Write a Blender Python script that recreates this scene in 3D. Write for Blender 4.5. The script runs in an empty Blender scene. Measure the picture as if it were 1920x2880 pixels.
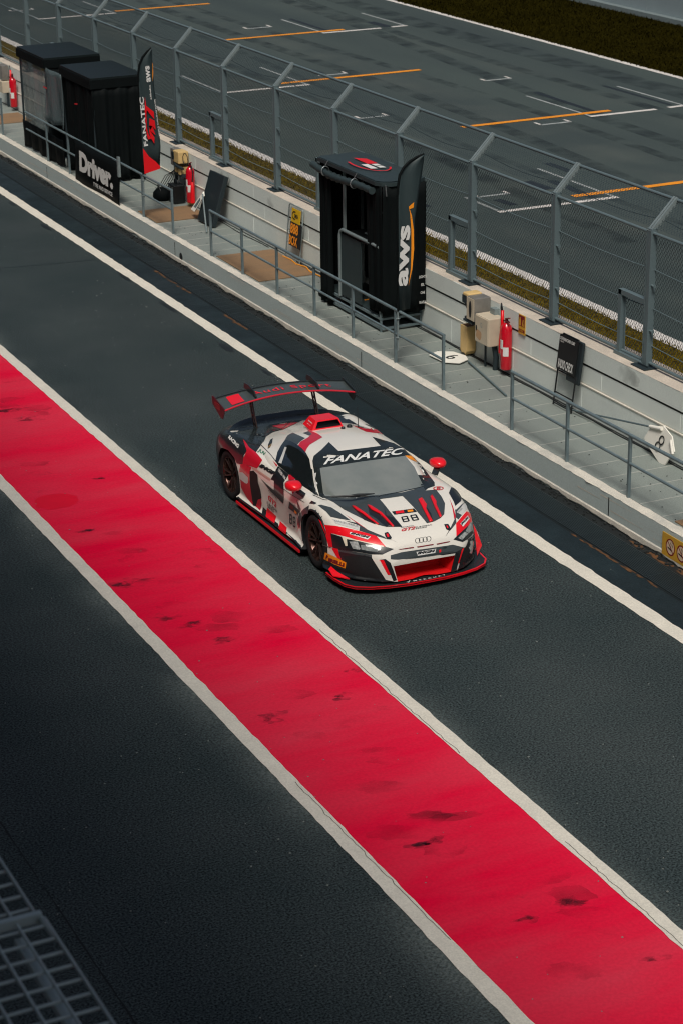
import bpy, bmesh, math, random
import numpy as np
from mathutils import Vector, Matrix
from mathutils.bvhtree import BVHTree
from mathutils.geometry import tessellate_polygon
R = math.radians
random.seed(7)
S = bpy.context.scene
COL = S.collection

# ------------------------------------------------------------------ camera, light, exposure
cam_d = bpy.data.cameras.new('camera')
cam = bpy.data.objects.new('camera', cam_d); COL.objects.link(cam)
CAM = Vector((0, 0, 10.178))
yaw, pitch, roll = R(25.31277813), R(21.25264889), R(-0.76411795)
fw = Vector((math.sin(yaw)*math.cos(pitch), math.cos(yaw)*math.cos(pitch), -math.sin(pitch)))
rt = Vector((math.cos(yaw), -math.sin(yaw), 0)); up = rt.cross(fw)
rt2 = math.cos(roll)*rt + math.sin(roll)*up; up2 = -math.sin(roll)*rt + math.cos(roll)*up
cam.matrix_world = Matrix.Translation(CAM) @ Matrix((rt2, up2, -fw)).transposed().to_4x4()
cam_d.sensor_fit = 'VERTICAL'; cam_d.sensor_height = 36.0; cam_d.sensor_width = 24.0
cam_d.lens = 6024.134/2880*36.0
cam_d.clip_start = 0.1; cam_d.clip_end = 2000
cam_d.dof.use_dof = True; cam_d.dof.focus_distance = 25.6; cam_d.dof.aperture_fstop = 4.0
S.camera = cam

SUN_EL, SUN_AZ = 57.0, 209.0          # azimuth from +Y towards +X
w = bpy.data.worlds.new('World'); S.world = w; w.use_nodes = True
nt = w.node_tree; nt.nodes.clear()
sky = nt.nodes.new('ShaderNodeTexSky'); sky.sky_type = 'NISHITA'; sky.sun_disc = False
sky.sun_elevation = R(SUN_EL); sky.sun_rotation = R(SUN_AZ)
sky.air_density = 1.2; sky.dust_density = 6.0; sky.ozone_density = 1.6
bg = nt.nodes.new('ShaderNodeBackground'); bg.inputs['Strength'].default_value = 0.060
wo = nt.nodes.new('ShaderNodeOutputWorld')
nt.links.new(sky.outputs[0], bg.inputs[0]); nt.links.new(bg.outputs[0], wo.inputs[0])
sd = bpy.data.lights.new('sun', 'SUN'); sd.energy = 2.3; sd.angle = R(16); sd.color = (1.0, 0.965, 0.89)
so = bpy.data.objects.new('sun', sd); COL.objects.link(so)
sv = Vector((math.sin(R(SUN_AZ))*math.cos(R(SUN_EL)), math.cos(R(SUN_AZ))*math.cos(R(SUN_EL)), math.sin(R(SUN_EL))))
so.rotation_euler = sv.to_track_quat('Z', 'Y').to_euler()
vs = S.view_settings
vs.view_transform = 'Standard'; vs.look = 'None'; vs.gamma = 1; vs.use_curve_mapping = False
vs.exposure = 0.24
S.cycles.filter_width = 1.15

# ------------------------------------------------------------------ materials
MATS = {}
def M(name, col=(.5,.5,.5), rough=.6, metal=0., spec=.5, var=0., vscale=3., grain=0., gscale=90., bump=0., bscale=60., col2=None,
      coat=0., emit=None, rvar=0., stretch=None, trans=0., ior=1.45, alpha=1.):
    """principled material: base colour mottled by two noises (wear, grain) and a noise bump"""
    if name in MATS: return MATS[name]
    m = bpy.data.materials.new(name); m.use_nodes = True; MATS[name] = m
    n = m.node_tree; p = n.nodes['Principled BSDF']
    p.inputs['Roughness'].default_value = rough; p.inputs['Metallic'].default_value = metal
    p.inputs['Specular IOR Level'].default_value = spec
    p.inputs['Coat Weight'].default_value = coat; p.inputs['Coat Roughness'].default_value = .04
    p.inputs['Transmission Weight'].default_value = trans; p.inputs['IOR'].default_value = ior; p.inputs['Alpha'].default_value = alpha
    p.inputs['Base Color'].default_value = (*col, 1)
    if var or grain or bump or rvar:
        tc = n.nodes.new('ShaderNodeNewGeometry'); src = tc.outputs['Position']
        if stretch:
            mp = n.nodes.new('ShaderNodeMapping'); mp.inputs['Scale'].default_value = stretch
            n.links.new(src, mp.inputs['Vector']); vsrc = mp.outputs[0]
        else: vsrc = src
        def noise(sc, det, v):
            t = n.nodes.new('ShaderNodeTexNoise'); t.inputs['Scale'].default_value = sc; t.inputs['Detail'].default_value = det
            t.inputs['Roughness'].default_value = .6
            n.links.new(v, t.inputs['Vector']); return t.outputs['Fac']
        big = noise(vscale, 5, vsrc) if (var or rvar) else None
        last = None
        if var:
            c2 = col2 or tuple(c*.35 for c in col)
            rp = n.nodes.new('ShaderNodeMapRange'); rp.inputs[1].default_value = .35; rp.inputs[2].default_value = .75
            rp.inputs[3].default_value = 0; rp.inputs[4].default_value = var
            n.links.new(big, rp.inputs[0])
            mx = n.nodes.new('ShaderNodeMix'); mx.data_type = 'RGBA'
            mx.inputs['A'].default_value = (*col, 1); mx.inputs['B'].default_value = (*c2, 1)
            n.links.new(rp.outputs[0], mx.inputs['Factor']); last = mx.outputs['Result']
        if grain:
            g = noise(gscale, 3, src)
            rp = n.nodes.new('ShaderNodeMapRange'); rp.inputs[1].default_value = .36; rp.inputs[2].default_value = .64
            rp.inputs[3].default_value = max(.12, 1-grain); rp.inputs[4].default_value = 1+grain
            n.links.new(g, rp.inputs[0])
            mu = n.nodes.new('ShaderNodeMix'); mu.data_type = 'RGBA'; mu.blend_type = 'MULTIPLY'; mu.inputs['Factor'].default_value = 1
            if last is None: mu.inputs['A'].default_value = (*col, 1)
            else: n.links.new(last, mu.inputs['A'])
            n.links.new(rp.outputs[0], mu.inputs['B']); last = mu.outputs['Result']
        if last is not None: n.links.new(last, p.inputs['Base Color'])
        if rvar:
            rp = n.nodes.new('ShaderNodeMapRange'); rp.inputs[1].default_value = .3; rp.inputs[2].default_value = .7
            rp.inputs[3].default_value = max(.04, rough-rvar); rp.inputs[4].default_value = min(1, rough+rvar)
            n.links.new(big, rp.inputs[0]); n.links.new(rp.outputs[0], p.inputs['Roughness'])
        if bump:
            b = n.nodes.new('ShaderNodeBump'); b.inputs['Strength'].default_value = bump; b.inputs['Distance'].default_value = .01
            n.links.new(noise(bscale, 4, src), b.inputs['Height']); n.links.new(b.outputs[0], p.inputs['Normal'])
    return m

M('asphalt', (.034,.043,.0435), .60, spec=.10, var=.55, vscale=.40, grain=1.0, gscale=46, bump=.05, bscale=60, rvar=.08, col2=(.012,.024,.027))
M('asphalt_patch', (.012,.022,.026), .48, spec=.3, var=.6, vscale=1.2, grain=.5, gscale=46, bump=.35, bscale=55, rvar=.12, col2=(.006,.009,.011))
M('track_asphalt', (.052,.068,.064), .7, spec=.12, var=.7, vscale=.55, grain=.25, gscale=40, bump=.3, bscale=50, col2=(.030,.040,.043), stretch=(1.0,.10,1))
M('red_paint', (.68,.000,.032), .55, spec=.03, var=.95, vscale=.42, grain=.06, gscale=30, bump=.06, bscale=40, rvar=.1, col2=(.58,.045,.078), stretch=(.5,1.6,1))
M('wet_red', (.66,.000,.020), .3, spec=.05, var=.5, vscale=3, col2=(.52,.0,.016))
M('white_paint', (.66,.62,.53), .55, var=.55, vscale=2.5, grain=.10, gscale=60, bump=.12, col2=(.50,.47,.40))
M('track_white', (.62,.58,.54), .6, var=.5, vscale=5, col2=(.36,.35,.33), grain=.12, gscale=50)
M('faded_white', (.34,.36,.35), .6, var=.7, vscale=5, col2=(.12,.13,.13), grain=.2, gscale=50)
M('orange_paint', (.75,.26,.005), .6, var=.5, vscale=4, col2=(.5,.16,.005), grain=.15, gscale=50)
M('rubber_mark', (.010,.014,.016), .55, var=.4, vscale=3, grain=.3, gscale=40)
M('stain', (.030,.004,.010), .55)
def patchy(name, scale, lo, hi, amax):
    n = MATS[name].node_tree; p = n.nodes['Principled BSDF']; g = n.nodes.new('ShaderNodeNewGeometry')
    t = n.nodes.new('ShaderNodeTexNoise'); t.inputs['Scale'].default_value = scale; t.inputs['Detail'].default_value = 6
    r = n.nodes.new('ShaderNodeMapRange'); r.inputs[1].default_value = lo; r.inputs[2].default_value = hi; r.inputs[4].default_value = amax
    n.links.new(g.outputs['Position'], t.inputs['Vector']); n.links.new(t.outputs['Fac'], r.inputs[0]); n.links.new(r.outputs[0], p.inputs['Alpha'])
patchy('stain', 6, .42, .78, .52)
M('crack', (.006,.008,.009), .9)
M('concrete', (.30,.33,.325), .75, spec=.3, var=.55, vscale=1.6, grain=.10, gscale=60, bump=.15, col2=(.20,.23,.23), stretch=(1,1,.35))
M('kerb_face', (.44,.51,.50), .72, spec=.35, var=.45, vscale=.8, grain=.08, gscale=70, bump=.12, col2=(.36,.42,.415), stretch=(1,.6,1.2))
M('kerb_cream', (.62,.58,.50), .72, spec=.3, var=.8, vscale=3.0, grain=.15, gscale=60, bump=.2, col2=(.36,.36,.33))
M('wall_top', (.55,.48,.40), .8, spec=.25, var=.8, vscale=2.2, grain=.12, gscale=50, bump=.2, col2=(.34,.31,.27))
M('wall_block', (.64,.695,.66), .75, spec=.3, var=.55, vscale=1.2, grain=.06, gscale=60, bump=.1, col2=(.52,.57,.555), stretch=(1,1,.5))
M('deck', (.215,.245,.225), .5, metal=.0, spec=.5, var=.65, vscale=1.1, grain=.16, gscale=55, bump=.35, bscale=70, col2=(.15,.17,.165))
M('deck_edge', (.42,.43,.40), .5, var=.4, vscale=5)
M('plywood', (.235,.140,.070), .65, var=.7, vscale=2.2, grain=.1, gscale=50, col2=(.15,.105,.065), stretch=(.4,2,1))
M('galv', (.125,.172,.185), .45, metal=.25, spec=.5, var=.5, vscale=6, col2=(.13,.175,.19), grain=.08, gscale=80)
M('galv_light', (.23,.28,.285), .45, metal=.3, spec=.5, var=.4, vscale=8, col2=(.10,.13,.14))
M('galv_dark', (.022,.034,.040), .5, metal=.2)
M('rail_paint', (.14,.19,.205), .35, metal=.1, spec=.6, var=.5, vscale=7, col2=(.045,.065,.075))
M('wire', (.05,.072,.078), .5, metal=.4)
M('drain_dark', (.006,.009,.010), .7)
M('drain_bar', (.030,.044,.050), .45, metal=.3, var=.5, vscale=4, col2=(.016,.024,.028))
M('dirt', (.010,.013,.013), .9, grain=.5, gscale=40, bump=.6, bscale=40)
M('rust', (.13,.055,.016), .85, var=.8, vscale=9, col2=(.02,.015,.012), bump=.3)
M('soil_grass', (.10,.066,.003), .95, spec=.0, var=.9, vscale=2.0, grain=.6, gscale=25, col2=(.028,.022,.008), bump=.8, bscale=30)
M('grass_blade', (.155,.108,.004), .8, spec=.0, var=.9, vscale=1.6, col2=(.045,.036,.008))
M('far_grass', (.014,.012,.002), .95, spec=.0, var=.8, vscale=.8, grain=.5, gscale=14, col2=(.007,.006,.001), bump=.6, bscale=18)
M('far_blade', (.018,.015,.002), .9, spec=.0, var=.8, vscale=.8, col2=(.008,.007,.001))
M('barrier', (.22,.27,.285), .7, var=.4, vscale=.8, col2=(.16,.20,.215), grain=.06)
M('ground', (.045,.05,.045), .9, var=.5, vscale=.1)
M('black_fabric', (.0030,.0050,.0055), .7, spec=.12, var=.5, vscale=4, col2=(.0012,.002,.002), bump=.25, bscale=9)
M('black_tarp', (.028,.042,.045), .45, spec=.3, var=.4, vscale=4, col2=(.018,.028,.030), bump=.2, bscale=12)
M('grey_fabric', (.026,.042,.045), .55, spec=.35, var=.3, vscale=4, bump=.1, bscale=20)
M('tent_tarp', (.008,.013,.014), .5, spec=.25, var=.4, vscale=4, col2=(.006,.010,.011), bump=.2, bscale=12)  # darker copy of black_tarp, light fall-off at the frame edge put into the colour
M('dark_panel', (.012,.020,.024), .45, spec=.5, var=.3, vscale=3)
M('alu', (.30,.33,.34), .35, metal=.7, var=.3, vscale=6)
M('white_print', (.62,.62,.60), .5)
M('cream_print', (.72,.69,.62), .45)
M('red_print', (.60,.006,.012), .45)
M('bright_red', (.66,.004,.010), .35, spec=.5)
M('orange_print', (.85,.28,.01), .5)
M('yellow_print', (.62,.38,.004), .5)
M('black_print', (.006,.007,.008), .5)
M('sign_yellow', (.60,.33,.03), .5, var=.5, vscale=9, col2=(.42,.25,.05))
M('sign_red', (.20,.006,.010), .5)
M('ext_red', (.50,.002,.014), .25, spec=.6, coat=.4)
M('ext_dark_red', (.13,.004,.012), .4)
M('cream_box', (.52,.45,.34), .5, var=.5, vscale=5, col2=(.36,.31,.24))
M('yellow_box', (.60,.42,.18), .55, var=.4, vscale=6, col2=(.44,.30,.12))
M('steel_box', (.24,.23,.21), .4, metal=.3, var=.6, vscale=5, col2=(.11,.10,.09))
M('black_plastic', (.007,.009,.010), .4, spec=.5)
M('white_board', (.78,.76,.69), .45, var=.4, vscale=5, col2=(.66,.65,.59))
M('clear_plastic', (.10,.14,.15), .22, spec=.4, alpha=.62, var=.5, vscale=5, col2=(.12,.16,.17))
M('orange_cord', (.75,.28,.02), .5)
M('canopy_steel', (.42,.49,.48), .5, metal=.1, var=.4, vscale=9, col2=(.30,.35,.35))
M('stone_chip', (.17,.18,.165), .8)
M('building', (.42,.44,.44), .8, var=.3, vscale=.5)
M('building_glass', (.02,.03,.035), .15)

def lane_wear(name, lines, col, reach, amt):
    """pale paint overspray and dust on the asphalt beside the painted lines (x positions), broken up by noise"""
    m = MATS[name]; n = m.node_tree; p = n.nodes['Principled BSDF']; src = p.inputs['Base Color'].links[0].from_socket
    g = n.nodes.new('ShaderNodeNewGeometry'); sx = n.nodes.new('ShaderNodeSeparateXYZ'); n.links.new(g.outputs['Position'], sx.inputs[0])
    def math_(op, a, b=None):
        t = n.nodes.new('ShaderNodeMath'); t.operation = op
        for i, v in enumerate((a, b)):
            if v is None: continue
            if isinstance(v, (int, float)): t.inputs[i].default_value = v
            else: n.links.new(v, t.inputs[i])
        return t.outputs[0]
    tot = None
    for x0, w_, k in lines:
        d = math_('ABSOLUTE', math_('SUBTRACT', sx.outputs['X'], x0))
        f = math_('MULTIPLY', math_('POWER', math_('MAXIMUM', math_('SUBTRACT', 1, math_('DIVIDE', d, w_)), 0), 1.8), k)
        tot = f if tot is None else math_('MAXIMUM', tot, f)
    nz = n.nodes.new('ShaderNodeTexNoise'); nz.inputs['Scale'].default_value = .55; nz.inputs['Detail'].default_value = 6
    n.links.new(g.outputs['Position'], nz.inputs['Vector'])
    nf = n.nodes.new('ShaderNodeTexNoise'); nf.inputs['Scale'].default_value = 26; nf.inputs['Detail'].default_value = 2; n.links.new(g.outputs['Position'], nf.inputs['Vector'])
    k1 = n.nodes.new('ShaderNodeMapRange'); k1.inputs[1].default_value = .38; k1.inputs[2].default_value = .62; n.links.new(nz.outputs['Fac'], k1.inputs[0])
    k2 = n.nodes.new('ShaderNodeMapRange'); k2.inputs[1].default_value = .35; k2.inputs[2].default_value = .65; n.links.new(nf.outputs['Fac'], k2.inputs[0])
    f = math_('MULTIPLY', math_('MULTIPLY', tot, k1.outputs[0]), math_('ADD', .35, k2.outputs[0]))
    mx = n.nodes.new('ShaderNodeMix'); mx.data_type = 'RGBA'; mx.inputs['B'].default_value = (*col, 1)
    n.links.new(f, mx.inputs['Factor']); n.links.new(src, mx.inputs['A']); n.links.new(mx.outputs['Result'], p.inputs['Base Color'])
lane_wear('asphalt', [(7.45,.50,.42),(9.48,.40,.28),(12.83,.5,.06),(10.9,1.3,.05)], (.20,.23,.215), 1, 1)
lane_wear('track_asphalt', [(23.0,1.8,.3),(26.4,1.7,.3),(30.0,1.2,.2),(20.8,.9,.2)], (.115,.125,.108), 1, 1)

# ------------------------------------------------------------------ object helpers
WL = {}
def tag(o, label=None, cat=None, group=None, kind=None):
    if label: o['label'] = label
    if cat: o['category'] = cat
    if group: o['group'] = group
    if kind: o['kind'] = kind
    return o
def thing(name, loc, label, cat, group=None):
    o = bpy.data.objects.new(name, None); COL.objects.link(o); o.location = loc; o.empty_display_size = .2
    WL[o.name] = Vector(loc)
    return tag(o, label, cat, group)
def link(name, me, parent=None, loc=None):
    o = bpy.data.objects.new(name, me); COL.objects.link(o)
    if parent is not None: o.parent = parent; WL[o.name] = WL[parent.name].copy()
    else: WL[o.name] = Vector((0,0,0))
    if loc is not None: o.location = loc; WL[o.name] = WL[o.name] + Vector(loc)
    return o
class MB:
    """collects shapes in world coordinates, build() links them as ONE mesh object"""
    def __init__(s): s.v = []; s.f = []; s.mi = []; s.sm = []
    def add(s, vs, fs, mi=0, smooth=False):
        b = len(s.v); s.v += [tuple(v) for v in vs]
        for f in fs: s.f.append(tuple(i+b for i in f)); s.mi.append(mi); s.sm.append(smooth)
        return s
    def box(s, c, d, rz=0, mi=0, mat=None):
        x, y, z = d[0]/2, d[1]/2, d[2]/2
        V = [Vector((sx*x, sy*y, sz*z)) for sz in (-1,1) for sy in (-1,1) for sx in (-1,1)]
        T = mat or Matrix.Rotation(rz, 3, 'Z')
        return s.add([T@v + Vector(c) for v in V], [(0,2,3,1),(4,5,7,6),(0,1,5,4),(2,6,7,3),(0,4,6,2),(1,3,7,5)], mi)
    def span(s, a, b, mi=0):
        return s.box([(a[i]+b[i])/2 for i in range(3)], [abs(b[i]-a[i]) for i in range(3)], mi=mi)
    def bar(s, p, q, w_, h, mi=0, upv=(0,0,1)):
        p, q = Vector(p), Vector(q); d = q-p; L = d.length; d.normalize()
        u = Vector(upv)
        if abs(u.dot(d)) > .98: u = Vector((1,0,0))
        a = d.cross(u).normalized(); u = a.cross(d)
        return s.box((p+q)/2, (L, w_, h), mi=mi, mat=Matrix((d, a, u)).transposed())
    def tube(s, pts, r, n=8, mi=0, cap=True, closed=False):
        P = [Vector(p) for p in pts]; rs = r if isinstance(r, (list, tuple)) else [r]*len(P)
        V = []; prev = None
        for i, p in enumerate(P):
            d = (P[(i+1) % len(P)]-P[i-1]) if (closed or 0 < i < len(P)-1) else (P[1]-P[0] if i == 0 else P[-1]-P[-2])
            d.normalize()
            if prev is None:
                u = Vector((0,0,1)) if abs(d.z) < .9 else Vector((1,0,0))
            else: u = prev
            a = d.cross(u).normalized(); u = a.cross(d).normalized(); prev = u
            V += [p + rs[i]*(math.cos(t)*a + math.sin(t)*u) for t in [2*math.pi*k/n for k in range(n)]]
        F = []
        m = len(P)
        for i in range(m if closed else m-1):
            j = (i+1) % m
            F += [(i*n+k, i*n+(k+1) % n, j*n+(k+1) % n, j*n+k) for k in range(n)]
        s.add(V, F, mi, True)
        if cap and not closed:
            s.add(V[:n], [tuple(range(n))[::-1]], mi); s.add(V[-n:], [tuple(range(n))], mi)
        return s
    def lathe(s, c, prof, n=20, mi=0, axis=(0,0,1)):
        ax = Vector(axis).normalized(); u = Vector((1,0,0)) if abs(ax.x) < .9 else Vector((0,1,0))
        a = ax.cross(u).normalized(); b = ax.cross(a); V = []
        for r_, h in prof:
            V += [Vector(c)+ax*h+r_*(math.cos(t)*a+math.sin(t)*b) for t in [2*math.pi*k/n for k in range(n)]]
        F = [(i*n+k, i*n+(k+1) % n, (i+1)*n+(k+1) % n, (i+1)*n+k) for i in range(len(prof)-1) for k in range(n)]
        return s.add(V, F, mi, True)
    def prism(s, poly, o, u, v, t, mi=0):
        """polygon in the plane o+u,v, thickness t along u x v"""
        o, u, v = Vector(o), Vector(u), Vector(v); nn = u.cross(v).normalized()*t
        A = [o+u*a+v*b for a, b in poly]; n = len(A)
        tris = tessellate_polygon([[Vector((a, b, 0)) for a, b in poly]])
        fs = [tuple(t_) for t_ in tris] + [tuple(i+n for i in t_) for t_ in tris] + [(i, (i+1) % n, (i+1) % n+n, i+n) for i in range(n)]
        return s.add(A+[p+nn for p in A], fs, mi)
    def flat(s, vf, o, u, v, mi=0):
        o, u, v = Vector(o), Vector(u), Vector(v)
        return s.add([o+u*a+v*b for a, b in vf[0]], vf[1], mi)
    def sheet(s, poly, z, mi=0):
        tris = tessellate_polygon([[Vector((a, b, 0)) for a, b in poly]])
        fs = []
        for t in tris:
            a, b, c = [Vector(poly[i]) for i in t]
            fs.append(tuple(t) if (b-a).x*(c-a).y-(b-a).y*(c-a).x > 0 else tuple(t)[::-1])
        return s.add([(a, b, z) for a, b in poly], fs, mi)
    def mesh(s, name, mats, off=Vector((0,0,0))):
        me = bpy.data.meshes.new(name)
        me.from_pydata([(v[0]-off[0], v[1]-off[1], v[2]-off[2]) for v in s.v], [], s.f)
        for m in (mats if isinstance(mats, (list, tuple)) else [mats]): me.materials.append(MATS[m] if isinstance(m, str) else m)
        me.polygons.foreach_set('material_index', s.mi); me.polygons.foreach_set('use_smooth', s.sm)
        me.update()
        bm = bmesh.new(); bm.from_mesh(me); bmesh.ops.recalc_face_normals(bm, faces=bm.faces[:]) if getattr(s, 'recalc', True) else None
        bm.to_mesh(me); bm.free()
        return me
    def build(s, name, mats, parent=None):
        off = WL[parent.name] if parent is not None else Vector((0,0,0))
        return link(name, s.mesh(name, mats, off), parent)
def bevel(o, wd=.01, seg=2):
    bm = bmesh.new(); bm.from_mesh(o.data)
    bmesh.ops.remove_doubles(bm, verts=bm.verts[:], dist=1e-5)
    es = [e for e in bm.edges if len(e.link_faces) == 2 and e.calc_face_angle(0) > .5]
    bmesh.ops.bevel(bm, geom=es, offset=wd, segments=seg, affect='EDGES', profile=.6, clamp_overlap=True)
    bm.to_mesh(o.data); bm.free()
    return o
def struct(name, mb, mats): return tag(mb.build(name, mats), kind='structure')
def text2d(body, w_=None, h=None, bold=0., shear=0., spacing=1., align='CENTER', line=1.):
    cu = bpy.data.curves.new('t', 'FONT'); cu.body = body; cu.size = 1; cu.offset = bold; cu.shear = shear
    cu.space_character = spacing; cu.space_line = line; cu.align_x = align; cu.resolution_u = 3
    o = bpy.data.objects.new('t', cu); me = o.to_mesh()
    V = [(v.co.x, v.co.y) for v in me.vertices]; F = [tuple(p.vertices) for p in me.polygons]
    o.to_mesh_clear(); bpy.data.objects.remove(o); bpy.data.curves.remove(cu)
    xs = [a for a, b in V]; ys = [b for a, b in V]; x0, x1, y0, y1 = min(xs), max(xs), min(ys), max(ys)
    sx = (w_/(x1-x0)) if w_ else None; sy = (h/(y1-y0)) if h else None
    sx = sx or sy; sy = sy or sx
    return [((a-(x0+x1)/2)*sx, (b-(y0+y1)/2)*sy) for a, b in V], F
def poly2d(P):
    return list(P), [tuple(t) for t in tessellate_polygon([[Vector((a, b, 0)) for a, b in P]])]
def ring2d(cx, cy, rx, ry, t, a0=0, a1=360, n=36):
    V = []; F = []
    for i in range(n+1):
        a = R(a0+(a1-a0)*i/n)
        V += [(cx+rx*math.cos(a), cy+ry*math.sin(a)), (cx+(rx-t)*math.cos(a), cy+(ry-t)*math.sin(a))]
        if i: F.append((2*i-2, 2*i, 2*i+1, 2*i-1))
    return V, F
def rot2d(vf, deg):
    c, s_ = math.cos(R(deg)), math.sin(R(deg)); return [(a*c-b*s_, a*s_+b*c) for a, b in vf[0]], vf[1]
def mov2d(vf, x, y): return [(a+x, b+y) for a, b in vf[0]], vf[1]
def rough_strip(x0, x1, y0, y1, z, jag=.012, step=.12):
    """painted line along Y with slightly ragged edges"""
    n = int((y1-y0)/step); V = []; F = []
    for i in range(n+1):
        y = y0+(y1-y0)*i/n
        V += [(x0+random.gauss(0, jag), y, z), (x1+random.gauss(0, jag), y, z)]
        if i: F.append((2*i-2, 2*i-1, 2*i+1, 2*i))
    return MB().add(V, F)

STAINS = [(8.80,14.05,0.10,0.08),(9.00,12.97,0.08,0.05),(8.23,15.56,0.15,0.09),(7.92,18.57,0.13,0.09),(7.87,22.77,0.22,0.15),(8.72,29.19,0.18,0.13),(8.53,29.71,0.20,0.14),(7.99,24.54,0.10,0.07),(8.27,20.65,0.10,0.07),(9.20,19.23,0.09,0.06),(7.87,21.58,0.20,0.14),(8.05,21.20,0.10,0.07),(8.84,26.32,0.10,0.07),(8.82,18.72,0.10,0.07),(8.38,14.03,0.10,0.07),]
# ------------------------------------------------------------------ ground, lane, track
Y0, Y1 = -60, 130
struct('ground', MB().add([(-600,-600,-.012),(700,-600,-.012),(700,900,-.012),(-600,900,-.012)], [(0,1,2,3)]), 'ground')
struct('pit_lane', MB().add([(.3,Y0,0),(14.06,Y0,0),(14.06,Y1,0),(.3,Y1,0)], [(0,1,2,3)]), 'asphalt')
struct('lane_gutter', MB().add([(13.04,Y0,.003),(13.46,Y0,.003),(13.46,Y1,.003),(13.04,Y1,.003)], [(0,1,2,3)]), 'asphalt_patch')
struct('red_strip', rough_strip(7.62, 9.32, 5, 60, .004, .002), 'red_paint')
struct('lane_line', rough_strip(7.455, 7.625, 5, 60, .008, .004), 'white_paint')
struct('lane_line', rough_strip(9.312, 9.482, 5, 60, .008, .004), 'white_paint')
struct('wall_side_line', rough_strip(12.825, 13.037, 5, 75, .0075, .005), 'white_paint')
struct('lane_joint', rough_strip(4.735, 4.748, 5, 60, .003, .004), 'crack')
def blob(cx, cy, rx, ry, ang=0, n=22, rag=.25):
    P = []
    for i in range(n):
        t = 2*math.pi*i/n; k = 1+random.uniform(-rag, rag)
        a, b = rx*k*math.cos(t), ry*k*math.sin(t)
        P.append((cx+a*math.cos(ang)-b*math.sin(ang), cy+a*math.sin(ang)+b*math.cos(ang)))
    return P
wl = MB().sheet(blob(7.98, 25.75, .30, .28, .4, 26, .08), .0052)
struct('wet_patch', wl, 'wet_red')
stn = MB()
for x, y, rx, ry in STAINS:
    for k in range(6):
        f = random.uniform(.25, 1.1)
        stn.sheet(blob(x+random.gauss(0, rx*.5), y+random.gauss(0, ry*.5), rx*f, ry*f*random.uniform(.4,.9), random.uniform(-.5,.2), 18, .35), .0056+k*.0005)
tag(stn.build('tyre_stain', 'stain'), kind='stuff')
M('smear', (.20,.000,.012), .55); patchy('smear', 1.6, .46, .80, .42)
smr = MB()
for k in range(46):
    y = random.uniform(13, 33); x = random.uniform(7.95, 9.0)
    smr.sheet(blob(x, y, random.uniform(.2,.30), random.uniform(.06,.16), random.uniform(-.55,-.2), 20, .2), .0048+k*.00001)
tag(smr.build('tyre_smear', 'smear'), kind='stuff')
chp = MB()
for k in range(700):
    x, y = random.uniform(2.5, 13.3), random.uniform(12, 40); s_ = random.uniform(.006, .016)
    chp.box((x, y, .003), (s_, s_*random.uniform(.6,1.4), .006), random.uniform(0, 3))
tag(chp.build('stone_chips', 'stone_chip'), kind='stuff')
jn = MB()
pts = [(9.5+.33*i, 38.1-.045*i+random.gauss(0,.012)) for i in range(11)]
for p, q_ in zip(pts, pts[1:]): jn.add([(p[0], p[1]-.012, .0032), (q_[0], q_[1]-.012, .0032), (q_[0], q_[1]+.012, .0032), (p[0], p[1]+.012, .0032)], [(0,1,2,3)])
struct('lane_joint', jn, 'asphalt_patch')
# cracks in the white line edge
ck = MB()
for (a, b, y0, y1) in ((9.345, 9.36, 12.6, 15.0), (9.33, 9.345, 17.0, 20.4), (7.60, 7.59, 14.0, 17.2)):
    n = 40; pts = [(a+(b-a)*i/n+random.gauss(0, .006), y0+(y1-y0)*i/n) for i in range(n+1)]
    for p, q in zip(pts, pts[1:]):
        ck.add([(p[0]-.003, p[1], .0102), (p[0]+.003, p[1], .0102), (q[0]+.003, q[1], .0102), (q[0]-.003, q[1], .0102)], [(0,1,2,3)])
struct('line_crack', ck, 'crack')
# puddle edges and oil beside the wall line
wet = MB()
for x, y, rx, ry in ((12.76,33.9,.035,.45),(12.78,36.2,.03,.35),(12.74,40.6,.05,.35),(12.76,42.9,.05,.2),(12.72,31.2,.06,.28),(12.76,29.7,.03,.25)):
    wet.sheet(blob(x, y, rx, ry, 0, 16, .3), .0035)
struct('oil_mark', wet, 'rubber_mark')
# drain channel : dark recess + longitudinal bars in 1 m grates
drain = thing('drain_channel', (13.68, 30, 0), 'long dark ribbed drain grating running along the foot of the kerb', 'drain')
MB().add([(13.46,Y0,.0045),(14.05,Y0,.0045),(14.05,Y1,.0045),(13.46,Y1,.0045)], [(0,1,2,3)]).build('channel', 'drain_dark', drain)
gm = MB()
for k in range(14): gm.span((13.492+k*.0285, -.49, .006), (13.506+k*.0285, .49, .020))
for yy in (-.485, -.24, 0, .24, .485): gm.span((13.485, yy-.006, .0055), (13.885, yy+.006, .017))
gme = gm.mesh('grate', 'drain_bar', Vector((13.68, 0, 0)))
for k in range(60): link('grate', gme, drain, (0, -12.5+k*1.0+random.gauss(0,.004), random.uniform(-.001,.002)))
ds = MB()
for k in range(900):
    y = random.uniform(16, 60); x = 14.04-abs(random.gauss(0, .06)); s_ = random.uniform(.01,.035)
    ds.box((x, y, .012), (s_, s_*1.4, s_*.7), random.uniform(0,3))
tag(ds.build('gutter_debris', 'dirt'), kind='stuff')
rs = MB()
for y0, y1, x in ((19.6,21.6,13.45),(34.6,36.4,13.44),(32.0,33.0,13.44)):
    for k in range(26):
        rs.sheet(blob(x+random.gauss(0,.012), random.uniform(y0,y1), .014, .07, 0, 8, .4), .0062+k*.00002)
for k in range(16): rs.sheet(blob(13.97+random.gauss(0,.02), random.uniform(19.2,21.0), .03, .09, 0, 8, .4), .0058+k*.00002)
tag(rs.build('rusty_leaf_litter', 'rust'), kind='stuff')
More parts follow.
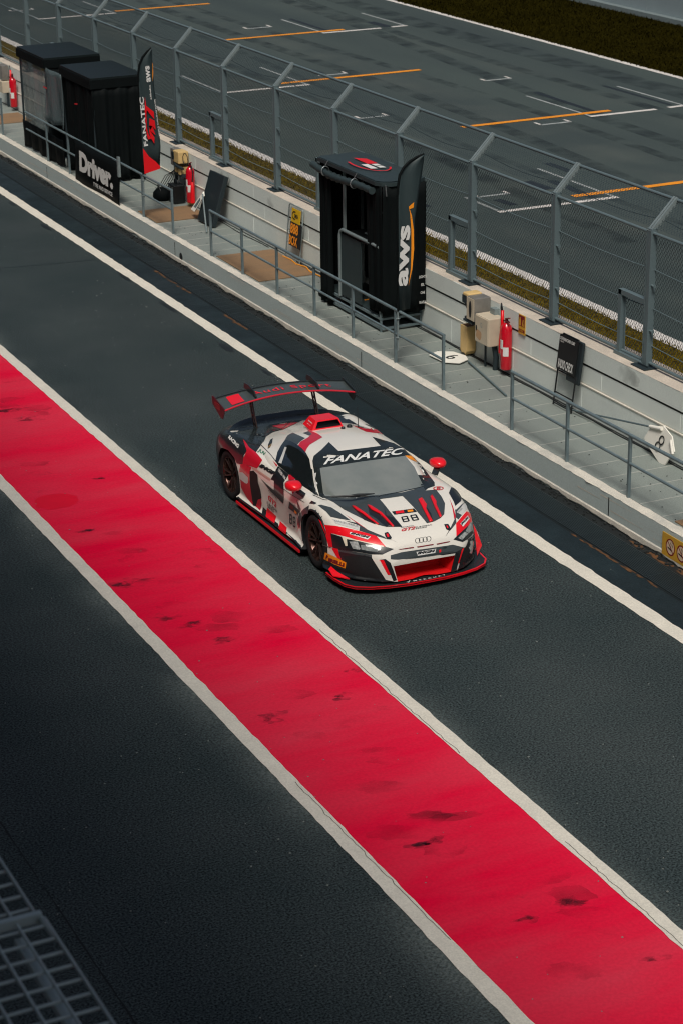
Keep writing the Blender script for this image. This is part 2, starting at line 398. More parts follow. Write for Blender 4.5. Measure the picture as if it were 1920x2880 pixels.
# kerb: face, ragged cream foot, worn cream top
kb = thing('pit_kerb', (14.1, 30, 0), 'low grey concrete kerb with worn cream edges below the railings', 'kerb')
kf = MB().add([(14.05,Y0,.0),(14.05,Y1,.0),(14.05,Y1,.405),(14.05,Y0,.405)], [(0,1,2,3)])
kf.add([(14.05,Y0,0),(14.25,Y0,0),(14.25,Y0,.405),(14.05,Y0,.405)], [(0,1,2,3)]); kf.build('face', 'kerb_face', kb)
n = 700; V = []; F = []
for i in range(n+1):
    y = 8+60*i/n
    V += [(14.05-.002+random.gauss(0,.004), y, .408), (14.07, y, .417+random.gauss(0,.002)), (14.195, y, .416+random.gauss(0,.002)), (14.215+random.gauss(0,.008), y, .402)]
    if i:
        b = 4*i
        F += [(b-4+k, b-3+k, b+1+k, b+k) for k in range(3)]
MB().add(V, F).build('top_edge', 'kerb_cream', kb)
V = []; F = []; dz = 0
for i in range(n+1):
    y = 8+60*i/n; dz = .8*dz+random.gauss(0, .010)
    V += [(14.035, y, .09+.3*random.gauss(0,.008)), (14.049, y, .105), (14.030, y, max(.012, .040+dz))]
    if i:
        b = 3*i; F += [(b-3, b-2, b+1, b), (b-1, b-3, b, b+2)]
MB().add(V, F).build('foot_band', 'kerb_cream', kb)
sc = MB()
for k in range(22):
    y = random.uniform(19, 46); L = random.uniform(.3, 1.3); z = random.uniform(.15,.36)
    sc.add([(14.0485, y, z), (14.0485, y+L, z+random.gauss(0,.015)), (14.0485, y+L, z+.005), (14.0485, y, z+.004)], [(0,1,2,3)])
sc.build('scratch', 'kerb_cream', kb)
ho = MB(); ho.lathe((14.046, 36.55, .15), [(.0,.0),(.075,.0),(.085,-.012),(.095,-.004)], 18, axis=(-1,0,0)); ho.build('drain_hole', 'drain_dark', kb)
j = MB()
for y in (44.45, 36.85, 28.9, 21.7): j.box((14.0475, y, .24), (.003, .018, .25))
j.build('joint', 'drain_dark', kb)
# platform with plank plates
pf = thing('pit_platform', (14.9, 30, .4), 'grey patterned metal walkway between kerb and pit wall', 'platform')
MB().span((14.21,Y0,0),(15.5,Y1,.385)).build('base', 'concrete', pf)
pm = MB(); pm.box((0,0,-.006), (1.20, .494, .012))
pme = pm.mesh('plate', 'deck')
em = MB(); em.box((0,0,.002), (1.2,.010,.004)); eme = em.mesh('plate_edge', 'deck_edge')
for k in range(80):
    y = 15.0+k*.5
    o = link('plate', pme, pf, (-.075, y-30, random.uniform(-.002,.001)))
    link('plate_edge', eme, o, (0, .247, 0))
gut = MB().span((15.43,Y0,.386),(15.5,Y1,.392)); gut.build('gutter', 'dirt', pf)
# plywood mats on the platform
for (x0,x1,y0,y1), lab in (((14.24,15.36,38.28,39.35),'orange brown plywood mat beside the red extinguisher and black panel'),
                            ((14.25,15.38,33.35,35.32),'worn plywood mat on the walkway under the yellow 888 board'),
                            ((14.24,15.36,18.9,20.5),'plywood mat on the walkway at the right edge of the photo'),
                            ((14.24,15.36,49.4,50.6),'plywood mat on the walkway far beyond the left tents'),
                            ((14.22,14.75,41.75,42.9),'dim plywood mat under the railing behind the sponsor banner')):
    o = MB().add([(x0,y0,.403),(x1-.03,y0-.01,.403),(x1,y1,.403),(x0+.02,y1+.02,.403),(x0,y0,.415),(x1-.03,y0-.01,.415),(x1,y1,.415),(x0+.02,y1+.02,.415)],
        [(0,1,2,3),(4,5,6,7),(0,1,5,4),(1,2,6,5),(2,3,7,6),(3,0,4,7)]).build('plywood_mat', 'plywood')
    tag(o, lab, 'mat', 'plywood mats on the walkway')
# pit wall of concrete blocks
pw = thing('pit_wall', (15.7, 30, .4), 'long low concrete block wall between pit walkway and race track', 'wall')
MB().span((15.52,Y0,0),(15.93,Y1,1.36)).build('core', 'concrete', pw)
def course(name, x0, x1, z0, z1, L, ph, mt):
    m = MB(); m.box((0,0,0), (x1-x0, L-.008, z1-z0)); me = m.mesh(name, mt)
    bmb = bmesh.new(); bmb.from_mesh(me); bmesh.ops.bevel(bmb, geom=bmb.edges[:], offset=.006, segments=1, affect='EDGES'); bmb.to_mesh(me); bmb.free()
    k = 0; y = 16+ph
    while y < 66:
        link(name, me, pw, ((x0+x1)/2-15.7+random.gauss(0,.001), y+L/2-30, (z0+z1)/2-.4)); y += L
course('lower_block', 15.475, 15.525, .385, .825, 1.95, .9, 'wall_block')
course('middle_block', 15.500, 15.53, .83, 1.105, 1.95, .43, 'wall_block')
course('coping_block', 15.488, 15.95, 1.125, 1.400, 2.9, .1, 'wall_block')
tp = MB(); n = 400; V = []; F = []
for i in range(n+1):
    y = 16+50*i/n
    V += [(15.486+random.gauss(0,.0015), y, 1.396), (15.50, y, 1.4045), (15.95, y, 1.4045)]
    if i: b = 3*i; F += [(b-3,b-2,b+1,b),(b-2,b-1,b+2,b+1)]
MB().add(V, F).build('weathered_top', 'wall_top', pw)
M('water_stain', (.10,.11,.105), .7); patchy('water_stain', 3.5, .42, .78, .38)
stm = MB()
for y, wd in ((28.85,.55),(28.4,.35),(37.75,.5),(23.55,.6),(33.0,.4),(21.6,.5),(30.2,.4),(35.6,.35)):
    for z0_, z1_ in ((1.13,1.385),):
        P_ = blob(y, (z0_+z1_)/2, wd/2, (z1_-z0_)/2, 0, 20, .12); stm.add([(15.4865, a, min(1.39, max(1.127, b))) for a, b in P_], [tuple(range(20))])
MB().span((15.466,16,.812),(15.50,66,.829)).build('ledge', 'kerb_cream', pw)
MB().span((15.497,16,1.098),(15.515,66,1.128)).build('recess', 'dirt', pw)
stm.build('water_stain', 'water_stain', pw)

# ------------------------------------------------------------------ catch fence
PY = [20.95+2.462*k for k in range(-1, 16)]
fx, zb, zc, zt = 15.69, 1.405, 3.325, 3.69
cf = thing('catch_fence', (fx, 30, zb), 'tall galvanised chain link catch fence on the pit wall leaning over the track', 'fence')
def off(p, o=(fx,30,zb)): return (p[0]-o[0], p[1]-o[1], p[2]-o[2])
pmb = MB()
pmb.span((-.05,-.052,.02),(.05,.018,zc-zb)); pmb.span((-.05,.036,.02),(.05,.056,zc-zb)); pmb.span((.02,.01,.02),(.045,.045,zc-zb-.03))
for z in (.42, 1.05): pmb.tube([(-.01,-.05,z+.1),(-.01,-.12,z+.1)], .016, 6); pmb.tube([(-.01,-.11,z+.1),(-.01,-.13,z+.1)], .026, 6)
pme = pmb.mesh('post', 'galv')
bmb = MB(); bmb.box((-.02,0,.009), (.26,.34,.018)); bmb.span((-.07,-.12,.018),(-.06,.12,.04)); bme = bmb.mesh('base_plate', 'galv_dark')
amb = MB()
for y0, y1 in ((-.045,-.012),(.006,.045)):
    amb.bar((-.03,(y0+y1)/2,zc-zb-.05), (.37,(y0+y1)/2,zt-zb), y1-y0, .07)
ame = amb.mesh('arm', 'galv_light')
for y in PY:
    p = link('post', pme, cf, (0, y-30, 0)); link('base_plate', bme, p); link('arm', ame, p)
ya, yb = PY[0]-30, PY[-1]-30
for nm, a, r_ in (('top_rail', (.36, zt-zb-.02), .024), ('bend_rail', (.0, zc-zb-.06), .024), ('bottom_rail', (.01, .06), .024)):
    MB().tube([(fx+a[0], PY[0], zb+a[1]), (fx+a[0], PY[-1], zb+a[1])], r_, 8).build(nm, 'galv', cf)
for z in (.30, .82, 1.36):
    cb = MB(); 
    for y0, y1 in zip(PY, PY[1:]):
        cb.tube([(fx+.03, y0+(y1-y0)*t/6, zb+z-.03*math.sin(math.pi*t/6)) for t in range(7)], .007, 5)
    cb.build('cable', 'galv', cf)
cb = MB()
for y0, y1 in zip(PY, PY[1:]):
    cb.tube([(fx+.16, y0+(y1-y0)*t/6, zb+zc-zb+.10-.07*math.sin(math.pi*t/6)) for t in range(7)], .006, 5)
cb.build('cable', 'wire', cf)
def chain(o, u, W, v, H, s=.062, wv=.075, r_=.0033):
    """diamond wire mesh of a W x H panel: bars along both diagonals"""
    m = MB(); o, u, v = Vector(o), Vector(u), Vector(v); nn = u.cross(v)*r_
    k = s*.5; sl = wv/s
    for sg in (1, -1):
        c = -H/sl
        t0 = -H/sl if sg > 0 else 0
        t = t0
        while t < (W if sg > 0 else W+H/sl):
            # x = t + sg*y/sl
            ys = sorted(((0-t)*sl*sg, (W-t)*sl*sg)); y0_, y1_ = max(0, ys[0]), min(H, ys[1])
            if y1_-y0_ > .02:
                A = o+u*(t+sg*y0_/sl)+v*y0_; B = o+u*(t+sg*y1_/sl)+v*y1_
                d = (B-A).normalized(); e = d.cross(nn).normalized()*r_*1.15; b_ = len(m.v)
                m.add([A-e, A+e, A+nn, B-e, B+e, B+nn], [(0,1,4,3),(1,2,5,4),(2,0,3,5)])
            t += s
    m.recalc = False
    return m
W_ = 2.462-.10
lo = chain((.045, -W_/2, .06), (0,1,0), W_, (0,0,1), zc-zb-.12).mesh('mesh_panel', 'wire')
dv = Vector((.36, 0, zt-zc)); Ld = dv.length
hi = chain((.02, -W_/2, zc-zb), (0,1,0), W_, dv.normalized(), Ld).mesh('mesh_panel', 'wire')
for y0, y1 in zip(PY, PY[1:]):
    link('mesh_panel', lo, cf, (0, (y0+y1)/2-30, 0)); link('mesh_panel', hi, cf, (0, (y0+y1)/2-30, 0))
# opening frames beside every second post
gmb = MB()
gmb.span((-.04,.585,.0),(.04,.655,.93)); gmb.span((-.04,.0,.86),(.04,.655,.93)); gmb.span((-.06,.0,.0),(.06,.70,.05)); gmb.span((.01,.54,.06),(.02,.575,.86))
gme_ = gmb.mesh('opening_frame', 'galv')
for y in (23.412, 28.336, 33.26, 38.184, 43.1, 48.0): link('opening_frame', gme_, cf, (0, y+.05-30, 0))

# ------------------------------------------------------------------ railings on the kerb
def railing(ys, label, y_end=None):
    x, z0, z1, z2 = 14.19, .405, 1.255, .88
    t = thing('railing', (x, ys[0], z0), label, 'railing', 'railings along the kerb')
    pm_ = MB(); pm_.span((-.019,-.019,0),(.019,.019,z1-z0-.01)); me = pm_.mesh('post', 'rail_paint')
    for y in ys: link('post', me, t, (0, y-ys[0], 0))
    ya, yb = min(ys), max(ys)
    if y_end is not None: ya, yb = min(ya, y_end), max(yb, y_end)
    MB().tube([(x,ya-.02,z1),(x,yb+.02,z1)], .024, 10).build('top_rail', 'rail_paint', t)
    MB().tube([(x,ya,z2),(x,yb,z2)], .02, 10).build('middle_rail', 'rail_paint', t)
railing([24.45,22.98,21.47,19.98,18.5], 'railing at the right edge in front of the radio check board')
railing([35.37,33.93,32.43,30.93,29.48,28.0,26.46], 'long railing in front of the tall black timing stand')
railing([37.27,38.85,40.33,41.8,43.3,44.75], 'railing that carries the black banner in front of the left tents', 46.2)
railing([48.05,49.5,51.0,52.5], 'railing at the far left beyond the tents')

# ------------------------------------------------------------------ race track
struct('race_track', MB().add([(19.38,Y0,.0),(33.3,Y0,.0),(33.3,Y1+40,.0),(19.38,Y1+40,.0)], [(0,1,2,3)]), 'track_asphalt')
struct('verge', MB().add([(15.93,Y0,-.004),(19.16,Y0,-.004),(19.16,Y1,-.004),(15.93,Y1,-.004)], [(0,1,2,3)]), 'soil_grass')
struct('track_edge_line', rough_strip(19.15, 19.42, 15, 80, .006, .008), 'track_white')
struct('track_edge_line', rough_strip(33.22, 33.42, 40, 100, .006, .006), 'track_white')
struct('infield', MB().add([(33.4,Y0,.002),(38.6,Y0,.002),(38.6,Y1+60,.002),(33.4,Y1+60,.002)], [(0,1,2,3)]), 'far_grass')
tm = MB()
def tl(x0, y0, x1, y1, wd, mi=0):
    a, b = Vector((x0,y0,0)), Vector((x1,y1,0)); d = (b-a).normalized(); p = Vector((-d.y, d.x, 0))*wd/2; n = max(2, int((b-a).length/.2)); 
    V = []; F = []
    for i in range(n+1):
        c = a.lerp(b, i/n); j1, j2 = random.gauss(0,.008), random.gauss(0,.008)
        V += [c+p*(1+j1*6)+Vector((0,0,.005+mi*.004)), c-p*(1+j2*6)+Vector((0,0,.005+mi*.004))]
        if i: F.append((2*i-2,2*i-1,2*i+1,2*i))
    return V, F
wt = MB(); og = MB(); fd = MB()
for x0, x1, y, k in ((21.31,24.17,37.4,1),(28.31,31.2,45.2,1),(21.6,24.15,52.7,1),(28.28,31.22,60.68,1),(21.5,24.2,68.0,1),(28.3,31.2,76,1)):
    wt.add(*tl(x0, y, x1-.95 if x0 > 28 else x1, y, .16)); 
    if x0 > 28: wt.add(*tl(x1-.55, y+.03, x1, y+.08, .16))
    for xx in (x0+.05, x1-.05):
        L = 3.2 if not (xx == x0+.05 and x0 < 28) else (1.5 if x0 == 21.31 else 3.0)
        fd.add(*tl(xx, y+.1, xx, y+L, .075))
for x0, x1, y, a, b in ((26.59,27.45,62.65,.35,.38),(23.22,24.02,47.75,.3,.33),(26.7,27.56,44.85,.33,.32),(28.52,29.33,50.88,.3,.33),(21.6,22.36,38.78,.3,.24),(24.96,25.8,53.8,.1,.3),(21.3,22.1,70.2,.3,.3)):
    fd.add(*tl(x0, y, x1, y, .11)); wt.add(*tl(x0+.02, y, x0+.02, y+a, .07)); wt.add(*tl(x1-.02, y, x1-.02, y+b, .07))
for x0, x1, y in ((23.37,27.6,37.88),(24.9,29.15,45.54),(23.5,27.8,53.22),(25.1,29.15,60.92),(24.3,27.7,68.4)): og.add(*tl(x0, y, x1, y+.06, .20, 1))
struct('grid_line', wt, 'track_white'); struct('grid_side_line', fd, 'faded_white'); struct('orange_line', og, 'orange_paint')
rb = MB()
for x, y, L, wd in ((28.75,45.4,3.3,.16),(30.9,45.5,3.2,.12),(28.6,60.9,3.0,.14),(30.6,60.8,1.2,.3),(23.7,37.6,1.8,.22),(23.3,38.7,.9,.3),(21.9,37.8,.6,.2),(25.2,54.2,.7,.2),(24.6,40.0,1.0,.2)):
    rb.add(*tl(x, y, x+random.gauss(0,.05), y+L, wd))
rb.add(*tl(20.3,38.5,20.25,39.3,.11)); rb.add(*tl(20.1,39.2,20.55,39.25,.09))
V_ = [(a,b,.0035) for a,b,c in rb.v]; rb.v = V_
struct('rubber_mark', rb, 'rubber_mark')
M('track_rubber', (.016,.024,.025), .6); patchy('track_rubber', 1.3, .38, .72, .55)
trb = MB()
for xa, xb, wd in ((25.0,26.6,.45),(27.1,27.2,.35),(28.3,30.4,.5),(29.6,31.4,.4),(22.6,23.6,.4),(31.6,32.4,.9),(24.2,24.6,.25)):
    V = []; F = []
    for i in range(41):
        y = 34+44*i/40; x = xa+(xb-xa)*i/40+.35*math.sin(i*.16+xa*3); V += [(x-wd/2, y, .0022), (x+wd/2, y, .0022)]
        if i: F.append((2*i-2,2*i-1,2*i+1,2*i))
    trb.add(V, F)
tag(trb.build('tyre_streaks', 'track_rubber'), kind='stuff')
# far barrier
bw = thing('barrier_wall', (38.9, 60, 0), 'pale grey panelled barrier wall beyond the dark infield grass', 'wall')
m = MB(); m.box((0,0,1.6),(.3,3.98,3.2)); me = m.mesh('panel', 'barrier')
for k in range(26): link('panel', me, bw, (0, -38+k*4.0-1.35, 0))
MB().span((38.5,10,.0),(38.745,120,.16)).build('plinth', 'galv_light', bw)
# grass
def blades(x0, x1, y0, y1, n, h, wd, mt, name):
    rng = np.random.default_rng(3)
    X = rng.uniform(x0, x1, n); Y = rng.uniform(y0, y1, n); A = rng.uniform(0, 6.28, n); Hh = h*rng.uniform(.4, 1.3, n)
    D = rng.normal(0, h*.5, (n, 2)); dx, dy = wd*np.cos(A), wd*np.sin(A); z = np.zeros(n)
    V = np.stack([np.stack([X-dx, Y-dy, z], 1), np.stack([X+dx, Y+dy, z], 1), np.stack([X+D[:,0], Y+D[:,1], Hh], 1)], 1).reshape(-1, 3)
    me = bpy.data.meshes.new(name); me.from_pydata(V.tolist(), [], np.arange(3*n).reshape(-1, 3).tolist()); me.materials.append(MATS[mt])
    return tag(link(name, me), kind='stuff')
blades(15.97, 19.2, 20, 52, 60000, .055, .012, 'grass_blade', 'verge_grass')
blades(33.35, 38.55, 42, 72, 30000, .07, .022, 'far_blade', 'infield_grass')
# ------------------------------------------------------------------ things along the pit wall
def U(x, y): return Vector((x, y, 0)).normalized()
# tall timing stand with rolled up side curtain
ts = thing('timing_stand', (15.1, 30.65, .4), 'tall black fabric timing stand with rolled curtain and round red emblem on its roof', 'stand')
x0, x1, y0, y1, zr = 14.70, 15.42, 29.55, 31.72, 2.85
m = MB()
for a in (14.75, 15.46):
    for z in (.46,.62): m.span((a-.018,29.60,z-.018),(a+.018,31.76,z+.018))
for y in (29.60, 31.76):
    for z in (.46,.62): m.span((14.75,y-.018,z-.018),(15.46,y+.018,z+.018))
for a in (14.75,15.46):
    for y in (29.62,30.7,31.74): m.span((a-.016,y-.016,.40),(a+.016,y+.016,.70))
m.build('base_frame', 'rail_paint', ts)
MB().span((14.77,29.62,.635),(15.44,31.74,.66)).build('floor_board', 'black_tarp', ts)
m = MB()
for y, a in ((30.25,14.95),(30.0,15.1),(30.62,15.02)): m.box((a,y,.663),(.16,.035,.004),.2)
m.build('tape_mark', 'orange_print', ts)
m = MB()     # roof slab with rounded corners, slightly domed
P = [(14.66,29.62),(14.72,29.50),(14.86,29.43),(15.30,29.43),(15.50,29.55),(15.50,31.62),(15.40,31.80),(14.74,31.80),(14.66,31.74)]
m.prism(P, (0,0,zr-.06), (1,0,0), (0,1,0), .06)
cx_, cy_ = 15.08, 30.6
V = [(cx_,cy_,zr+.05)]+[(cx_+(a-cx_)*.96, cy_+(b-cy_)*.97, zr+.012) for a,b in P]
m.add(V, [(0,i+1,(i+1)%len(P)+1) for i in range(len(P))]); m.build('roof', 'black_tarp', ts)
def rz(a, b): return zr+.058-.03*(abs(a-15.08)/.42+abs(b-30.6)/1.2)*.6
em = MB()
o_, u_, v_ = (15.06,30.62,zr+.056), (0,-1,0), (1,0,0)
em.flat(ring2d(-.02,.0,.60,.27,.035,-120,50), o_, u_, v_)
em.flat(poly2d([(-.55,-.02),(-.02,-.02),(.02,.14),(-.38,.14)]), o_, u_, v_)
em.build('roof_emblem', 'red_print', ts)
em = MB(); em.flat(poly2d([(-.02,-.14),(.33,-.14),(.36,-.03),(-.02,-.03)]), o_, u_, v_); em.flat(poly2d([(.02,.02),(.16,.02),(.19,.12),(.05,.12)]), o_, u_, v_); em.flat(poly2d([(.20,.02),(.33,.02),(.36,.12),(.23,.12)]), o_, u_, v_)
em.build('roof_emblem_bars', 'white_print', ts)
def curtain(name, A, B, zt_, zb_, mt, parent, folds=7, amp=.03, flare=0., n=40, t=.012, seed=1, kz=10):
    rg = random.Random(seed); A, B = Vector((*A, 0)), Vector((*B, 0)); d = (B-A); nn = Vector((-d.y, d.x, 0)).normalized(); V = []; F = []
    ph = [rg.uniform(0, 6.28) for _ in range(4)]
    for j in range(kz+1):
        f = j/kz; z = zt_+(zb_-zt_)*f
        for i in range(n+1):
            s_ = i/n
            w_ = amp*(.25+f)*(math.sin(folds*6.28*s_+ph[0]+.6*math.sin(3*f+ph[1]))+.5*math.sin(folds*2.3*6.28*s_+ph[2]))
            p = A+d*s_+nn*(w_+flare*f)
            V.append((p.x, p.y, z+.02*math.sin(9*s_+ph[3])*f))
    for j in range(kz):
        for i in range(n):
            a = j*(n+1)+i; F.append((a, a+1, a+n+2, a+n+1))
    m = MB(); m.add(V, F, 0, True); o = m.build(name, mt, parent); md = o.modifiers.new('s', 'SOLIDIFY'); md.thickness = t; return o
curtain('side_curtain', (14.72,29.46), (15.48,29.46), zr-.05, .72, 'black_fabric', ts, 2, .018, .02, seed=3)
curtain('front_corner_curtain', (14.69,30.02), (14.70,29.50), zr-.05, .74, 'black_fabric', ts, 2, .02, .02, seed=4)
curtain('back_curtain', (15.47,29.5), (15.47,31.75), zr-.05, .75, 'black_fabric', ts, 4, .02, 0, seed=5)
curtain('far_curtain', (15.46,31.76), (14.72,31.76), zr-.08, .46, 'black_fabric', ts, 3, .03, -.02, seed=6)
curtain('far_front_curtain', (14.68,31.76), (14.68,31.30), zr-.15, .44, 'black_fabric', ts, 2, .03, .02, seed=8)
m = MB(); pts = []
for i in range(25):
    s_ = i/24; pts.append((14.62+.01*math.sin(9*s_), 31.85-2.2*s_, zr-.13-.05*math.sin(math.pi*min(1,s_*1.0))-.02*math.sin(7*s_)))
m.tube(pts, [.055+.018*math.sin(23*i/24*3.1)*(1 if 2 < i < 22 else .3) for i in range(25)], 12)
m.build('rolled_curtain', 'black_tarp', ts)
m = MB()
for y in (31.35, 30.28): m.tube([(14.62+.070*math.cos(t), y, zr-.15+.078*math.sin(t)) for t in [k*.6283 for k in range(11)]], .010, 6); m.bar((14.62,y,zr-.06),(14.66,y-.02,zr+.02),.02,.01)
m.bar((14.74,29.42,zr-.02),(14.76,29.425,zr-.20),.03,.01); m.build('strap', 'alu', ts)
m = MB()
for a, y in ((14.78,30.98),(15.35,30.98),(14.78,29.68),(15.4,29.68),(15.4,31.6)): m.span((a-.02,y-.02,.64),(a+.02,y+.02,zr-.05))
m.build('frame_post', 'galv_light', ts)
m = MB(); m.tube([(14.72,31.05,.66),(14.72,31.05,1.68),(14.72,31.02,1.76),(14.72,30.94,1.80),(14.72,29.6,1.80)], .028, 10); m.build('grab_rail', 'galv_light', ts)
MB().span((14.76,30.1,1.72),(15.4,31.0,1.75)).build('desk', 'black_plastic', ts)
MB().span((14.735,30.30,.68),(14.75,31.03,1.72)).build('desk_panel', 'grey_fabric', ts)
m = MB()
for z in (2.05, 2.42): m.span((15.30,29.7,z),(15.34,30.98,z+.035))
m.span((14.95,29.7,1.78),(14.98,30.6,1.80)); m.build('monitor_bar', 'galv_light', ts)
m = MB(); m.span((15.28,29.75,2.10),(15.36,30.35,2.40)); m.span((15.28,30.4,2.10),(15.36,30.95,2.40)); m.span((15.28,29.75,2.47),(15.36,30.9,2.75)); m.build('monitor', 'black_plastic', ts)
m = MB()
for tx, z, w_ in (('LIGHTS',1.28,.13),('ESL',1.15,.06),('ONE',1.02,.08),('RAFA',.86,.12)): m.flat(text2d(tx, w_, .045, .02), (15.40,29.425,z), (1,0,0), (0,0,1))
m.build('sponsor_lettering', 'white_print', ts)
o = MB(); o.lathe((14.95,32.02,.4), [(0,.0),(.16,.0),(.17,.05),(.12,.10),(.0,.11)], 14); tag(o.build('black_cover', 'black_fabric'), 'small black folded cover on the walkway left of the timing stand', 'cover')

# feather flags clamped to the railings
def feather(name, L, Rr, y, x_pole, zbot, label):
    t = thing(name, (x_pole, y, zbot-.6), label, 'flag')
    poly = L+Rr[::-1]
    V = []; F = []; n = len(L)
    K = 8
    for i in range(n):
        for k in range(K+1):
            a = Vector((*L[i],)).lerp(Vector((*Rr[i],)), k/K)
            V.append((a.x, y-.02+.02*math.sin(k*.9+a.y*2), a.y))
        if i:
            for k in range(K): b = (i-1)*(K+1)+k; F.append((b, b+1, b+K+2, b+K+1))
    m = MB(); m.add(V, F, 0, True); o = m.build('flag_cloth', 'grey_fabric', t); o.modifiers.new('s', 'SOLIDIFY').thickness = .006
    m = MB(); m.tube([(a, y-.01, b) for a, b in L], .020, 8); m.build('sleeve', 'black_fabric', t)
    m = MB(); m.tube([(L[0][0], y, zbot-.62), (L[0][0], y, zbot+.3)], .016, 8)
    for dz in (-.12,-.42): m.tube([(L[0][0]+.03*math.cos(k), y+.03*math.sin(k), zbot+dz) for k in [j*.6283 for j in range(11)]], .008, 5)
    m.build('pole', 'galv_light', t)
    return t
L1 = [(14.17,1.27),(14.168,2.0),(14.165,2.7),(14.17,3.15),(14.20,3.34),(14.27,3.45),(14.37,3.53),(14.50,3.585),(14.605,3.61)]
R1 = [(14.36,1.28),(14.40,1.95),(14.445,2.66),(14.53,3.12),(14.57,3.32),(14.585,3.42),(14.60,3.50),(14.605,3.57),(14.61,3.60)]
f1 = feather('feather_flag', L1, R1, 27.88, 14.17, 1.27, 'charcoal feather flag with upright white aws letters and orange swoosh')
def flagtext(t, parts, y=27.88-.045):
    for mt, vf, x, z, ang, nm in parts:
        m = MB(); m.flat(rot2d(vf, ang), (x, y, z), (1,0,0), (0,0,1)); m.build(nm, mt, t)
sw = poly2d([(-.56,.0),(-.3,.055),(0,.075),(.3,.06),(.52,.02),(.62,-.02),(.64,.045),(.72,.05),(.66,-.035),(.55,-.01),(.3,.02),(0,.03),(-.3,.03)])
flagtext(f1, [('white_print', text2d('aws', .93, .16, .035), 14.258, 2.12, 87, 'lettering')])
m = MB(); m.flat(rot2d(([(a,-b) for a,b in sw[0]], sw[1]), 88), (14.345, 27.835, 2.2), (1,0,0), (0,0,1)); m.build('swoosh', 'orange_print', f1)
L2 = [(14.18,1.28),(14.178,1.8),(14.17,2.5),(14.168,3.0),(14.172,3.22),(14.20,3.38),(14.27,3.52),(14.37,3.62),(14.46,3.675)]
R2 = [(14.52,1.37),(14.55,1.8),(14.52,2.4),(14.48,2.9),(14.475,3.2),(14.472,3.36),(14.47,3.5),(14.468,3.61),(14.465,3.67)]
f2 = feather('feather_flag', L2, R2, 38.75, 14.17, 1.28, 'black feather flag with red stylised letters and red foot panel by the left tents')
y2 = 38.75-.05
flagtext(f2, [('white_print', text2d('FANATEC', .95, .085, .03), 14.225, 2.30, 93, 'lettering'), ('white_print', text2d('aws', .31, .085, .03), 14.355, 3.20, 93, 'lettering'),
    ('white_print', text2d('alibaba', .28, .03, .02), 14.385, 2.85, 93, 'lettering'), ('white_print', text2d('WORLD CHALLENGE EUROPE', .72, .025, .02), 14.50, 2.35, 95, 'lettering')], y2)
m = MB()
for P in ([(14.27,2.77),(14.29,2.60),(14.44,2.47),(14.44,2.33),(14.36,2.43),(14.30,2.52),(14.285,2.45),(14.285,2.15),(14.31,2.05),(14.42,1.86),(14.43,1.98),(14.345,2.12),(14.33,2.22),(14.40,2.20),(14.45,2.02),(14.46,2.12),(14.45,2.30),(14.345,2.36),(14.325,2.10),(14.355,1.96),(14.30,1.95),(14.26,2.06),(14.255,2.5)],):
    m.flat(poly2d(P), (0,y2,0), (1,0,0), (0,0,1))
m.flat(poly2d([(14.185,1.79),(14.30,1.62),(14.44,1.50),(14.525,1.40),(14.52,1.36),(14.19,1.29)]), (0,y2,0), (1,0,0), (0,0,1))
m.build('emblem', 'bright_red', f2)
m = MB(); m.flat(poly2d([(14.44,3.05),(14.46,3.2),(14.462,3.35),(14.45,3.42),(14.455,3.34),(14.445,3.2)]), (0,y2,0), (1,0,0), (0,0,1)); m.build('swoosh', 'orange_print', f2)

# two covered timing stands on the left
def tent(x0, x1, y0, y1, z, label, clear):
    t = thing('covered_stand', ((x0+x1)/2, (y0+y1)/2, .4), label, 'tent')
    m = MB(); m.prism([(x0-.05,y0-.05),(x1+.1,y0-.05),(x1+.1,y1+.05),(x0-.05,y1+.05)], (0,0,z-.03), (1,0,0), (0,1,0), .05); m.build('roof', 'tent_tarp', t)
    m = MB(); m.span((x0-.06,y0-.07,z-.20),(x1+.1,y0-.05,z-.02)); m.span((x0-.075,y0-.07,z-.20),(x0-.055,y1+.05,z-.02)); m.build('valance', 'black_fabric', t)
    m = MB()
    for a in (x0, x1):
        for b in (y0, y1): m.span((a-.02,b-.02,.4),(a+.02,b+.02,z-.03))
    m.build('frame_post', 'galv_dark', t)
    return t
t1 = tent(14.32, 15.45, 44.95, 46.75, 2.60, 'flat roofed black stand with clear plastic side curtain furthest left', True)
curtain('clear_curtain', (14.30,46.75), (14.30,45.15), 2.42, .85, 'clear_plastic', t1, 1.2, .03, .06, seed=2)
curtain('front_curtain', (14.30,45.1), (14.30,43.9), 2.42, 1.25, 'clear_plastic', t1, 1.0, .05, .03, seed=12)
curtain('skirt', (14.28,46.75), (14.28,43.9), 1.0, .43, 'black_fabric', t1, 5, .02, .0, seed=9)
curtain('side_curtain', (14.3,44.9), (15.45,44.9), 2.42, .45, 'black_fabric', t1, 3, .02, .0, seed=10)
curtain('back_curtain', (15.45,44.95), (15.45,46.7), 2.42, .45, 'black_fabric', t1, 3, .02, .0, seed=11)
t2 = tent(14.40, 15.42, 42.15, 44.0, 2.58, 'flat roofed black stand draped in dark curtains behind the sponsor banner', False)
curtain('front_curtain', (14.37,44.0), (14.37,42.1), 2.4, .45, 'black_fabric', t2, 3, .05, .04, seed=21)
curtain('side_curtain', (14.37,42.1), (15.45,42.1), 2.4, .45, 'black_fabric', t2, 3, .04, .02, seed=22)
curtain('back_curtain', (15.42,42.1), (15.42,44.0), 2.4, .45, 'black_fabric', t2, 3, .02, .0, seed=23)
MB().span((14.6,42.2,.45),(15.3,43.9,1.3)).build('equipment_shelf', 'black_plastic', t2)
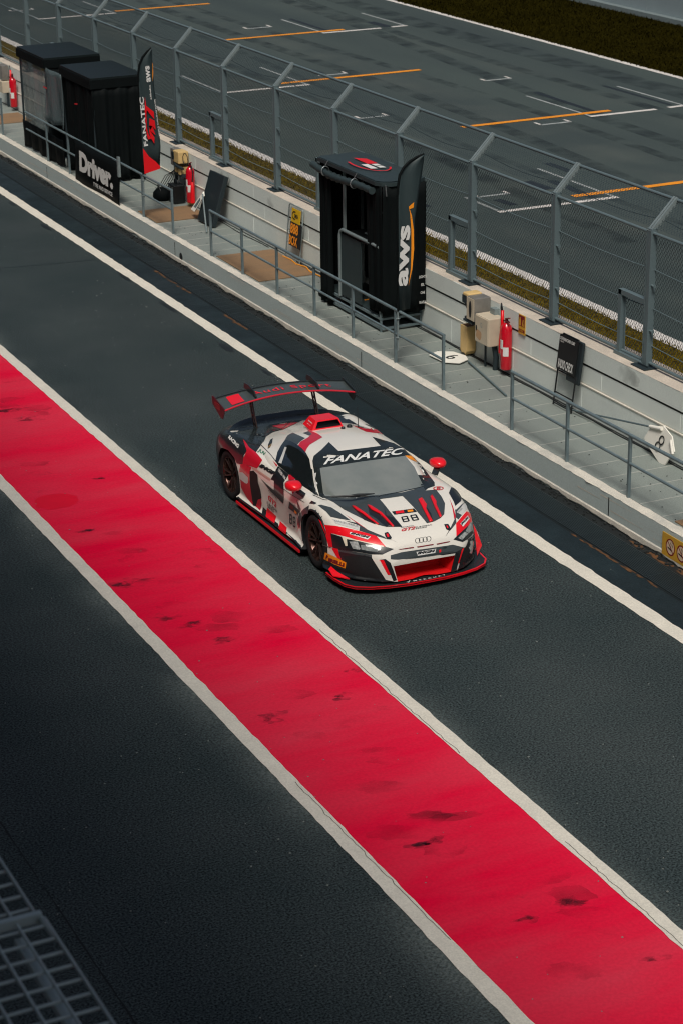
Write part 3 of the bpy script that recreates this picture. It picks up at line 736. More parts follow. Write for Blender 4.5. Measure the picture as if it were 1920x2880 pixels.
m = MB(); m.add([(14.30,43.05,1.92),(14.30,42.85,1.95),(14.30,42.85,1.98),(14.30,43.05,1.95)], [(0,1,2,3)]); m.build('red_tab', 'bright_red', t2)
m = MB(); m.add([(14.18,44.75,2.03),(14.18,44.5,2.03),(14.18,44.5,2.06),(14.18,44.75,2.06)], [(0,1,2,3)]); m.build('red_tab', 'bright_red', t1)
# hanging sponsor banner on the left railing
bn = thing('sponsor_banner', (14.12, 41.2, .45), 'black railing banner with white driver lettering below the left tents', 'banner')
V = []; F = []
for j in range(6):
    for i in range(25):
        s_ = i/24; y = 42.75-2.78*s_; zt_ = 1.27; zb_ = .40+.10*s_*(1-s_)
        f = j/5; V.append((14.155-.04*f+.018*math.sin(9*s_+2*f), y, zt_+(zb_-zt_)*f))
for j in range(5):
    for i in range(24): a = j*25+i; F.append((a,a+1,a+26,a+25))
m = MB(); m.add(V, F, 0, True); o = m.build('cloth', 'black_fabric', bn); o.modifiers.new('s','SOLIDIFY').thickness = .004
def onx(t, vf, x, y, z, mt, nm, tilt=0.):
    m = MB(); m.flat(vf, (x, y, z), (0,-1,0), (tilt,0,1)); return m.build(nm, mt, t)
onx(bn, text2d('Driver.', 2.05, .43, .06), 14.075, 41.25, .90, 'white_print', 'lettering', .04)
onx(bn, text2d('TYRE AND SERVICE', 1.15, .085, .03), 14.065, 40.85, .58, 'white_print', 'lettering', .04)
m = MB(); m.box((14.13,40.0,1.19),(.05,.075,.40)); m.build('edge_tube', 'galv_light', bn)

# fire extinguishers
def extinguisher(x, y, z, hgt, label, horn):
    t = thing('fire_extinguisher', (x, y, z), label, 'extinguisher', 'fire extinguishers on the pit wall')
    r_ = .088
    MB().lathe((x,y,z), [(0,0),(r_*.92,0),(r_,.02),(r_,hgt-.10),(r_*.85,hgt-.05),(r_*.45,hgt-.01),(.03,hgt),(0,hgt)], 20).build('cylinder', 'ext_red', t)
    m = MB(); m.tube([(x,y,z+hgt),(x,y,z+hgt+.06)], .025, 8); m.bar((x,y+.02,z+hgt+.06),(x-.02,y-.12,z+hgt+.10),.03,.018); m.bar((x,y+.02,z+hgt+.04),(x-.02,y-.11,z+hgt+.03),.03,.014); m.build('valve_handle', 'ext_dark_red', t)
    m = MB()
    for a0, z0_, z1_, in ((2.6,.33,.47),(3.6,.22,.36)):
        V = []
        for k in range(6):
            a = a0+k*.2; V += [(x+1.012*r_*math.cos(a), y+1.012*r_*math.sin(a), z+z0_), (x+1.012*r_*math.cos(a), y+1.012*r_*math.sin(a), z+z1_)]
        m.add(V, [(2*k,2*k+2,2*k+3,2*k+1) for k in range(5)], 0, True)
    m.build('label', 'white_print', t)
    if horn == 'up':
        m = MB(); m.lathe((x,y+.125,z+.22), [(.055,0),(.05,.2),(.028,.45),(.022,.66),(0,.66)], 12); m.build('horn', 'bright_red', t)
        m = MB(); m.tube([(x,y+.12,z+.85),(x-.01,y+.13,z+.95),(x,y+.16,z+.98),(x+.01,y+.19,z+.9),(x+.01,y+.18,z+.72),(x,y+.05,z+hgt+.02)], .010, 6); m.build('hose', 'black_plastic', t)
    else:
        m = MB(); m.lathe((x-.02,y-.14,z+.02), [(.05,0),(.045,.2),(.025,.40),(0,.42)], 12); m.build('horn', 'bright_red', t)
        m = MB(); m.tube([(x-.02,y-.14,z+.44),(x,y-.15,z+.62),(x,y-.05,z+hgt+.05)], .011, 6); m.tube([(x,y,z+hgt+.03)]+[(x-.02,y+.18+.14*math.cos(k),z+hgt+.10+.13*math.sin(k)) for k in (-1.2,-.4,.3,1,1.7,2.4,3.1,3.8)]+[(x,y+.06,z+hgt-.01)], .009, 6); m.build('hose', 'black_plastic', t)
extinguisher(15.38, 26.70, .50, .72, 'red fire extinguisher beside the cream cabinet and the yellow red sign', 'up')
extinguisher(15.34, 39.22, .50, .72, 'red fire extinguisher with hose loop next to the leaning black panel', 'down')
extinguisher(15.36, 50.9, .50, .72, 'dim red fire extinguisher at the far left edge beyond the tents', 'up')

# cabinets on the wall at the right
cb = thing('cream_cabinet', (15.36, 27.15, .85), 'cream metal cabinet with rust patch beside the right fire extinguisher', 'cabinet')
o = MB().span((15.20,26.92,.80),(15.47,27.33,1.23)); o = o.build('body', 'cream_box', cb); bevel(o, .012)
o = MB().span((15.188,26.935,.815),(15.20,27.315,1.215)).build('door', 'cream_box', cb)
MB().span((15.180,27.26,.99),(15.19,27.285,1.06)).build('lock', 'black_plastic', cb)
m = MB(); m.sheet(blob(0,0,.085,.075,0,20,.15), 0); m.v = [(15.1865, 27.2+a, .93+b) for a,b,c in m.v]
M('rust_bloom', (.62,.33,.14), .7, alpha=.55, var=.6, vscale=16, col2=(.55,.42,.28)); m.build('rust_patch', 'rust_bloom', cb)
m = MB(); m.flat(text2d('12', .05, .08, .02), (15.186,27.12,1.10), (0,-1,0), (0,0,1)); m.build('number', 'galv_light', cb)
m = MB(); m.tube([(15.33,27.24,.40),(15.33,27.24,.80)], .018, 8); m.tube([(15.38,27.02,.40),(15.38,27.0,.6),(15.36,27.03,.80)], .045, 8); m.build('conduit', 'galv_dark', cb)
ca = thing('meter_box', (15.36, 27.6, 1.15), 'steel and cream socket box with dark slot above the yellow bin', 'box')
o = MB().span((15.20,27.36,1.08),(15.48,27.60,1.44)).build('body', 'steel_box', ca); bevel(o, .012)
o = MB().span((15.19,27.37,1.09),(15.20,27.59,1.43)).build('cover', 'cream_box', ca)
m = MB(); m.prism([(.05*math.cos(t)*.7, .13*math.sin(t)) for t in [k*.3927 for k in range(16)]], (15.186,27.47,1.26), (0,-1,0), (0,0,1), .006); m.build('slot', 'black_plastic', ca)
o = MB().span((15.22,27.60,1.30),(15.47,27.78,1.46)).build('socket_hood', 'yellow_box', ca); bevel(o, .03, 3)
m = MB(); m.span((15.205,27.62,1.30),(15.225,27.76,1.42)); m.build('socket_face', 'galv_dark', ca)
m = MB(); m.tube([(15.24,27.62,1.24),(15.30,27.78,1.26)], .035, 8); m.span((15.26,27.42,1.00),(15.47,27.78,1.07)); m.tube([(15.22,27.45,1.03),(15.22,27.72,1.04)], .02, 8); m.span((15.3,27.60,1.06),(15.47,27.78,1.30)); m.build('cable_tray', 'galv_dark', ca)
m = MB(); m.span((15.40,27.10,1.22),(15.49,27.24,1.32)); m.span((15.42,27.15,1.14),(15.49,27.22,1.24)); m.build('bracket', 'galv_light', ca)
yb = thing('waste_tube', (15.38, 27.88, .42), 'yellow cardboard coloured bin tube fixed low on the wall', 'bin')
m = MB(); m.prism([(-.10,.45),(.10,.45),(.10,.06),(.06,.0),(.02,.03),(-.05,.01),(-.10,.05)], (15.30,27.88,.43), (0,-1,0), (0,0,1), -.16); m.build('body', 'yellow_box', yb)
MB().add([(15.32,27.80,.883),(15.44,27.80,.883),(15.44,27.96,.883),(15.32,27.96,.883)], [(0,1,2,3)]).build('opening', 'rust', yb)
# fire point sign
sg = thing('fire_sign', (15.48, 26.42, 1.25), 'small yellow and dark red fire point sign on the wall right of the extinguisher', 'sign')
MB().span((15.476,26.325,1.10),(15.487,26.515,1.395)).build('plate', 'sign_yellow', sg)
m = MB(); o_ = (15.474,26.42,1.25); u_, v_ = (0,-1,0), (0,0,1)
m.flat(poly2d([(-.085,-.03),(.085,-.03),(.085,.135),(-.085,.135)]), o_, u_, v_); m.flat(poly2d([(-.085,-.12),(.085,-.12),(.085,-.075),(-.085,-.075)]), o_, u_, v_); m.build('pictogram_field', 'sign_red', sg)
m = MB(); o_ = (15.472,26.42,1.25)
m.flat(poly2d([(-.07,-.02),(-.02,-.02),(-.02,.06),(-.035,.11),(-.055,.11),(-.07,.06)]), o_, u_, v_); m.flat(poly2d([(.02,-.02),(.07,-.02),(.05,.04),(.06,.09),(.03,.07),(.02,.03)]), o_, u_, v_); m.flat(text2d('FIRE',.10,.028,.02), (15.472,26.42,1.152), u_, v_); m.build('pictogram', 'sign_yellow', sg)

# pit boards
def board_frame(t, x, y, ya, zt_, zb_, rungs, lean, mt, hw):
    """ladder frame leaning on the wall; lean = x per z"""
    m = MB(); P = lambda yy, z: (x-(zt_-z)*lean, yy, z)
    m.tube([P(y+hw,zb_), P(y+hw,zt_-.04), P(y+hw-.04,zt_), P(y-hw+.04,zt_), P(y-hw,zt_-.04), P(y-hw,zb_)], .012, 8)
    for z in rungs: m.tube([P(y+hw,z), P(y-hw,z)], .010, 6)
    m.build('frame', mt, t); return P
b1 = thing('pit_board', (15.3, 24.95, .4), 'black pit board reading radio check leaning on the wall', 'board', 'pit boards leaning on the wall')
P = board_frame(b1, 15.42, 24.93, 0, 1.46, .41, (.92,.60,.44), .12, 'black_plastic', .245)
m = MB(); lean = Vector((.12,0,1)).normalized()
m.box((15.375,24.93,1.20),(.035,.50,.50), mat=Matrix((Vector((1,0,-.12)).normalized(), Vector((0,1,0)), lean)).transposed()); o = m.build('panel', 'black_plastic', b1)
m = MB(); m.box((15.40,24.77,1.14),(.05,.34,.62), mat=Matrix((Vector((1,0,-.12)).normalized(), Vector((0,1,0)), lean)).transposed()); o = m.build('back_box', 'dark_panel', b1); bevel(o, .03, 3)
vv = (.12,0,1)
m = MB(); m.flat(text2d('RADIO CHECK', .40, .13, .03), (15.330,24.925,1.045), (0,-1,0), vv); m.build('lettering', 'white_print', b1); m = MB(); m.flat(text2d('SCHUMACHER CLRT', .40, .045, .03), (15.378,24.96,1.40), (0,-1,0), vv); m.flat(text2d('RACING', .09, .018, .02), (15.373,25.10,1.355), (0,-1,0), vv); m.build('lettering', 'white_print', b1)
b2 = thing('pit_board', (15.35, 34.4, .4), 'yellow and black pit board reading 888 box', 'board', 'pit boards leaning on the wall')
P = board_frame(b2, 15.45, 34.37, 0, 1.40, .41, (1.12,.94,.72,.46), .10, 'galv_light', .30)
def tilted(cx, cy, cz, dy, dz, th, mt, nm, t, lean_=.10, shear=0):
    lv = Vector((lean_,0,1)).normalized(); m = MB(); m.box((cx,cy,cz),(th,dy,dz), mat=Matrix((Vector((1,0,-lean_)).normalized(), Vector((0,1,0)), lv)).transposed()); return m.build(nm, mt, t)
tilted(15.415,34.32,1.225,.36,.26,.012,'yellow_print','logo_plate',b2)
tilted(15.39,34.28,1.0,.48,.22,.012,'black_print','number_plate',b2)
tilted(15.368,34.28,.785,.48,.21,.012,'black_print','word_plate',b2)
vv = (.10,0,1)
m = MB(); m.flat(text2d('888', .34, .185, .035), (15.380,34.33,1.0), (0,-1,0), vv); m.build('lettering', 'orange_print', b2); m = MB(); m.flat(text2d('BOX', .36, .175, .03), (15.358,34.34,.785), (0,-1,0), vv); m.build('lettering', 'orange_print', b2)
m = MB(); m.flat(ring2d(-.04,0,.11,.075,.02,70,290,16), (15.405,34.32,1.24), (0,-1,0), vv); m.flat(text2d('OMEGA', .17, .07, .04), (15.405,34.29,1.235), (0,-1,0), vv); m.build('logo', 'black_print', b2)
oc = MB(); oc.tube([(15.33,34.75,.42),(15.34,34.4,.425),(15.30,34.1,.42),(15.36,33.8,.43),(15.30,33.5,.42),(15.34,33.0,.42),(15.38,32.3,.42)], .012, 6)
tag(oc.build('extension_cord', 'orange_cord'), 'orange cord lying along the wall below the 888 board', 'cord')
# big black panel leaning on the wall
bp = thing('leaning_board', (15.3, 37.8, .4), 'large blank black panel leaning against the wall next to the extinguisher', 'board')
m = MB(); A, B, C, D = (15.08,38.05,.405),(15.10,37.36,.405),(15.45,37.48,1.32),(15.45,38.22,1.31)
nx = Vector((-.09,0,.035)); q = lambda p, k: (p[0]+nx.x*k, p[1], p[2]+nx.z*k)
m.add([A,B,C,D]+[q(p,1) for p in (A,B,C,D)], [(0,1,2,3),(4,5,6,7),(0,1,5,4),(1,2,6,5),(2,3,7,6),(3,0,4,7)]); o = m.build('panel', 'dark_panel', bp); bevel(o, .012)
m = MB(); m.box((15.34,38.12,1.18),(.03,.03,.10)); m.box((15.26,38.10,.86),(.03,.03,.10)); m.build('handle', 'black_plastic', bp)
# tilted white pole sign in front of it
ws = thing('lollipop_board', (15.05, 38.0, .4), 'white framed stop board tilted on its pole near the left extinguisher', 'sign')
m = MB(); V = [(15.02,38.44,.56),(15.10,38.0,.96),(15.06,37.88,.90),(14.96,38.10,.58)]
n_ = Vector((.05,.03,.02)); m.add(V+[tuple(Vector(p)+n_) for p in V], [(0,1,2,3),(4,5,6,7),(0,1,5,4),(1,2,6,5),(2,3,7,6),(3,0,4,7)]); o = m.build('plate', 'white_board', ws)
m = MB(); c_ = sum((Vector(p) for p in V), Vector())/4; m.add([tuple(c_+(Vector(p)-c_)*.55-n_*.12) for p in V], [(0,1,2,3)]); m.build('symbol', 'galv', ws)
m = MB(); m.tube([(15.08,37.94,.95),(14.78,37.05,.42)], .016, 8); m.build('pole', 'galv_light', ws)
# cables, bag and box on the left
lb = thing('meter_box', (15.3, 39.85, 1.1), 'pale socket box with yellow hood above the black bag at left', 'box')
o = MB().span((15.32,39.95,1.08),(15.48,40.22,1.42)).build('body', 'steel_box', lb); bevel(o, .012)
o = MB().span((15.25,39.60,1.20),(15.47,39.90,1.44)).build('socket_hood', 'yellow_box', lb); bevel(o, .02)
m = MB(); m.span((15.28,39.62,.98),(15.47,39.72,1.12)); m.span((15.28,39.78,1.0),(15.47,39.90,1.12)); m.build('socket', 'yellow_box', lb)
m = MB(); m.span((15.24,39.84,1.25),(15.26,39.95,1.4)); m.tube([(15.3,39.95,1.2),(15.25,39.75,1.15),(15.3,39.5,1.12)], .03, 8); m.span((15.33,40.0,.40),(15.38,40.06,1.2)); m.span((15.3,39.55,.93),(15.47,39.95,.99)); m.build('cable_tray', 'galv_dark', lb)
m = MB()
for k in range(5): m.tube([(15.36,39.98,1.15-.03*k),(15.30,40.1+.1*k,.8),(15.25,40.35+.12*k,.55-.02*k),(15.3,40.7+.1*k,.43)], .008, 5)
m.build('cable', 'black_plastic', lb)
fb = thing('meter_box', (15.36, 51.75, 1.1), 'partly seen steel socket box at the far left edge beyond the tents', 'box')
o = MB().span((15.30,51.55,1.05),(15.47,51.95,1.40)).build('body', 'steel_box', fb); bevel(o, .012)
o = MB().span((15.26,51.45,.75),(15.47,51.75,1.03)).build('socket', 'cream_box', fb); bevel(o, .012)
m = MB(); m.tube([(15.4,51.5,.41),(15.4,51.5,.76)], .03, 8); m.build('conduit', 'galv_dark', fb)
bg_ = thing('tool_case', (15.2, 39.75, .4), 'black tool case standing on the walkway under the left socket box', 'case')
o = MB().span((15.12,39.58,.41),(15.36,39.92,.78)).build('body', 'black_plastic', bg_); bevel(o, .03, 3)
m = MB(); m.tube([(15.24,39.66,.78),(15.24,39.66,.86),(15.24,39.84,.86),(15.24,39.84,.78)], .014, 6); m.build('handle', 'black_plastic', bg_)
m = MB(); m.span((15.115,39.64,.70),(15.12,39.70,.74)); m.span((15.115,39.78,.70),(15.12,39.84,.74)); m.build('latch', 'alu', bg_)
bg2 = thing('equipment_bag', (15.05, 40.1, .4), 'low slumped black bag next to the black tool case', 'bag')
m = MB(); V = []; 
m.lathe((15.08,40.12,.405), [(0,0),(.17,0),(.20,.06),(.19,.15),(.13,.22),(.05,.25),(0,.25)], 16); m.build('bag_body', 'black_fabric', bg2)
m = MB(); m.tube([(15.0,40.0,.6),(14.98,40.06,.70),(15.0,40.16,.71),(15.02,40.22,.6)], .012, 6); m.build('handle', 'black_plastic', bg2)
ycb = MB().span((15.36,39.36,.41),(15.46,39.46,.80)); tag(ycb.build('waste_tube', 'yellow_box'), 'yellow bin tube standing behind the left fire extinguisher', 'bin')
# number plates on poles
n9 = thing('number_board', (15.0, 27.8, .41), 'white lollipop board with 9 lying flat on the walkway', 'sign')
P9 = [(14.797,28.063),(15.001,28.169),(15.209,28.039),(15.279,27.762),(15.213,27.573),(15.015,27.469),(14.83,27.62)]
MB().prism(P9, (0,0,.425), (1,0,0), (0,1,0), .012).build('plate', 'white_board', n9)
m = MB(); m.flat(rot2d(text2d('9', .15, .24, .01), 118), (15.06,27.80,.4385), (1,0,0), (0,1,0)); m.build('numeral', 'black_print', n9)
m = MB(); m.tube([(15.18,27.50,.43),(14.875,25.80,.42)], .016, 8); m.build('pole', 'galv', n9)
n8 = thing('number_board', (15.3, 22.5, .41), 'white lollipop board with 8 leaning against the wall', 'sign')
F8 = [(-.02,.86),(-.25,.78),(-.352,.597),(-.326,.556),(.08,.375),(.206,.391),(.259,.484),(.353,.616),(.242,.791),(.02,.868)]
m = MB(); ux = Vector((0,-1,0)); vx = Vector((.16,0,1))
m.prism([(a,b-.39) for a,b in F8], (15.32-.03,22.5,.405), ux, vx, -.02); m.build('plate', 'white_board', n8)
m = MB()
for dz in (-.060, .060): m.flat(rot2d(ring2d(0, dz, .060, .070, .020, n=28), -33), (15.285+.245*.16-.0085,22.475,.405+.245), ux, vx)
m.build('numeral', 'black_print', n8)
m = MB(); m.tube([(15.345,22.48,.845),(15.34,22.75,.80)], .024, 10); m.tube([(15.325,22.235,.77),(15.31,22.15,.60)], .020, 8); m.build('pole_socket', 'white_board', n8)
m = MB(); m.tube([(15.34,22.70,.805),(15.33,24.72,.45)], .014, 8); m.build('pole', 'galv', n8)
cab = MB()
cab.tube([(15.40+.012*math.sin(k*1.7), 19.5+.4*k, .408) for k in range(38)], .009, 5)
cab.tube([(15.36+.02*math.sin(k*.9+1), 35.5+.3*k, .409) for k in range(10)], .008, 5)
tag(cab.build('wall_cable', 'black_plastic'), 'thin black cable running along the foot of the pit wall', 'cable')
dbr = MB()
for k in range(170):
    x, y = random.uniform(14.28, 15.42), random.uniform(19, 40); q_ = random.uniform(.004, .013)
    dbr.box((x, y, .406), (q_, q_*random.uniform(.6,2), .006), random.uniform(0, 3))
tag(dbr.build('walkway_debris', 'dirt'), kind='stuff')
# no smoking sign on the kerb face
ns = thing('no_smoking_sign', (14.04, 20.1, .22), 'yellow sign with red no smoking rings on the kerb face', 'sign')
MB().span((14.030,19.75,.055),(14.040,20.44,.35)).build('plate', 'sign_yellow', ns)
for k, yy in enumerate((20.255, 20.02, 19.84)):
    m = MB(); m.flat(ring2d(0,0,.098,.108,.016), (14.028,yy,.20), (0,-1,0), (0,0,1)); m.flat(rot2d(poly2d([(-.09,-.007),(.09,-.007),(.09,.007),(-.09,.007)]), -48), (14.0275,yy,.20), (0,-1,0), (0,0,1)); m.build('red_ring', 'sign_red', ns)
    M('sign_pale', (.66,.50,.36), .5)
    m = MB(); m.flat(poly2d([(.083*math.cos(t), .093*math.sin(t)) for t in [j*.2618 for j in range(24)]]), (14.029,yy,.20), (0,-1,0), (0,0,1)); m.build('disc', 'sign_pale', ns)
    m = MB(); m.flat(poly2d([(-.06,-.025),(.045,-.05),(.045,-.03),(-.06,-.005)]), (14.0282,yy,.20), (0,-1,0), (0,0,1))
    for q in range(2): m.flat(poly2d([(.0+.03*q,.0),(.012+.03*q,.03),(-.005+.03*q,.05),(.01+.03*q,.075),(.017+.03*q,.075),(.003+.03*q,.05),(.02+.03*q,.03),(.008+.03*q,-.002)]), (14.0282,yy,.20), (0,-1,0), (0,0,1))
    m.build('cigarette', 'black_print', ns)

# ------------------------------------------------------------------ steel mesh canopy below the camera, unseen pit building that shades the lane
gc = thing('mesh_canopy', (1.6, 6.8, 5.8), 'pale grey square mesh canopy in the bottom left corner near the camera', 'canopy')
m = MB()
def gwire(x0, x1, ys, xs, y0, y1, z, r_):
    for y in ys: m.tube([(x0,y,z),(x1,y,z)], r_, 6)
    for x in xs: m.tube([(x,y0,z+.008),(x,y1,z+.008)], r_, 6)
gwire(.9, 1.945, [6.94+.1035*k for k in range(14)], [1.945-.09*k if k < 2 else 1.855-.105*(k-1) for k in range(9)], 6.90, 8.35, 5.80, .0068)
gwire(.9, 1.967, [6.80-.1005*k for k in range(22)], [1.967-.108*k for k in range(10)], 4.6, 6.84, 5.80, .0068)
m.build('wire_grid', 'canopy_steel', gc)
m = MB(); m.bar((.9,6.872,5.80),(1.965,6.872,5.80),.028,.04); m.tube([(1.957,6.90,5.8),(1.965,6.70,5.8)], .012, 8); m.build('cross_bar', 'canopy_steel', gc)
m = MB(); m.bar((1.852,6.81,5.755),(1.852,4.6,5.755),.034,.03); m.build('stiffener', 'canopy_steel', gc)
bd = thing('unseen_pit_building', (-8, 20, 0), 'unseen pit building with terrace and added roof canopy shading the near side of the lane', 'building')  # outside the view, put in to block sky and sun over the near lane
MB().span((-16,-50,0),(.25,95,8.6)).build('wall', 'building', bd)
MB().span((-16,-50,8.55),(.28,95,8.75)).build('terrace_slab', 'building', bd)
MB().span((-16,-50,14.2),(3.0,95,14.7)).build('shade_roof', 'building', bd)  # overhang depth set for the shade it throws on the lane
m = MB()
for k in range(18): m.span((.25,-46+8*k,0),(.30,-40.5+8*k,4.2))
m.build('garage_door', 'building_glass', bd)
m = MB()
for k in range(15): m.span((-4.2,-45+10*k,8.7),(-3.8,-44.6+10*k,14.2))
m.build('column', 'building', bd)
m = MB(); m.span((1.7,4.6,5.74),(1.9,4.66,5.77)); m.bar((.25,6.87,5.2),(1.7,6.87,5.79),.03,.03); m.build('canopy_bracket', 'galv', gc)
# ------------------------------------------------------------------ the racing car : body surfaces (a forward of front axle, b to the left side, z up)
CX, CY = 11.03, 22.08
CAR_ROT = (Matrix.Rotation(R(-.4), 4, 'Z') @ Matrix.Rotation(R(.8), 4, 'Y'))
def cw(a, b, z): return Vector((CX+b, CY-a, z))
def cr1(P, t):
    """catmull-rom through the rows of P at parameter t (0..len-1)"""
    i = min(int(t), len(P)-2); f = t-i
    p0, p1, p2, p3 = P[max(i-1,0)], P[i], P[i+1], P[min(i+2,len(P)-1)]
    return .5*((2*p1)+(-p0+p2)*f+(2*p0-5*p1+4*p2-p3)*f*f+(-p0+3*p1-3*p2+p3)*f**3)
def loft(stations, na, nv, amin_step=None):
    A = np.array([s_[0] for s_ in stations], float); P = np.array([s_[1] for s_ in stations], float)
    G = []
    n = len(A)
    for k in range(na+1):
        t = (n-1)*k/na; i = min(int(t), n-2); f = t-i
        a = A[i]*(1-f)+A[i+1]*f
        # non-uniform hermite along a
        def tang(j):
            if j == 0: return (P[1]-P[0])/(A[1]-A[0])
            if j == n-1: return (P[-1]-P[-2])/(A[-1]-A[-2])
            d0 = (P[j]-P[j-1])/(A[j]-A[j-1]); d1 = (P[j+1]-P[j])/(A[j+1]-A[j])
            return np.where(d0*d1 > 0, 2*d0*d1/(d0+d1+1e-9*np.sign(d0+d1+1e-12)), 0)
        h = A[i+1]-A[i]; h00 = 2*f**3-3*f*f+1; h10 = f**3-2*f*f+f; h01 = -2*f**3+3*f*f; h11 = f**3-f*f
        row = h00*P[i]+h10*h*tang(i)+h01*P[i+1]+h11*h*tang(i+1)
        m = len(row)
        G.append([(a, *cr1(row, (m-1)*q/nv)) for q in range(nv+1)])
    return G
def closed_body(G):
    """half profiles -> closed mirrored tube mesh in world coordinates"""
    m = MB(); nv = len(G[0]); rings = []
    V = []; F = []
    for row in G:
        ring = [cw(a, -max(b,0), z) for a, b, z in row] + [cw(a, max(b,0), z) for a, b, z in row[-2:0:-1]]
        V += ring
    n = 2*nv-2
    for i in range(len(G)-1):
        for k in range(n): F.append((i*n+k, i*n+(k+1) % n, (i+1)*n+(k+1) % n, (i+1)*n+k))
    F.append(tuple(range(n))); F.append(tuple((len(G)-1)*n+k for k in range(n))[::-1])
    m.add(V, F, 0, True); return m
BODY = [  # a, [(b, z) from centre line over the fender down the side to the underbody]
 (1.085,[(0,.40),(.15,.398),(.30,.39),(.38,.375),(.42,.36),(.44,.34),(.45,.31),(.45,.25),(.44,.17),(.40,.12),(0,.12)]),
 (1.060,[(0,.485),(.17,.478),(.33,.455),(.44,.43),(.49,.405),(.515,.37),(.525,.32),(.525,.25),(.515,.17),(.48,.12),(0,.12)]),
 (1.020,[(0,.560),(.18,.556),(.36,.538),(.48,.500),(.545,.460),(.580,.41),(.59,.34),(.59,.25),(.58,.17),(.54,.12),(0,.12)]),
 (.950,[(0,.612),(.20,.610),(.40,.598),(.54,.560),(.625,.505),(.665,.44),(.68,.35),(.68,.25),(.66,.17),(.62,.12),(0,.12)]),
 (.850,[(0,.655),(.22,.655),(.43,.645),(.58,.622),(.70,.560),(.755,.48),(.775,.37),(.775,.26),(.76,.17),(.72,.12),(0,.12)]),
 (.720,[(0,.702),(.23,.700),(.45,.688),(.61,.672),(.745,.630),(.825,.545),(.850,.41),(.855,.27),(.84,.17),(.80,.12),(0,.12)]),
 (.530,[(0,.752),(.24,.748),(.47,.728),(.65,.726),(.79,.705),(.885,.625),(.925,.46),(.935,.28),(.93,.17),(.89,.12),(0,.12)]),
 (.300,[(0,.802),(.25,.795),(.49,.765),(.67,.772),(.81,.770),(.910,.700),(.958,.53),(.965,.30),(.95,.17),(.92,.12),(0,.12)]),
 (.000,[(0,.845),(.26,.838),(.50,.800),(.69,.802),(.84,.805),(.930,.745),(.978,.57),(.980,.32),(.96,.18),(.93,.12),(0,.12)]),
 (-.300,[(0,.860),(.27,.855),(.52,.830),(.71,.818),(.85,.806),(.930,.745),(.972,.57),(.970,.34),(.95,.18),(.92,.12),(0,.12)]),
 (-.650,[(0,.860),(.28,.858),(.54,.840),(.73,.825),(.86,.803),(.920,.745),(.945,.60),(.925,.38),(.91,.20),(.90,.12),(0,.12)]),
 (-1.20,[(0,.870),(.28,.868),(.54,.855),(.73,.845),(.87,.825),(.925,.765),(.950,.62),(.925,.40),(.91,.20),(.90,.12),(0,.12)]),
 (-1.70,[(0,.890),(.28,.888),(.54,.880),(.73,.872),(.87,.855),(.940,.795),(.968,.65),(.955,.42),(.94,.20),(.92,.12),(0,.12)]),
 (-2.20,[(0,.890),(.28,.888),(.54,.885),(.74,.890),(.88,.885),(.960,.815),(.992,.67),(.990,.42),(.97,.20),(.94,.12),(0,.12)]),
 (-2.70,[(0,.865),(.28,.862),(.54,.858),(.75,.876),(.88,.880),(.965,.810),(.998,.67),(.998,.42),(.98,.22),(.94,.14),(0,.14)]),
 (-3.02,[(0,.835),(.28,.834),(.54,.832),(.74,.842),(.86,.842),(.945,.772),(.980,.65),(.98,.42),(.95,.26),(.90,.20),(0,.20)]),
 (-3.16,[(0,.828),(.28,.827),(.54,.824),(.72,.822),(.84,.805),(.925,.738),(.958,.62),(.955,.44),(.93,.32),(.86,.26),(0,.26)]),
 (-3.28,[(0,.828),(.28,.826),(.54,.818),(.69,.800),(.80,.775),(.870,.712),(.905,.60),(.905,.46),(.88,.34),(.80,.30),(0,.30)]),
 (-3.33,[(0,.810),(.28,.808),(.54,.800),(.66,.780),(.76,.750),(.825,.695),(.860,.60),(.86,.46),(.83,.36),(.76,.33),(0,.33)]),
]
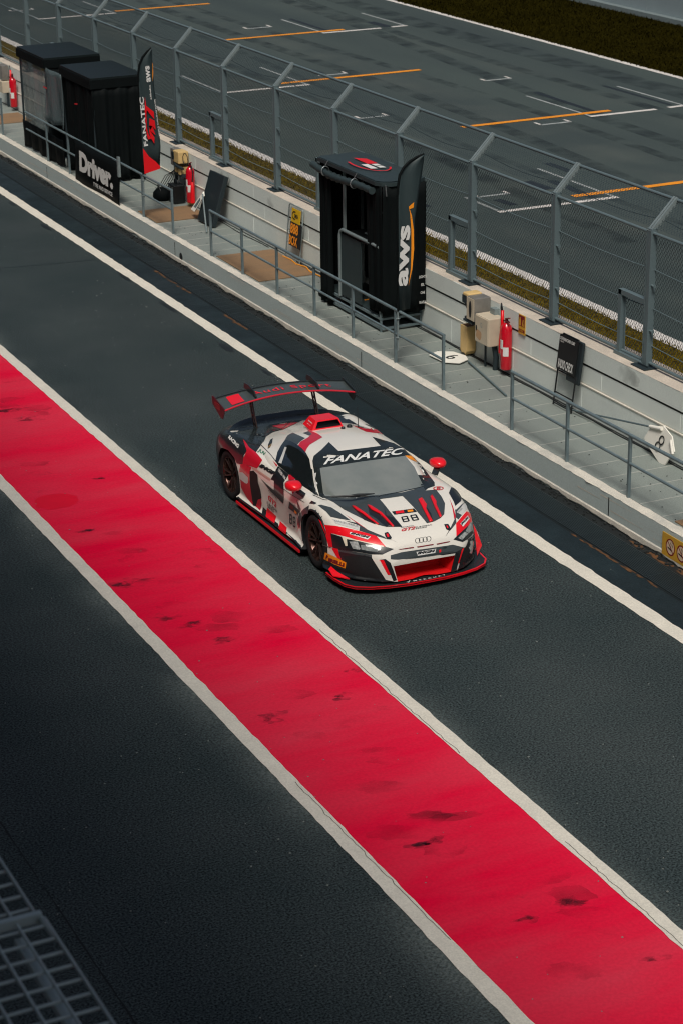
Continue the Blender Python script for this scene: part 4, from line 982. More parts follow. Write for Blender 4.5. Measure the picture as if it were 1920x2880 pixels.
CABIN = [
 (.060,[(0,.840),(.15,.830),(.28,.810),(.38,.785),(.44,.76),(.48,.73),(.50,.70),(.50,.6),(0,.6)]),
 (-.080,[(0,.895),(.19,.888),(.36,.868),(.48,.835),(.555,.800),(.60,.765),(.64,.73),(.64,.6),(0,.6)]),
 (-.200,[(0,.945),(.21,.940),(.40,.922),(.53,.892),(.615,.850),(.665,.80),(.71,.75),(.71,.6),(0,.6)]),
 (-.340,[(0,1.003),(.22,.999),(.42,.984),(.56,.957),(.650,.910),(.715,.84),(.78,.77),(.78,.6),(0,.6)]),
 (-.520,[(0,1.080),(.22,1.076),(.42,1.063),(.56,1.037),(.650,.985),(.745,.895),(.84,.80),(.84,.6),(0,.6)]),
 (-.700,[(0,1.142),(.22,1.139),(.42,1.127),(.54,1.107),(.628,1.060),(.745,.945),(.865,.81),(.865,.6),(0,.6)]),
 (-.900,[(0,1.166),(.22,1.163),(.42,1.150),(.53,1.132),(.612,1.092),(.735,.970),(.875,.82),(.875,.6),(0,.6)]),
 (-1.20,[(0,1.174),(.22,1.171),(.42,1.157),(.52,1.138),(.598,1.098),(.720,.980),(.880,.83),(.88,.6),(0,.6)]),
 (-1.50,[(0,1.164),(.22,1.161),(.41,1.146),(.51,1.125),(.585,1.082),(.705,.975),(.880,.845),(.88,.6),(0,.6)]),
 (-1.80,[(0,1.132),(.22,1.128),(.40,1.110),(.49,1.087),(.560,1.045),(.680,.955),(.850,.86),(.85,.6),(0,.6)]),
 (-2.10,[(0,1.072),(.21,1.067),(.37,1.047),(.46,1.020),(.530,.985),(.640,.925),(.800,.865),(.80,.6),(0,.6)]),
 (-2.45,[(0,.985),(.20,.980),(.33,.960),(.41,.935),(.470,.910),(.560,.880),(.68,.85),(.68,.6),(0,.6)]),
 (-2.75,[(0,.905),(.18,.900),(.29,.888),(.35,.875),(.400,.862),(.460,.85),(.55,.83),(.55,.6),(0,.6)]),
 (-2.95,[(0,.850),(.16,.848),(.25,.842),(.30,.836),(.35,.83),(.40,.82),(.48,.80),(.48,.6),(0,.6)]),
]
body_mb = closed_body(loft(BODY, 136, 56)); cabin_mb = closed_body(loft(CABIN, 104, 44))
def bvh_of(mb): return BVHTree.FromPolygons([Vector(v) for v in mb.v], mb.f, all_triangles=False)
PATCH = [
('windshield_surround','car_gloss_black',1,[(-.858,-.569,1.117),(-.876,-.526,1.132),(-.905,-.479,1.143),(-.942,-.427,1.151),(-.998,-.366,1.158),(-1.058,-.304,1.164),(-1.122,-.24,1.169),(-1.036,-.247,1.167),(-.953,-.252,1.164),(-.872,-.257,1.16),(-.8,-.258,1.153),(-.794,-.216,1.154),(-.789,-.174,1.154),(-.785,-.131,1.154),(-.781,-.088,1.154),(-.778,-.045,1.154),(-.774,-.001,1.154),(-.772,.042,1.153),(-.77,.086,1.153),(-.768,.13,1.152),(-.767,.175,1.151),(-.767,.22,1.15),(-.768,.265,1.148),(-.769,.312,1.146),(-.865,.318,1.156),(-.976,.333,1.16),(-1.094,.35,1.162),(-1.052,.374,1.159),(-1.011,.398,1.156),(-.971,.423,1.152),(-.933,.448,1.148),(-.896,.473,1.144),(-.863,.501,1.137),(-.84,.534,1.127),(-.765,.567,1.108),(-.765,.606,1.086),(-.74,.623,1.07),(-.674,.625,1.057),(-.632,.639,1.035),(-.821,.783,.923),(-.746,.788,.911),(-.636,.764,.912),(-.609,.796,.879),(-.539,.793,.863),(-.481,.797,.842),(-.434,.807,.815),(-.318,.78,.815),(-.209,.757,.813),(-.107,.737,.809),(-.007,.686,.802),(.004,.634,.8),(.014,.583,.797),(.063,.522,.792),(.051,.523,.793),(-.038,.544,.802),(-.025,.486,.804),(-.001,.423,.811),(.028,.358,.82),(.054,.294,.828),(.071,.235,.832),(.082,.18,.834),(.09,.131,.834),(.097,.083,.834),(.103,.035,.833),(.11,-.012,.833),(.114,-.059,.832),(.119,-.105,.83),(.123,-.151,.829),(.109,-.189,.83),(.094,-.226,.83),(.077,-.262,.829),(.057,-.296,.828),(.034,-.33,.825),(.01,-.363,.821),(-.009,-.397,.82),(-.027,-.433,.819),(-.045,-.469,.818),(-.065,-.503,.816),(-.086,-.537,.814),(-.109,-.571,.811),(-.126,-.607,.811),(-.139,-.645,.812),(-.154,-.682,.812),(-.169,-.719,.812),(-.184,-.756,.813),(-.261,-.769,.815),(-.356,-.738,.829),(-.404,-.728,.861),(-.452,-.718,.895),(-.503,-.707,.927),(-.548,-.695,.955),(-.592,-.682,.983),(-.639,-.668,1.011),(-.69,-.653,1.037),(-.787,-.62,1.078)]),
('windshield','windshield_glass',2,[(-.594,-.606,1.046),(-.573,-.572,1.055),(-.558,-.534,1.06),(-.548,-.495,1.064),(-.541,-.454,1.067),(-.534,-.413,1.069),(-.529,-.371,1.071),(-.526,-.329,1.073),(-.522,-.286,1.074),(-.52,-.243,1.075),(-.517,-.2,1.076),(-.516,-.156,1.076),(-.515,-.112,1.077),(-.514,-.068,1.077),(-.512,-.023,1.076),(-.51,.021,1.076),(-.51,.067,1.075),(-.509,.112,1.074),(-.508,.157,1.073),(-.509,.203,1.072),(-.509,.249,1.071),(-.511,.296,1.069),(-.513,.343,1.067),(-.516,.39,1.064),(-.521,.439,1.061),(-.529,.489,1.057),(-.541,.541,1.051),(-.492,.549,1.029),(-.446,.558,1.005),(-.4,.567,.982),(-.355,.576,.958),(-.298,.569,.933),(-.247,.564,.907),(-.198,.561,.879),(-.158,.562,.852),(-.12,.564,.824),(-.062,.556,.805),(-.051,.506,.806),(-.025,.45,.813),(-.005,.396,.818),(.02,.34,.825),(.043,.285,.831),(.059,.234,.834),(.07,.186,.835),(.073,.139,.836),(.076,.094,.836),(.077,.048,.837),(.079,.003,.837),(.079,-.041,.836),(.079,-.086,.836),(.079,-.13,.835),(.066,-.17,.836),(.052,-.21,.836),(.037,-.248,.835),(.018,-.286,.833),(.002,-.324,.832),(-.013,-.363,.832),(-.03,-.402,.831),(-.047,-.44,.829),(-.066,-.475,.828),(-.085,-.509,.827),(-.106,-.543,.825),(-.129,-.576,.823),(-.153,-.609,.82),(-.182,-.639,.815),(-.198,-.675,.815),(-.217,-.71,.815),(-.293,-.7,.829),(-.328,-.69,.863),(-.367,-.678,.895),(-.409,-.665,.927),(-.454,-.651,.957),(-.5,-.636,.987),(-.546,-.622,1.017)]),
('sun_strip','car_gloss_black',2,[(-.755,-.611,1.081),(-.761,-.564,1.108),(-.738,-.529,1.116),(-.722,-.492,1.122),(-.711,-.452,1.125),(-.702,-.411,1.128),(-.695,-.369,1.13),(-.689,-.327,1.132),(-.684,-.284,1.133),(-.68,-.241,1.134),(-.676,-.197,1.134),(-.673,-.153,1.135),(-.671,-.108,1.135),(-.67,-.064,1.135),(-.668,-.019,1.134),(-.668,.026,1.134),(-.668,.07,1.134),(-.668,.115,1.134),(-.669,.161,1.133),(-.67,.206,1.133),(-.673,.252,1.132),(-.676,.299,1.13),(-.68,.346,1.129),(-.685,.393,1.126),(-.693,.442,1.123),(-.703,.493,1.119),(-.731,.553,1.108),(-.811,.627,1.075),(-.736,.64,1.055),(-.582,.614,1.037),(-.541,.541,1.051),(-.529,.489,1.057),(-.521,.439,1.061),(-.516,.39,1.064),(-.513,.343,1.067),(-.511,.296,1.069),(-.509,.249,1.071),(-.509,.203,1.072),(-.508,.157,1.073),(-.509,.112,1.074),(-.51,.067,1.075),(-.51,.021,1.076),(-.512,-.023,1.076),(-.514,-.068,1.077),(-.515,-.112,1.077),(-.516,-.156,1.076),(-.517,-.2,1.076),(-.52,-.243,1.075),(-.522,-.286,1.074),(-.526,-.329,1.073),(-.529,-.371,1.071),(-.534,-.413,1.069),(-.541,-.454,1.067),(-.548,-.495,1.064),(-.558,-.534,1.06),(-.573,-.572,1.055),(-.594,-.606,1.046),(-.616,-.624,1.042),(-.681,-.619,1.063)]),
('windshield_tint','car_orange',3,[(-.545,.541,1.053),(-.559,.596,1.038),(-.666,.699,.987),(-.6,.701,.965),(-.553,.714,.937),(-.497,.626,.993),(-.501,.568,1.026)]),
('side_window','side_glass',2,[(-1.757,-.563,1.052),(-1.57,-.564,1.088),(-1.464,-.568,1.099),(-1.364,-.57,1.107),(-1.196,-.58,1.112),(-1.039,-.594,1.104),(-.953,-.61,1.093),(-.869,-.624,1.081),(-.789,-.654,1.049),(-.715,-.681,1.014),(-.639,-.695,.984),(-.596,-.712,.953),(-.554,-.728,.923),(-.512,-.745,.893),(-.468,-.762,.863),(-.42,-.77,.836),(-.356,-.786,.816),(-.422,-.791,.82),(-.47,-.803,.832),(-.55,-.821,.842),(-.639,-.835,.848),(-.724,-.839,.858),(-.815,-.841,.866),(-.891,-.843,.869),(-.969,-.845,.871),(-1.048,-.846,.873),(-.942,-.845,.87),(-.838,-.843,.866),(-.914,-.843,.87),(-.993,-.844,.873),(-1.072,-.844,.876),(-1.152,-.843,.879),(-1.234,-.842,.882),(-1.316,-.842,.884),(-1.463,-.824,.903),(-1.447,-.829,.9),(-1.514,-.785,.927),(-1.595,-.735,.949),(-1.65,-.69,.971),(-1.697,-.647,.996),(-1.725,-.606,1.025)]),
('window_frame','car_gloss_black',1,[(-1.757,-.563,1.052),(-1.57,-.564,1.088),(-1.464,-.568,1.099),(-1.364,-.57,1.107),(-1.196,-.58,1.112),(-1.039,-.594,1.104),(-.953,-.61,1.093),(-.869,-.624,1.081),(-.811,-.643,1.061),(-.756,-.66,1.039),(-.704,-.676,1.017),(-.671,-.672,1.015),(-.612,-.694,.977),(-.557,-.713,.939),(-.5,-.729,.904),(-.447,-.744,.868),(-.401,-.747,.844),(-.356,-.75,.82),(-.265,-.774,.815),(-.33,-.798,.815),(-.41,-.796,.816),(-.465,-.806,.827),(-.544,-.824,.837),(-.633,-.838,.843),(-.718,-.842,.853),(-.808,-.844,.861),(-.884,-.846,.865),(-.962,-.848,.867),(-1.042,-.849,.869),(-.935,-.848,.866),(-.831,-.846,.861),(-.91,-.847,.865),(-.991,-.848,.868),(-1.074,-.849,.871),(-1.157,-.849,.873),(-1.242,-.849,.875),(-1.327,-.849,.878),(-1.463,-.832,.896),(-1.46,-.833,.896),(-1.532,-.786,.926),(-1.624,-.732,.948),(-1.674,-.684,.971),(-1.713,-.64,.999),(-1.733,-.602,1.026)]),
('window_sticker','car_pale',3,[(-1.582,-.642,1.019),(-1.529,-.64,1.029),(-1.487,-.673,1.003),(-1.444,-.707,.978),(-1.397,-.743,.954),(-1.348,-.78,.932),(-1.303,-.814,.907),(-1.369,-.827,.899),(-1.409,-.791,.924),(-1.455,-.753,.946),(-1.502,-.714,.969),(-1.543,-.678,.994)]),
('window_sticker','car_pale',3,[(-.608,-.686,.985),(-.578,-.661,.998),(-.547,-.683,.967),(-.53,-.698,.945),(-.496,-.714,.918),(-.514,-.721,.917),(-.561,-.703,.951)]),
('window_sticker','car_pale',3,[(-.499,-.722,.911),(-.466,-.701,.918),(-.441,-.707,.901),(-.451,-.723,.889),(-.41,-.734,.858),(-.367,-.746,.828),(-.372,-.76,.821),(-.411,-.745,.85),(-.449,-.732,.88),(-.475,-.733,.89)]),
('roof_graphic','car_red',1,[(-1.869,-.219,1.116),(-1.756,-.227,1.134),(-1.654,-.23,1.147),(-1.563,-.228,1.156),(-1.482,-.222,1.162),(-1.334,-.232,1.168),(-1.29,-.296,1.166),(-1.25,-.359,1.162),(-1.215,-.419,1.157),(-1.186,-.476,1.149),(-1.115,-.55,1.128),(-1.058,-.595,1.103),(-1.176,-.594,1.102),(-1.314,-.588,1.098),(-1.383,-.519,1.13),(-1.401,-.457,1.146),(-1.441,-.384,1.152),(-1.55,-.282,1.154),(-1.697,-.256,1.14)]),
('roof_graphic','car_grey',1,[(-1.837,-.421,1.1),(-1.723,-.429,1.118),(-1.619,-.432,1.132),(-1.528,-.43,1.141),(-1.446,-.424,1.147),(-1.388,-.522,1.129),(-1.358,-.568,1.109),(-1.45,-.57,1.099),(-1.546,-.57,1.087),(-1.652,-.566,1.072),(-1.767,-.558,1.053),(-1.825,-.499,1.078)]),
('roof_graphic','car_grey',1,[(-1.675,-.35,1.135),(-1.704,-.26,1.139),(-1.536,-.288,1.155),(-1.497,-.34,1.153),(-1.58,-.347,1.146)]),
('roof_graphic','car_red',1,[(-1.703,.361,1.13),(-1.622,.375,1.139),(-1.552,.393,1.144),(-1.49,.416,1.146),(-1.471,.455,1.141),(-1.475,.506,1.128),(-2.083,.853,.887),(-2.117,.919,.862),(-2.08,.915,.863),(-2.045,.913,.862),(-2.031,.919,.857),(-1.991,.919,.854),(-1.985,.919,.854),(-1.972,.916,.855),(-1.952,.917,.852),(-1.245,.521,1.137),(-1.245,.475,1.149),(-1.265,.438,1.154),(-1.29,.404,1.157),(-1.317,.371,1.159),(-1.401,.363,1.156),(-1.488,.356,1.152),(-1.584,.353,1.145)]),
('roof_graphic','car_black',2,[(-1.665,.387,1.132),(-1.585,.415,1.138),(-1.518,.449,1.139),(-1.532,.397,1.145)]),
('roof_graphic','car_black',1,[(-2.33,.832,.891),(-2.278,.872,.887),(-2.252,.924,.861),(-2.223,.923,.862),(-2.095,.889,.878),(-2.198,.859,.89),(-2.262,.844,.891)]),
('bonnet_panel','car_grey',1,[(-.183,-.738,.813),(-.17,-.699,.813),(-.156,-.66,.813),(-.145,-.62,.812),(-.125,-.584,.815),(-.102,-.549,.819),(-.081,-.514,.822),(-.062,-.478,.825),(-.044,-.441,.827),(-.028,-.405,.829),(-.013,-.368,.83),(.001,-.331,.831),(.016,-.294,.832),(.033,-.259,.834),(.048,-.222,.836),(.061,-.184,.836),(.072,-.146,.836),(.082,-.107,.835),(.086,-.059,.835),(.09,-.011,.835),(.093,.038,.835),(.095,.088,.834),(.096,.137,.833),(.096,.188,.832),(.182,.144,.82),(.182,.1,.821),(.181,.056,.822),(.18,.011,.822),(.177,-.032,.822),(.174,-.075,.822),(.171,-.118,.822),(.167,-.161,.822),(.231,-.162,.811),(.294,-.164,.8),(.365,-.167,.787),(.433,-.169,.772),(.499,-.171,.757),(.565,-.172,.742),(.624,-.171,.727),(.682,-.169,.712),(.737,-.166,.696),(.789,-.162,.678),(.78,-.201,.682),(.769,-.239,.684),(.758,-.277,.687),(.746,-.315,.689),(.734,-.353,.691),(.703,-.386,.697),(.67,-.419,.703),(.629,-.447,.71),(.586,-.475,.717),(.543,-.503,.724),(.502,-.531,.732),(.455,-.553,.741),(.409,-.575,.75),(.362,-.598,.759),(.315,-.619,.767),(.265,-.64,.775),(.213,-.661,.782),(.14,-.671,.79),(.064,-.68,.797),(-.014,-.688,.803),(-.069,-.705,.807),(-.125,-.722,.81)]),
('bonnet_panel','car_grey',1,[(.096,.188,.832),(.083,.244,.83),(.063,.303,.826),(.034,.367,.818),(-.002,.432,.81),(-.032,.494,.804),(-.05,.55,.803),(.063,.517,.792),(.069,.564,.791),(.08,.609,.792),(.094,.653,.793),(.191,.64,.783),(.285,.629,.772),(.369,.609,.759),(.448,.592,.744),(.523,.55,.728),(.598,.507,.714),(.672,.465,.699),(.74,.38,.687),(.765,.324,.682),(.787,.269,.677),(.794,.216,.676),(.799,.164,.675),(.747,.16,.693),(.693,.157,.709),(.635,.155,.725),(.576,.154,.74),(.515,.154,.754),(.453,.155,.768),(.389,.151,.782),(.322,.148,.796),(.253,.146,.808),(.182,.144,.82)]),
('bonnet_vent','car_black',2,[(.186,-.529,.778),(.261,-.533,.769),(.334,-.535,.76),(.396,-.536,.75),(.455,-.536,.74),(.513,-.535,.73),(.557,-.506,.722),(.602,-.478,.714),(.647,-.45,.706),(.549,-.457,.725),(.468,-.463,.74),(.385,-.469,.754),(.317,-.482,.763),(.248,-.494,.772)]),
('bonnet_vent','car_black',2,[(.251,-.36,.789),(.335,-.391,.771),(.418,-.421,.753),(.477,-.403,.744),(.534,-.386,.734),(.603,-.377,.721),(.67,-.367,.706),(.734,-.356,.69),(.746,-.319,.688),(.758,-.282,.686),(.705,-.291,.702),(.648,-.298,.716),(.59,-.305,.73),(.53,-.311,.743),(.453,-.315,.759),(.375,-.318,.774),(.314,-.339,.782)]),
('bonnet_vent','car_black',2,[(.314,-.175,.796),(.388,-.204,.781),(.459,-.232,.764),(.528,-.26,.747),(.565,-.264,.739),(.634,-.265,.722),(.701,-.264,.704),(.764,-.262,.685),(.774,-.214,.683),(.783,-.166,.681),(.723,-.175,.7),(.659,-.181,.718),(.592,-.186,.735),(.564,-.218,.741),(.535,-.249,.746),(.464,-.226,.764),(.391,-.201,.78)]),
('bonnet_vent_duct','car_grey',3,[(.33,-.178,.793),(.397,-.182,.78),(.463,-.186,.765),(.553,-.19,.744),(.536,-.247,.746),(.469,-.225,.762),(.401,-.202,.778)]),
('bonnet_fin','car_bright',5,[(.157,-.529,.781),(.18,-.498,.78),(.248,-.485,.772),(.316,-.472,.764),(.382,-.458,.755),(.453,-.451,.744),(.522,-.444,.731),(.597,-.43,.718),(.669,-.415,.703),(.653,-.435,.705),(.59,-.454,.717),(.526,-.473,.729),(.456,-.485,.741),(.383,-.495,.753),(.329,-.51,.76),(.273,-.525,.768)]),
('bonnet_fin','car_bright',5,[(.233,-.359,.792),(.277,-.325,.79),(.343,-.311,.781),(.405,-.296,.771),(.466,-.279,.759),(.541,-.275,.743),(.615,-.27,.726),(.692,-.267,.707),(.764,-.262,.685),(.757,-.286,.687),(.703,-.292,.702),(.646,-.298,.717),(.587,-.302,.731),(.531,-.307,.743),(.475,-.311,.754),(.414,-.337,.764),(.351,-.361,.773)]),
('bonnet_fin','car_bright',5,[(.318,.291,.788),(.274,.359,.786),(.362,.349,.772),(.446,.34,.757),(.534,.286,.744),(.601,.273,.729),(.667,.262,.714),(.729,.252,.697),(.786,.245,.678),(.791,.203,.677),(.724,.213,.699),(.651,.225,.719),(.575,.239,.737),(.493,.255,.755),(.408,.272,.772)]),
('bonnet_fin','car_bright',5,[(.252,.491,.772),(.213,.536,.775),(.305,.519,.763),(.393,.503,.751),(.468,.464,.74),(.556,.442,.725),(.642,.421,.709),(.722,.402,.691),(.739,.369,.688),(.668,.382,.706),(.593,.398,.721),(.514,.415,.735),(.431,.439,.749),(.343,.464,.761)]),
('bonnet_vent','car_black',4,[(.487,.319,.751),(.562,.311,.736),(.635,.303,.719),(.708,.278,.702),(.775,.256,.682),(.788,.239,.678),(.734,.249,.695),(.675,.261,.711),(.614,.274,.726)]),
('bonnet_vent','car_black',4,[(.435,.484,.744),(.521,.457,.731),(.589,.442,.719),(.654,.428,.706),(.58,.444,.72),(.503,.461,.734)]),
('badge_panel','car_black',2,[(.475,-.147,.763),(.478,-.098,.763),(.481,-.05,.763),(.484,-.001,.763),(.486,.048,.762),(.487,.097,.761),(.488,.147,.76),(.565,.146,.743),(.563,.103,.744),(.56,.06,.744),(.558,.018,.745),(.555,-.024,.746),(.552,-.066,.746),(.549,-.108,.747),(.546,-.149,.747)]),
('badge','car_bright',3,[(.49,-.108,.761),(.491,-.053,.761),(.492,.002,.761),(.541,-.012,.749),(.539,-.066,.749),(.537,-.119,.75)]),
('badge','car_orange',3,[(.501,.048,.759),(.509,.118,.756),(.545,.109,.748),(.543,.034,.749)]),
('bonnet_pin','car_black',3,[(.827,-.42,.655),(.824,-.373,.659),(.871,-.371,.641),(.915,-.368,.621),(.938,-.389,.607),(.92,-.43,.612),(.873,-.434,.635)]),
('bonnet_graphic','car_black',1,[(.936,-.388,.608),(.969,-.354,.59),(.996,-.318,.57),(.974,-.347,.587),(.948,-.375,.602),(.92,-.402,.616)]),
('bonnet_pin_latch','car_bright',4,[(.848,-.408,.648),(.85,-.382,.648),(.898,-.391,.628),(.901,-.415,.624)]),
('bonnet_pin','car_black',3,[(.856,.367,.647),(.86,.421,.642),(.937,.42,.603),(.959,.388,.594),(.934,.355,.612)]),
('bonnet_graphic','car_black',1,[(.957,.387,.595),(.988,.344,.575),(1.014,.304,.553),(.962,.37,.594)]),
('bonnet_pin_latch','car_bright',4,[(.884,.38,.635),(.886,.398,.633),(.917,.393,.618),(.926,.373,.615)]),
('bonnet_graphic','car_grey',1,[(.445,-.77,.74),(.47,-.74,.736),(.494,-.709,.732),(.517,-.679,.727),(.541,-.648,.723),(.596,-.628,.71),(.65,-.607,.696),(.702,-.585,.682),(.741,-.559,.673),(.778,-.532,.663),(.813,-.504,.653),(.847,-.475,.642),(.88,-.446,.63),(.92,-.43,.612),(.892,-.467,.622),(.862,-.503,.632),(.83,-.539,.641),(.801,-.568,.649),(.77,-.596,.656),(.738,-.624,.662),(.706,-.652,.669),(.675,-.681,.675),(.613,-.642,.704),(.569,-.666,.714),(.539,-.692,.721),(.508,-.718,.727),(.477,-.744,.734)]),
('bonnet_graphic','car_red',2,[(.321,-.711,.771),(.372,-.696,.761),(.421,-.68,.751),(.469,-.664,.74),(.518,-.648,.729),(.566,-.632,.718),(.613,-.616,.706),(.659,-.599,.694),(.704,-.582,.682),(.654,-.607,.695),(.609,-.627,.706),(.564,-.646,.718),(.517,-.659,.729),(.469,-.673,.74),(.421,-.686,.751),(.372,-.699,.761)]),
('bonnet_graphic','car_grey',1,[(.752,.58,.666),(.786,.6,.648),(.701,.692,.661),(.663,.646,.686),(.612,.7,.697),(.558,.756,.706),(.486,.822,.707),(.386,.896,.686),(.491,.806,.713),(.556,.732,.711),(.605,.667,.703),(.604,.648,.706),(.675,.616,.687),(.745,.583,.668),(.811,.524,.652),(.87,.468,.633),(.923,.416,.612),(.942,.415,.601),(.896,.477,.618),(.845,.541,.634)]),
('bonnet_graphic','car_red',1,[(.364,.699,.763),(.453,.676,.743),(.541,.654,.723),(.61,.632,.706),(.675,.611,.688),(.739,.592,.668),(.788,.542,.658),(.717,.57,.679),(.643,.6,.699),(.567,.631,.718),(.5,.653,.733),(.433,.676,.748)]),
('headlight_surround','car_bright',1,[(.113,-.951,.676),(.189,-.945,.664),(.262,-.938,.651),(.334,-.92,.667),(.396,-.897,.68),(.448,-.871,.688),(.492,-.846,.69),(.531,-.819,.69),(.567,-.791,.689),(.603,-.76,.685),(.636,-.728,.681),(.668,-.695,.675),(.701,-.662,.668),(.735,-.63,.662),(.769,-.598,.656),(.802,-.565,.649),(.833,-.531,.641),(.878,-.521,.621),(.917,-.509,.598),(.953,-.495,.574),(.985,-.479,.548),(.965,-.518,.555),(.942,-.555,.561),(.918,-.592,.566),(.891,-.628,.57),(.863,-.663,.574),(.829,-.693,.582),(.794,-.723,.591),(.758,-.752,.598),(.719,-.781,.605),(.678,-.808,.61),(.638,-.836,.612),(.595,-.862,.612),(.546,-.886,.61),(.489,-.906,.605),(.426,-.924,.597),(.446,-.928,.558),(.463,-.932,.519),(.478,-.935,.479),(.492,-.936,.438),(.409,-.952,.424),(.38,-.954,.466),(.349,-.954,.508),(.315,-.953,.549),(.276,-.954,.575),(.238,-.954,.601),(.198,-.954,.627),(.157,-.953,.652)]),
('headlight_surround','car_bright',1,[(.856,.53,.631),(.803,.593,.642),(.744,.659,.65),(.684,.729,.658),(.607,.808,.659),(.556,.886,.601),(.594,.885,.562),(.73,.813,.554),(.813,.733,.566),(.869,.668,.566),(.913,.61,.561),(.95,.555,.553),(.981,.505,.542),(1.006,.457,.529),(.978,.47,.558),(.942,.487,.585),(.902,.507,.609)]),
('headlight','car_black',2,[(.413,-.928,.59),(.48,-.911,.597),(.542,-.891,.601),(.596,-.868,.602),(.641,-.841,.603),(.682,-.813,.602),(.721,-.783,.601),(.757,-.753,.598),(.791,-.721,.594),(.823,-.689,.59),(.852,-.66,.585),(.879,-.63,.58),(.904,-.6,.574),(.928,-.569,.568),(.95,-.538,.561),(.971,-.506,.553),(.99,-.472,.544),(1.01,-.435,.532),(1.026,-.395,.52),(1.026,-.445,.505),(1.023,-.493,.489),(1.017,-.539,.471),(.998,-.578,.472),(.976,-.615,.471),(.951,-.651,.469),(.923,-.684,.472),(.893,-.716,.474),(.861,-.747,.476),(.825,-.777,.476),(.786,-.805,.474),(.741,-.833,.469),(.691,-.859,.461),(.64,-.884,.453),(.587,-.909,.444),(.492,-.936,.438),(.475,-.936,.477),(.456,-.934,.515),(.435,-.932,.553)]),
('headlight','car_black',2,[(1.03,.403,.509),(1.006,.457,.529),(.976,.513,.544),(.938,.573,.556),(.892,.639,.564),(.833,.711,.567),(.749,.797,.558),(.675,.857,.522),(.671,.856,.534),(.674,.851,.545),(.687,.853,.514),(.733,.829,.511),(.742,.828,.495),(.746,.828,.479),(.744,.832,.463),(.759,.826,.443),(.866,.749,.456),(.93,.682,.459),(.978,.623,.455),(1.029,.53,.454),(1.033,.465,.483)]),
('daytime_lamp','lamp_pale',3,[(.596,-.868,.602),(.641,-.841,.603),(.682,-.813,.602),(.721,-.783,.601),(.757,-.753,.598),(.791,-.721,.594),(.823,-.689,.59),(.852,-.659,.586),(.879,-.628,.581),(.904,-.597,.575),(.928,-.565,.569),(.95,-.533,.562),(.971,-.499,.555),(.977,-.511,.544),(.956,-.543,.552),(.934,-.575,.56),(.91,-.606,.566),(.884,-.636,.572),(.857,-.665,.578),(.829,-.694,.583),(.799,-.722,.587),(.769,-.752,.589),(.736,-.781,.591),(.7,-.809,.591),(.662,-.836,.59),(.684,-.841,.556),(.701,-.844,.52),(.676,-.859,.509),(.652,-.863,.541),(.626,-.866,.572)]),
('headlight_lens','lamp_silver',3,[(.705,-.821,.57),(.744,-.785,.578),(.779,-.748,.584),(.813,-.746,.552),(.843,-.743,.519),(.842,-.751,.503),(.808,-.78,.504),(.771,-.807,.504),(.74,-.815,.538)]),
('headlight_lens','lamp_glass',3,[(.827,-.73,.555),(.857,-.695,.557),(.884,-.659,.558),(.908,-.622,.558),(.931,-.583,.557),(.953,-.544,.556),(.984,-.546,.519),(.975,-.591,.498),(.951,-.629,.5),(.924,-.665,.501),(.892,-.701,.506),(.856,-.736,.51)]),
('headlight_lens','lamp_silver',4,[(.858,-.687,.563),(.9,-.626,.564),(.921,-.628,.541),(.883,-.681,.541)]),
('headlight_lens','lamp_silver',4,[(.908,-.617,.561),(.931,-.585,.557),(.952,-.553,.552),(.964,-.559,.536),(.931,-.615,.538)]),
('headlight_lens','lamp_silver',3,[(1.014,.476,.511),(.98,.538,.528),(.934,.607,.54),(.929,.658,.503),(.98,.588,.493),(1.019,.526,.477)]),
('headlight_lens','lamp_glass',3,[(.923,.622,.542),(.874,.673,.557),(.813,.731,.568),(.737,.797,.572),(.742,.819,.525),(.827,.769,.492),(.922,.666,.504)]),
('fender_louvre','car_grey',2,[(-.043,-.888,.789),(-.008,-.858,.8),(.044,-.838,.803),(.088,-.815,.803),(.126,-.788,.8),(.181,-.776,.793),(.234,-.763,.786),(.286,-.749,.778),(.336,-.738,.769),(.383,-.725,.76),(.428,-.711,.749),(.473,-.697,.738),(.443,-.744,.744),(.408,-.789,.748),(.371,-.817,.75),(.331,-.843,.75),(.285,-.867,.748),(.225,-.871,.761),(.164,-.874,.774),(.102,-.882,.782),(.034,-.887,.787)]),
('fender_louvre','car_black',2,[(.082,.874,.788),(.148,.909,.75),(.216,.915,.721),(.313,.893,.719),(.431,.82,.729),(.491,.75,.729),(.535,.69,.722),(.438,.716,.746),(.346,.732,.767),(.243,.753,.784)]),
('sponsor_plate','car_pale',2,[(.332,-.866,.736),(.378,-.841,.737),(.42,-.815,.735),(.458,-.786,.732),(.491,-.756,.728),(.523,-.728,.722),(.553,-.699,.716),(.583,-.67,.71),(.613,-.642,.704),(.663,-.684,.68),(.633,-.712,.686),(.603,-.74,.692),(.57,-.767,.697),(.536,-.793,.701),(.498,-.818,.704),(.459,-.842,.706),(.417,-.865,.707)]),
('sponsor_plate','car_pale',2,[(.657,.64,.69),(.613,.693,.697),(.568,.748,.704),(.507,.811,.704),(.406,.894,.679),(.463,.89,.657),(.54,.847,.665),(.637,.76,.669),(.705,.69,.66)]),
('sponsor_plate','white_print',3,[(.636,-.779,.66),(.669,-.75,.657),(.701,-.719,.653),(.731,-.688,.648),(.76,-.657,.643),(.79,-.626,.639),(.819,-.595,.634),(.83,-.643,.609),(.797,-.674,.617),(.762,-.705,.624),(.727,-.736,.631),(.689,-.766,.637),(.65,-.795,.642)]),
('sponsor_plate','white_print',3,[(.855,.587,.617),(.801,.65,.624),(.745,.714,.63),(.677,.786,.631),(.713,.79,.6),(.782,.723,.6),(.837,.664,.594),(.885,.609,.586)]),
('fender_marker','car_black',2,[(-.219,-.922,.758),(-.215,-.891,.788),(-.098,-.876,.795),(-.111,-.902,.779)]),
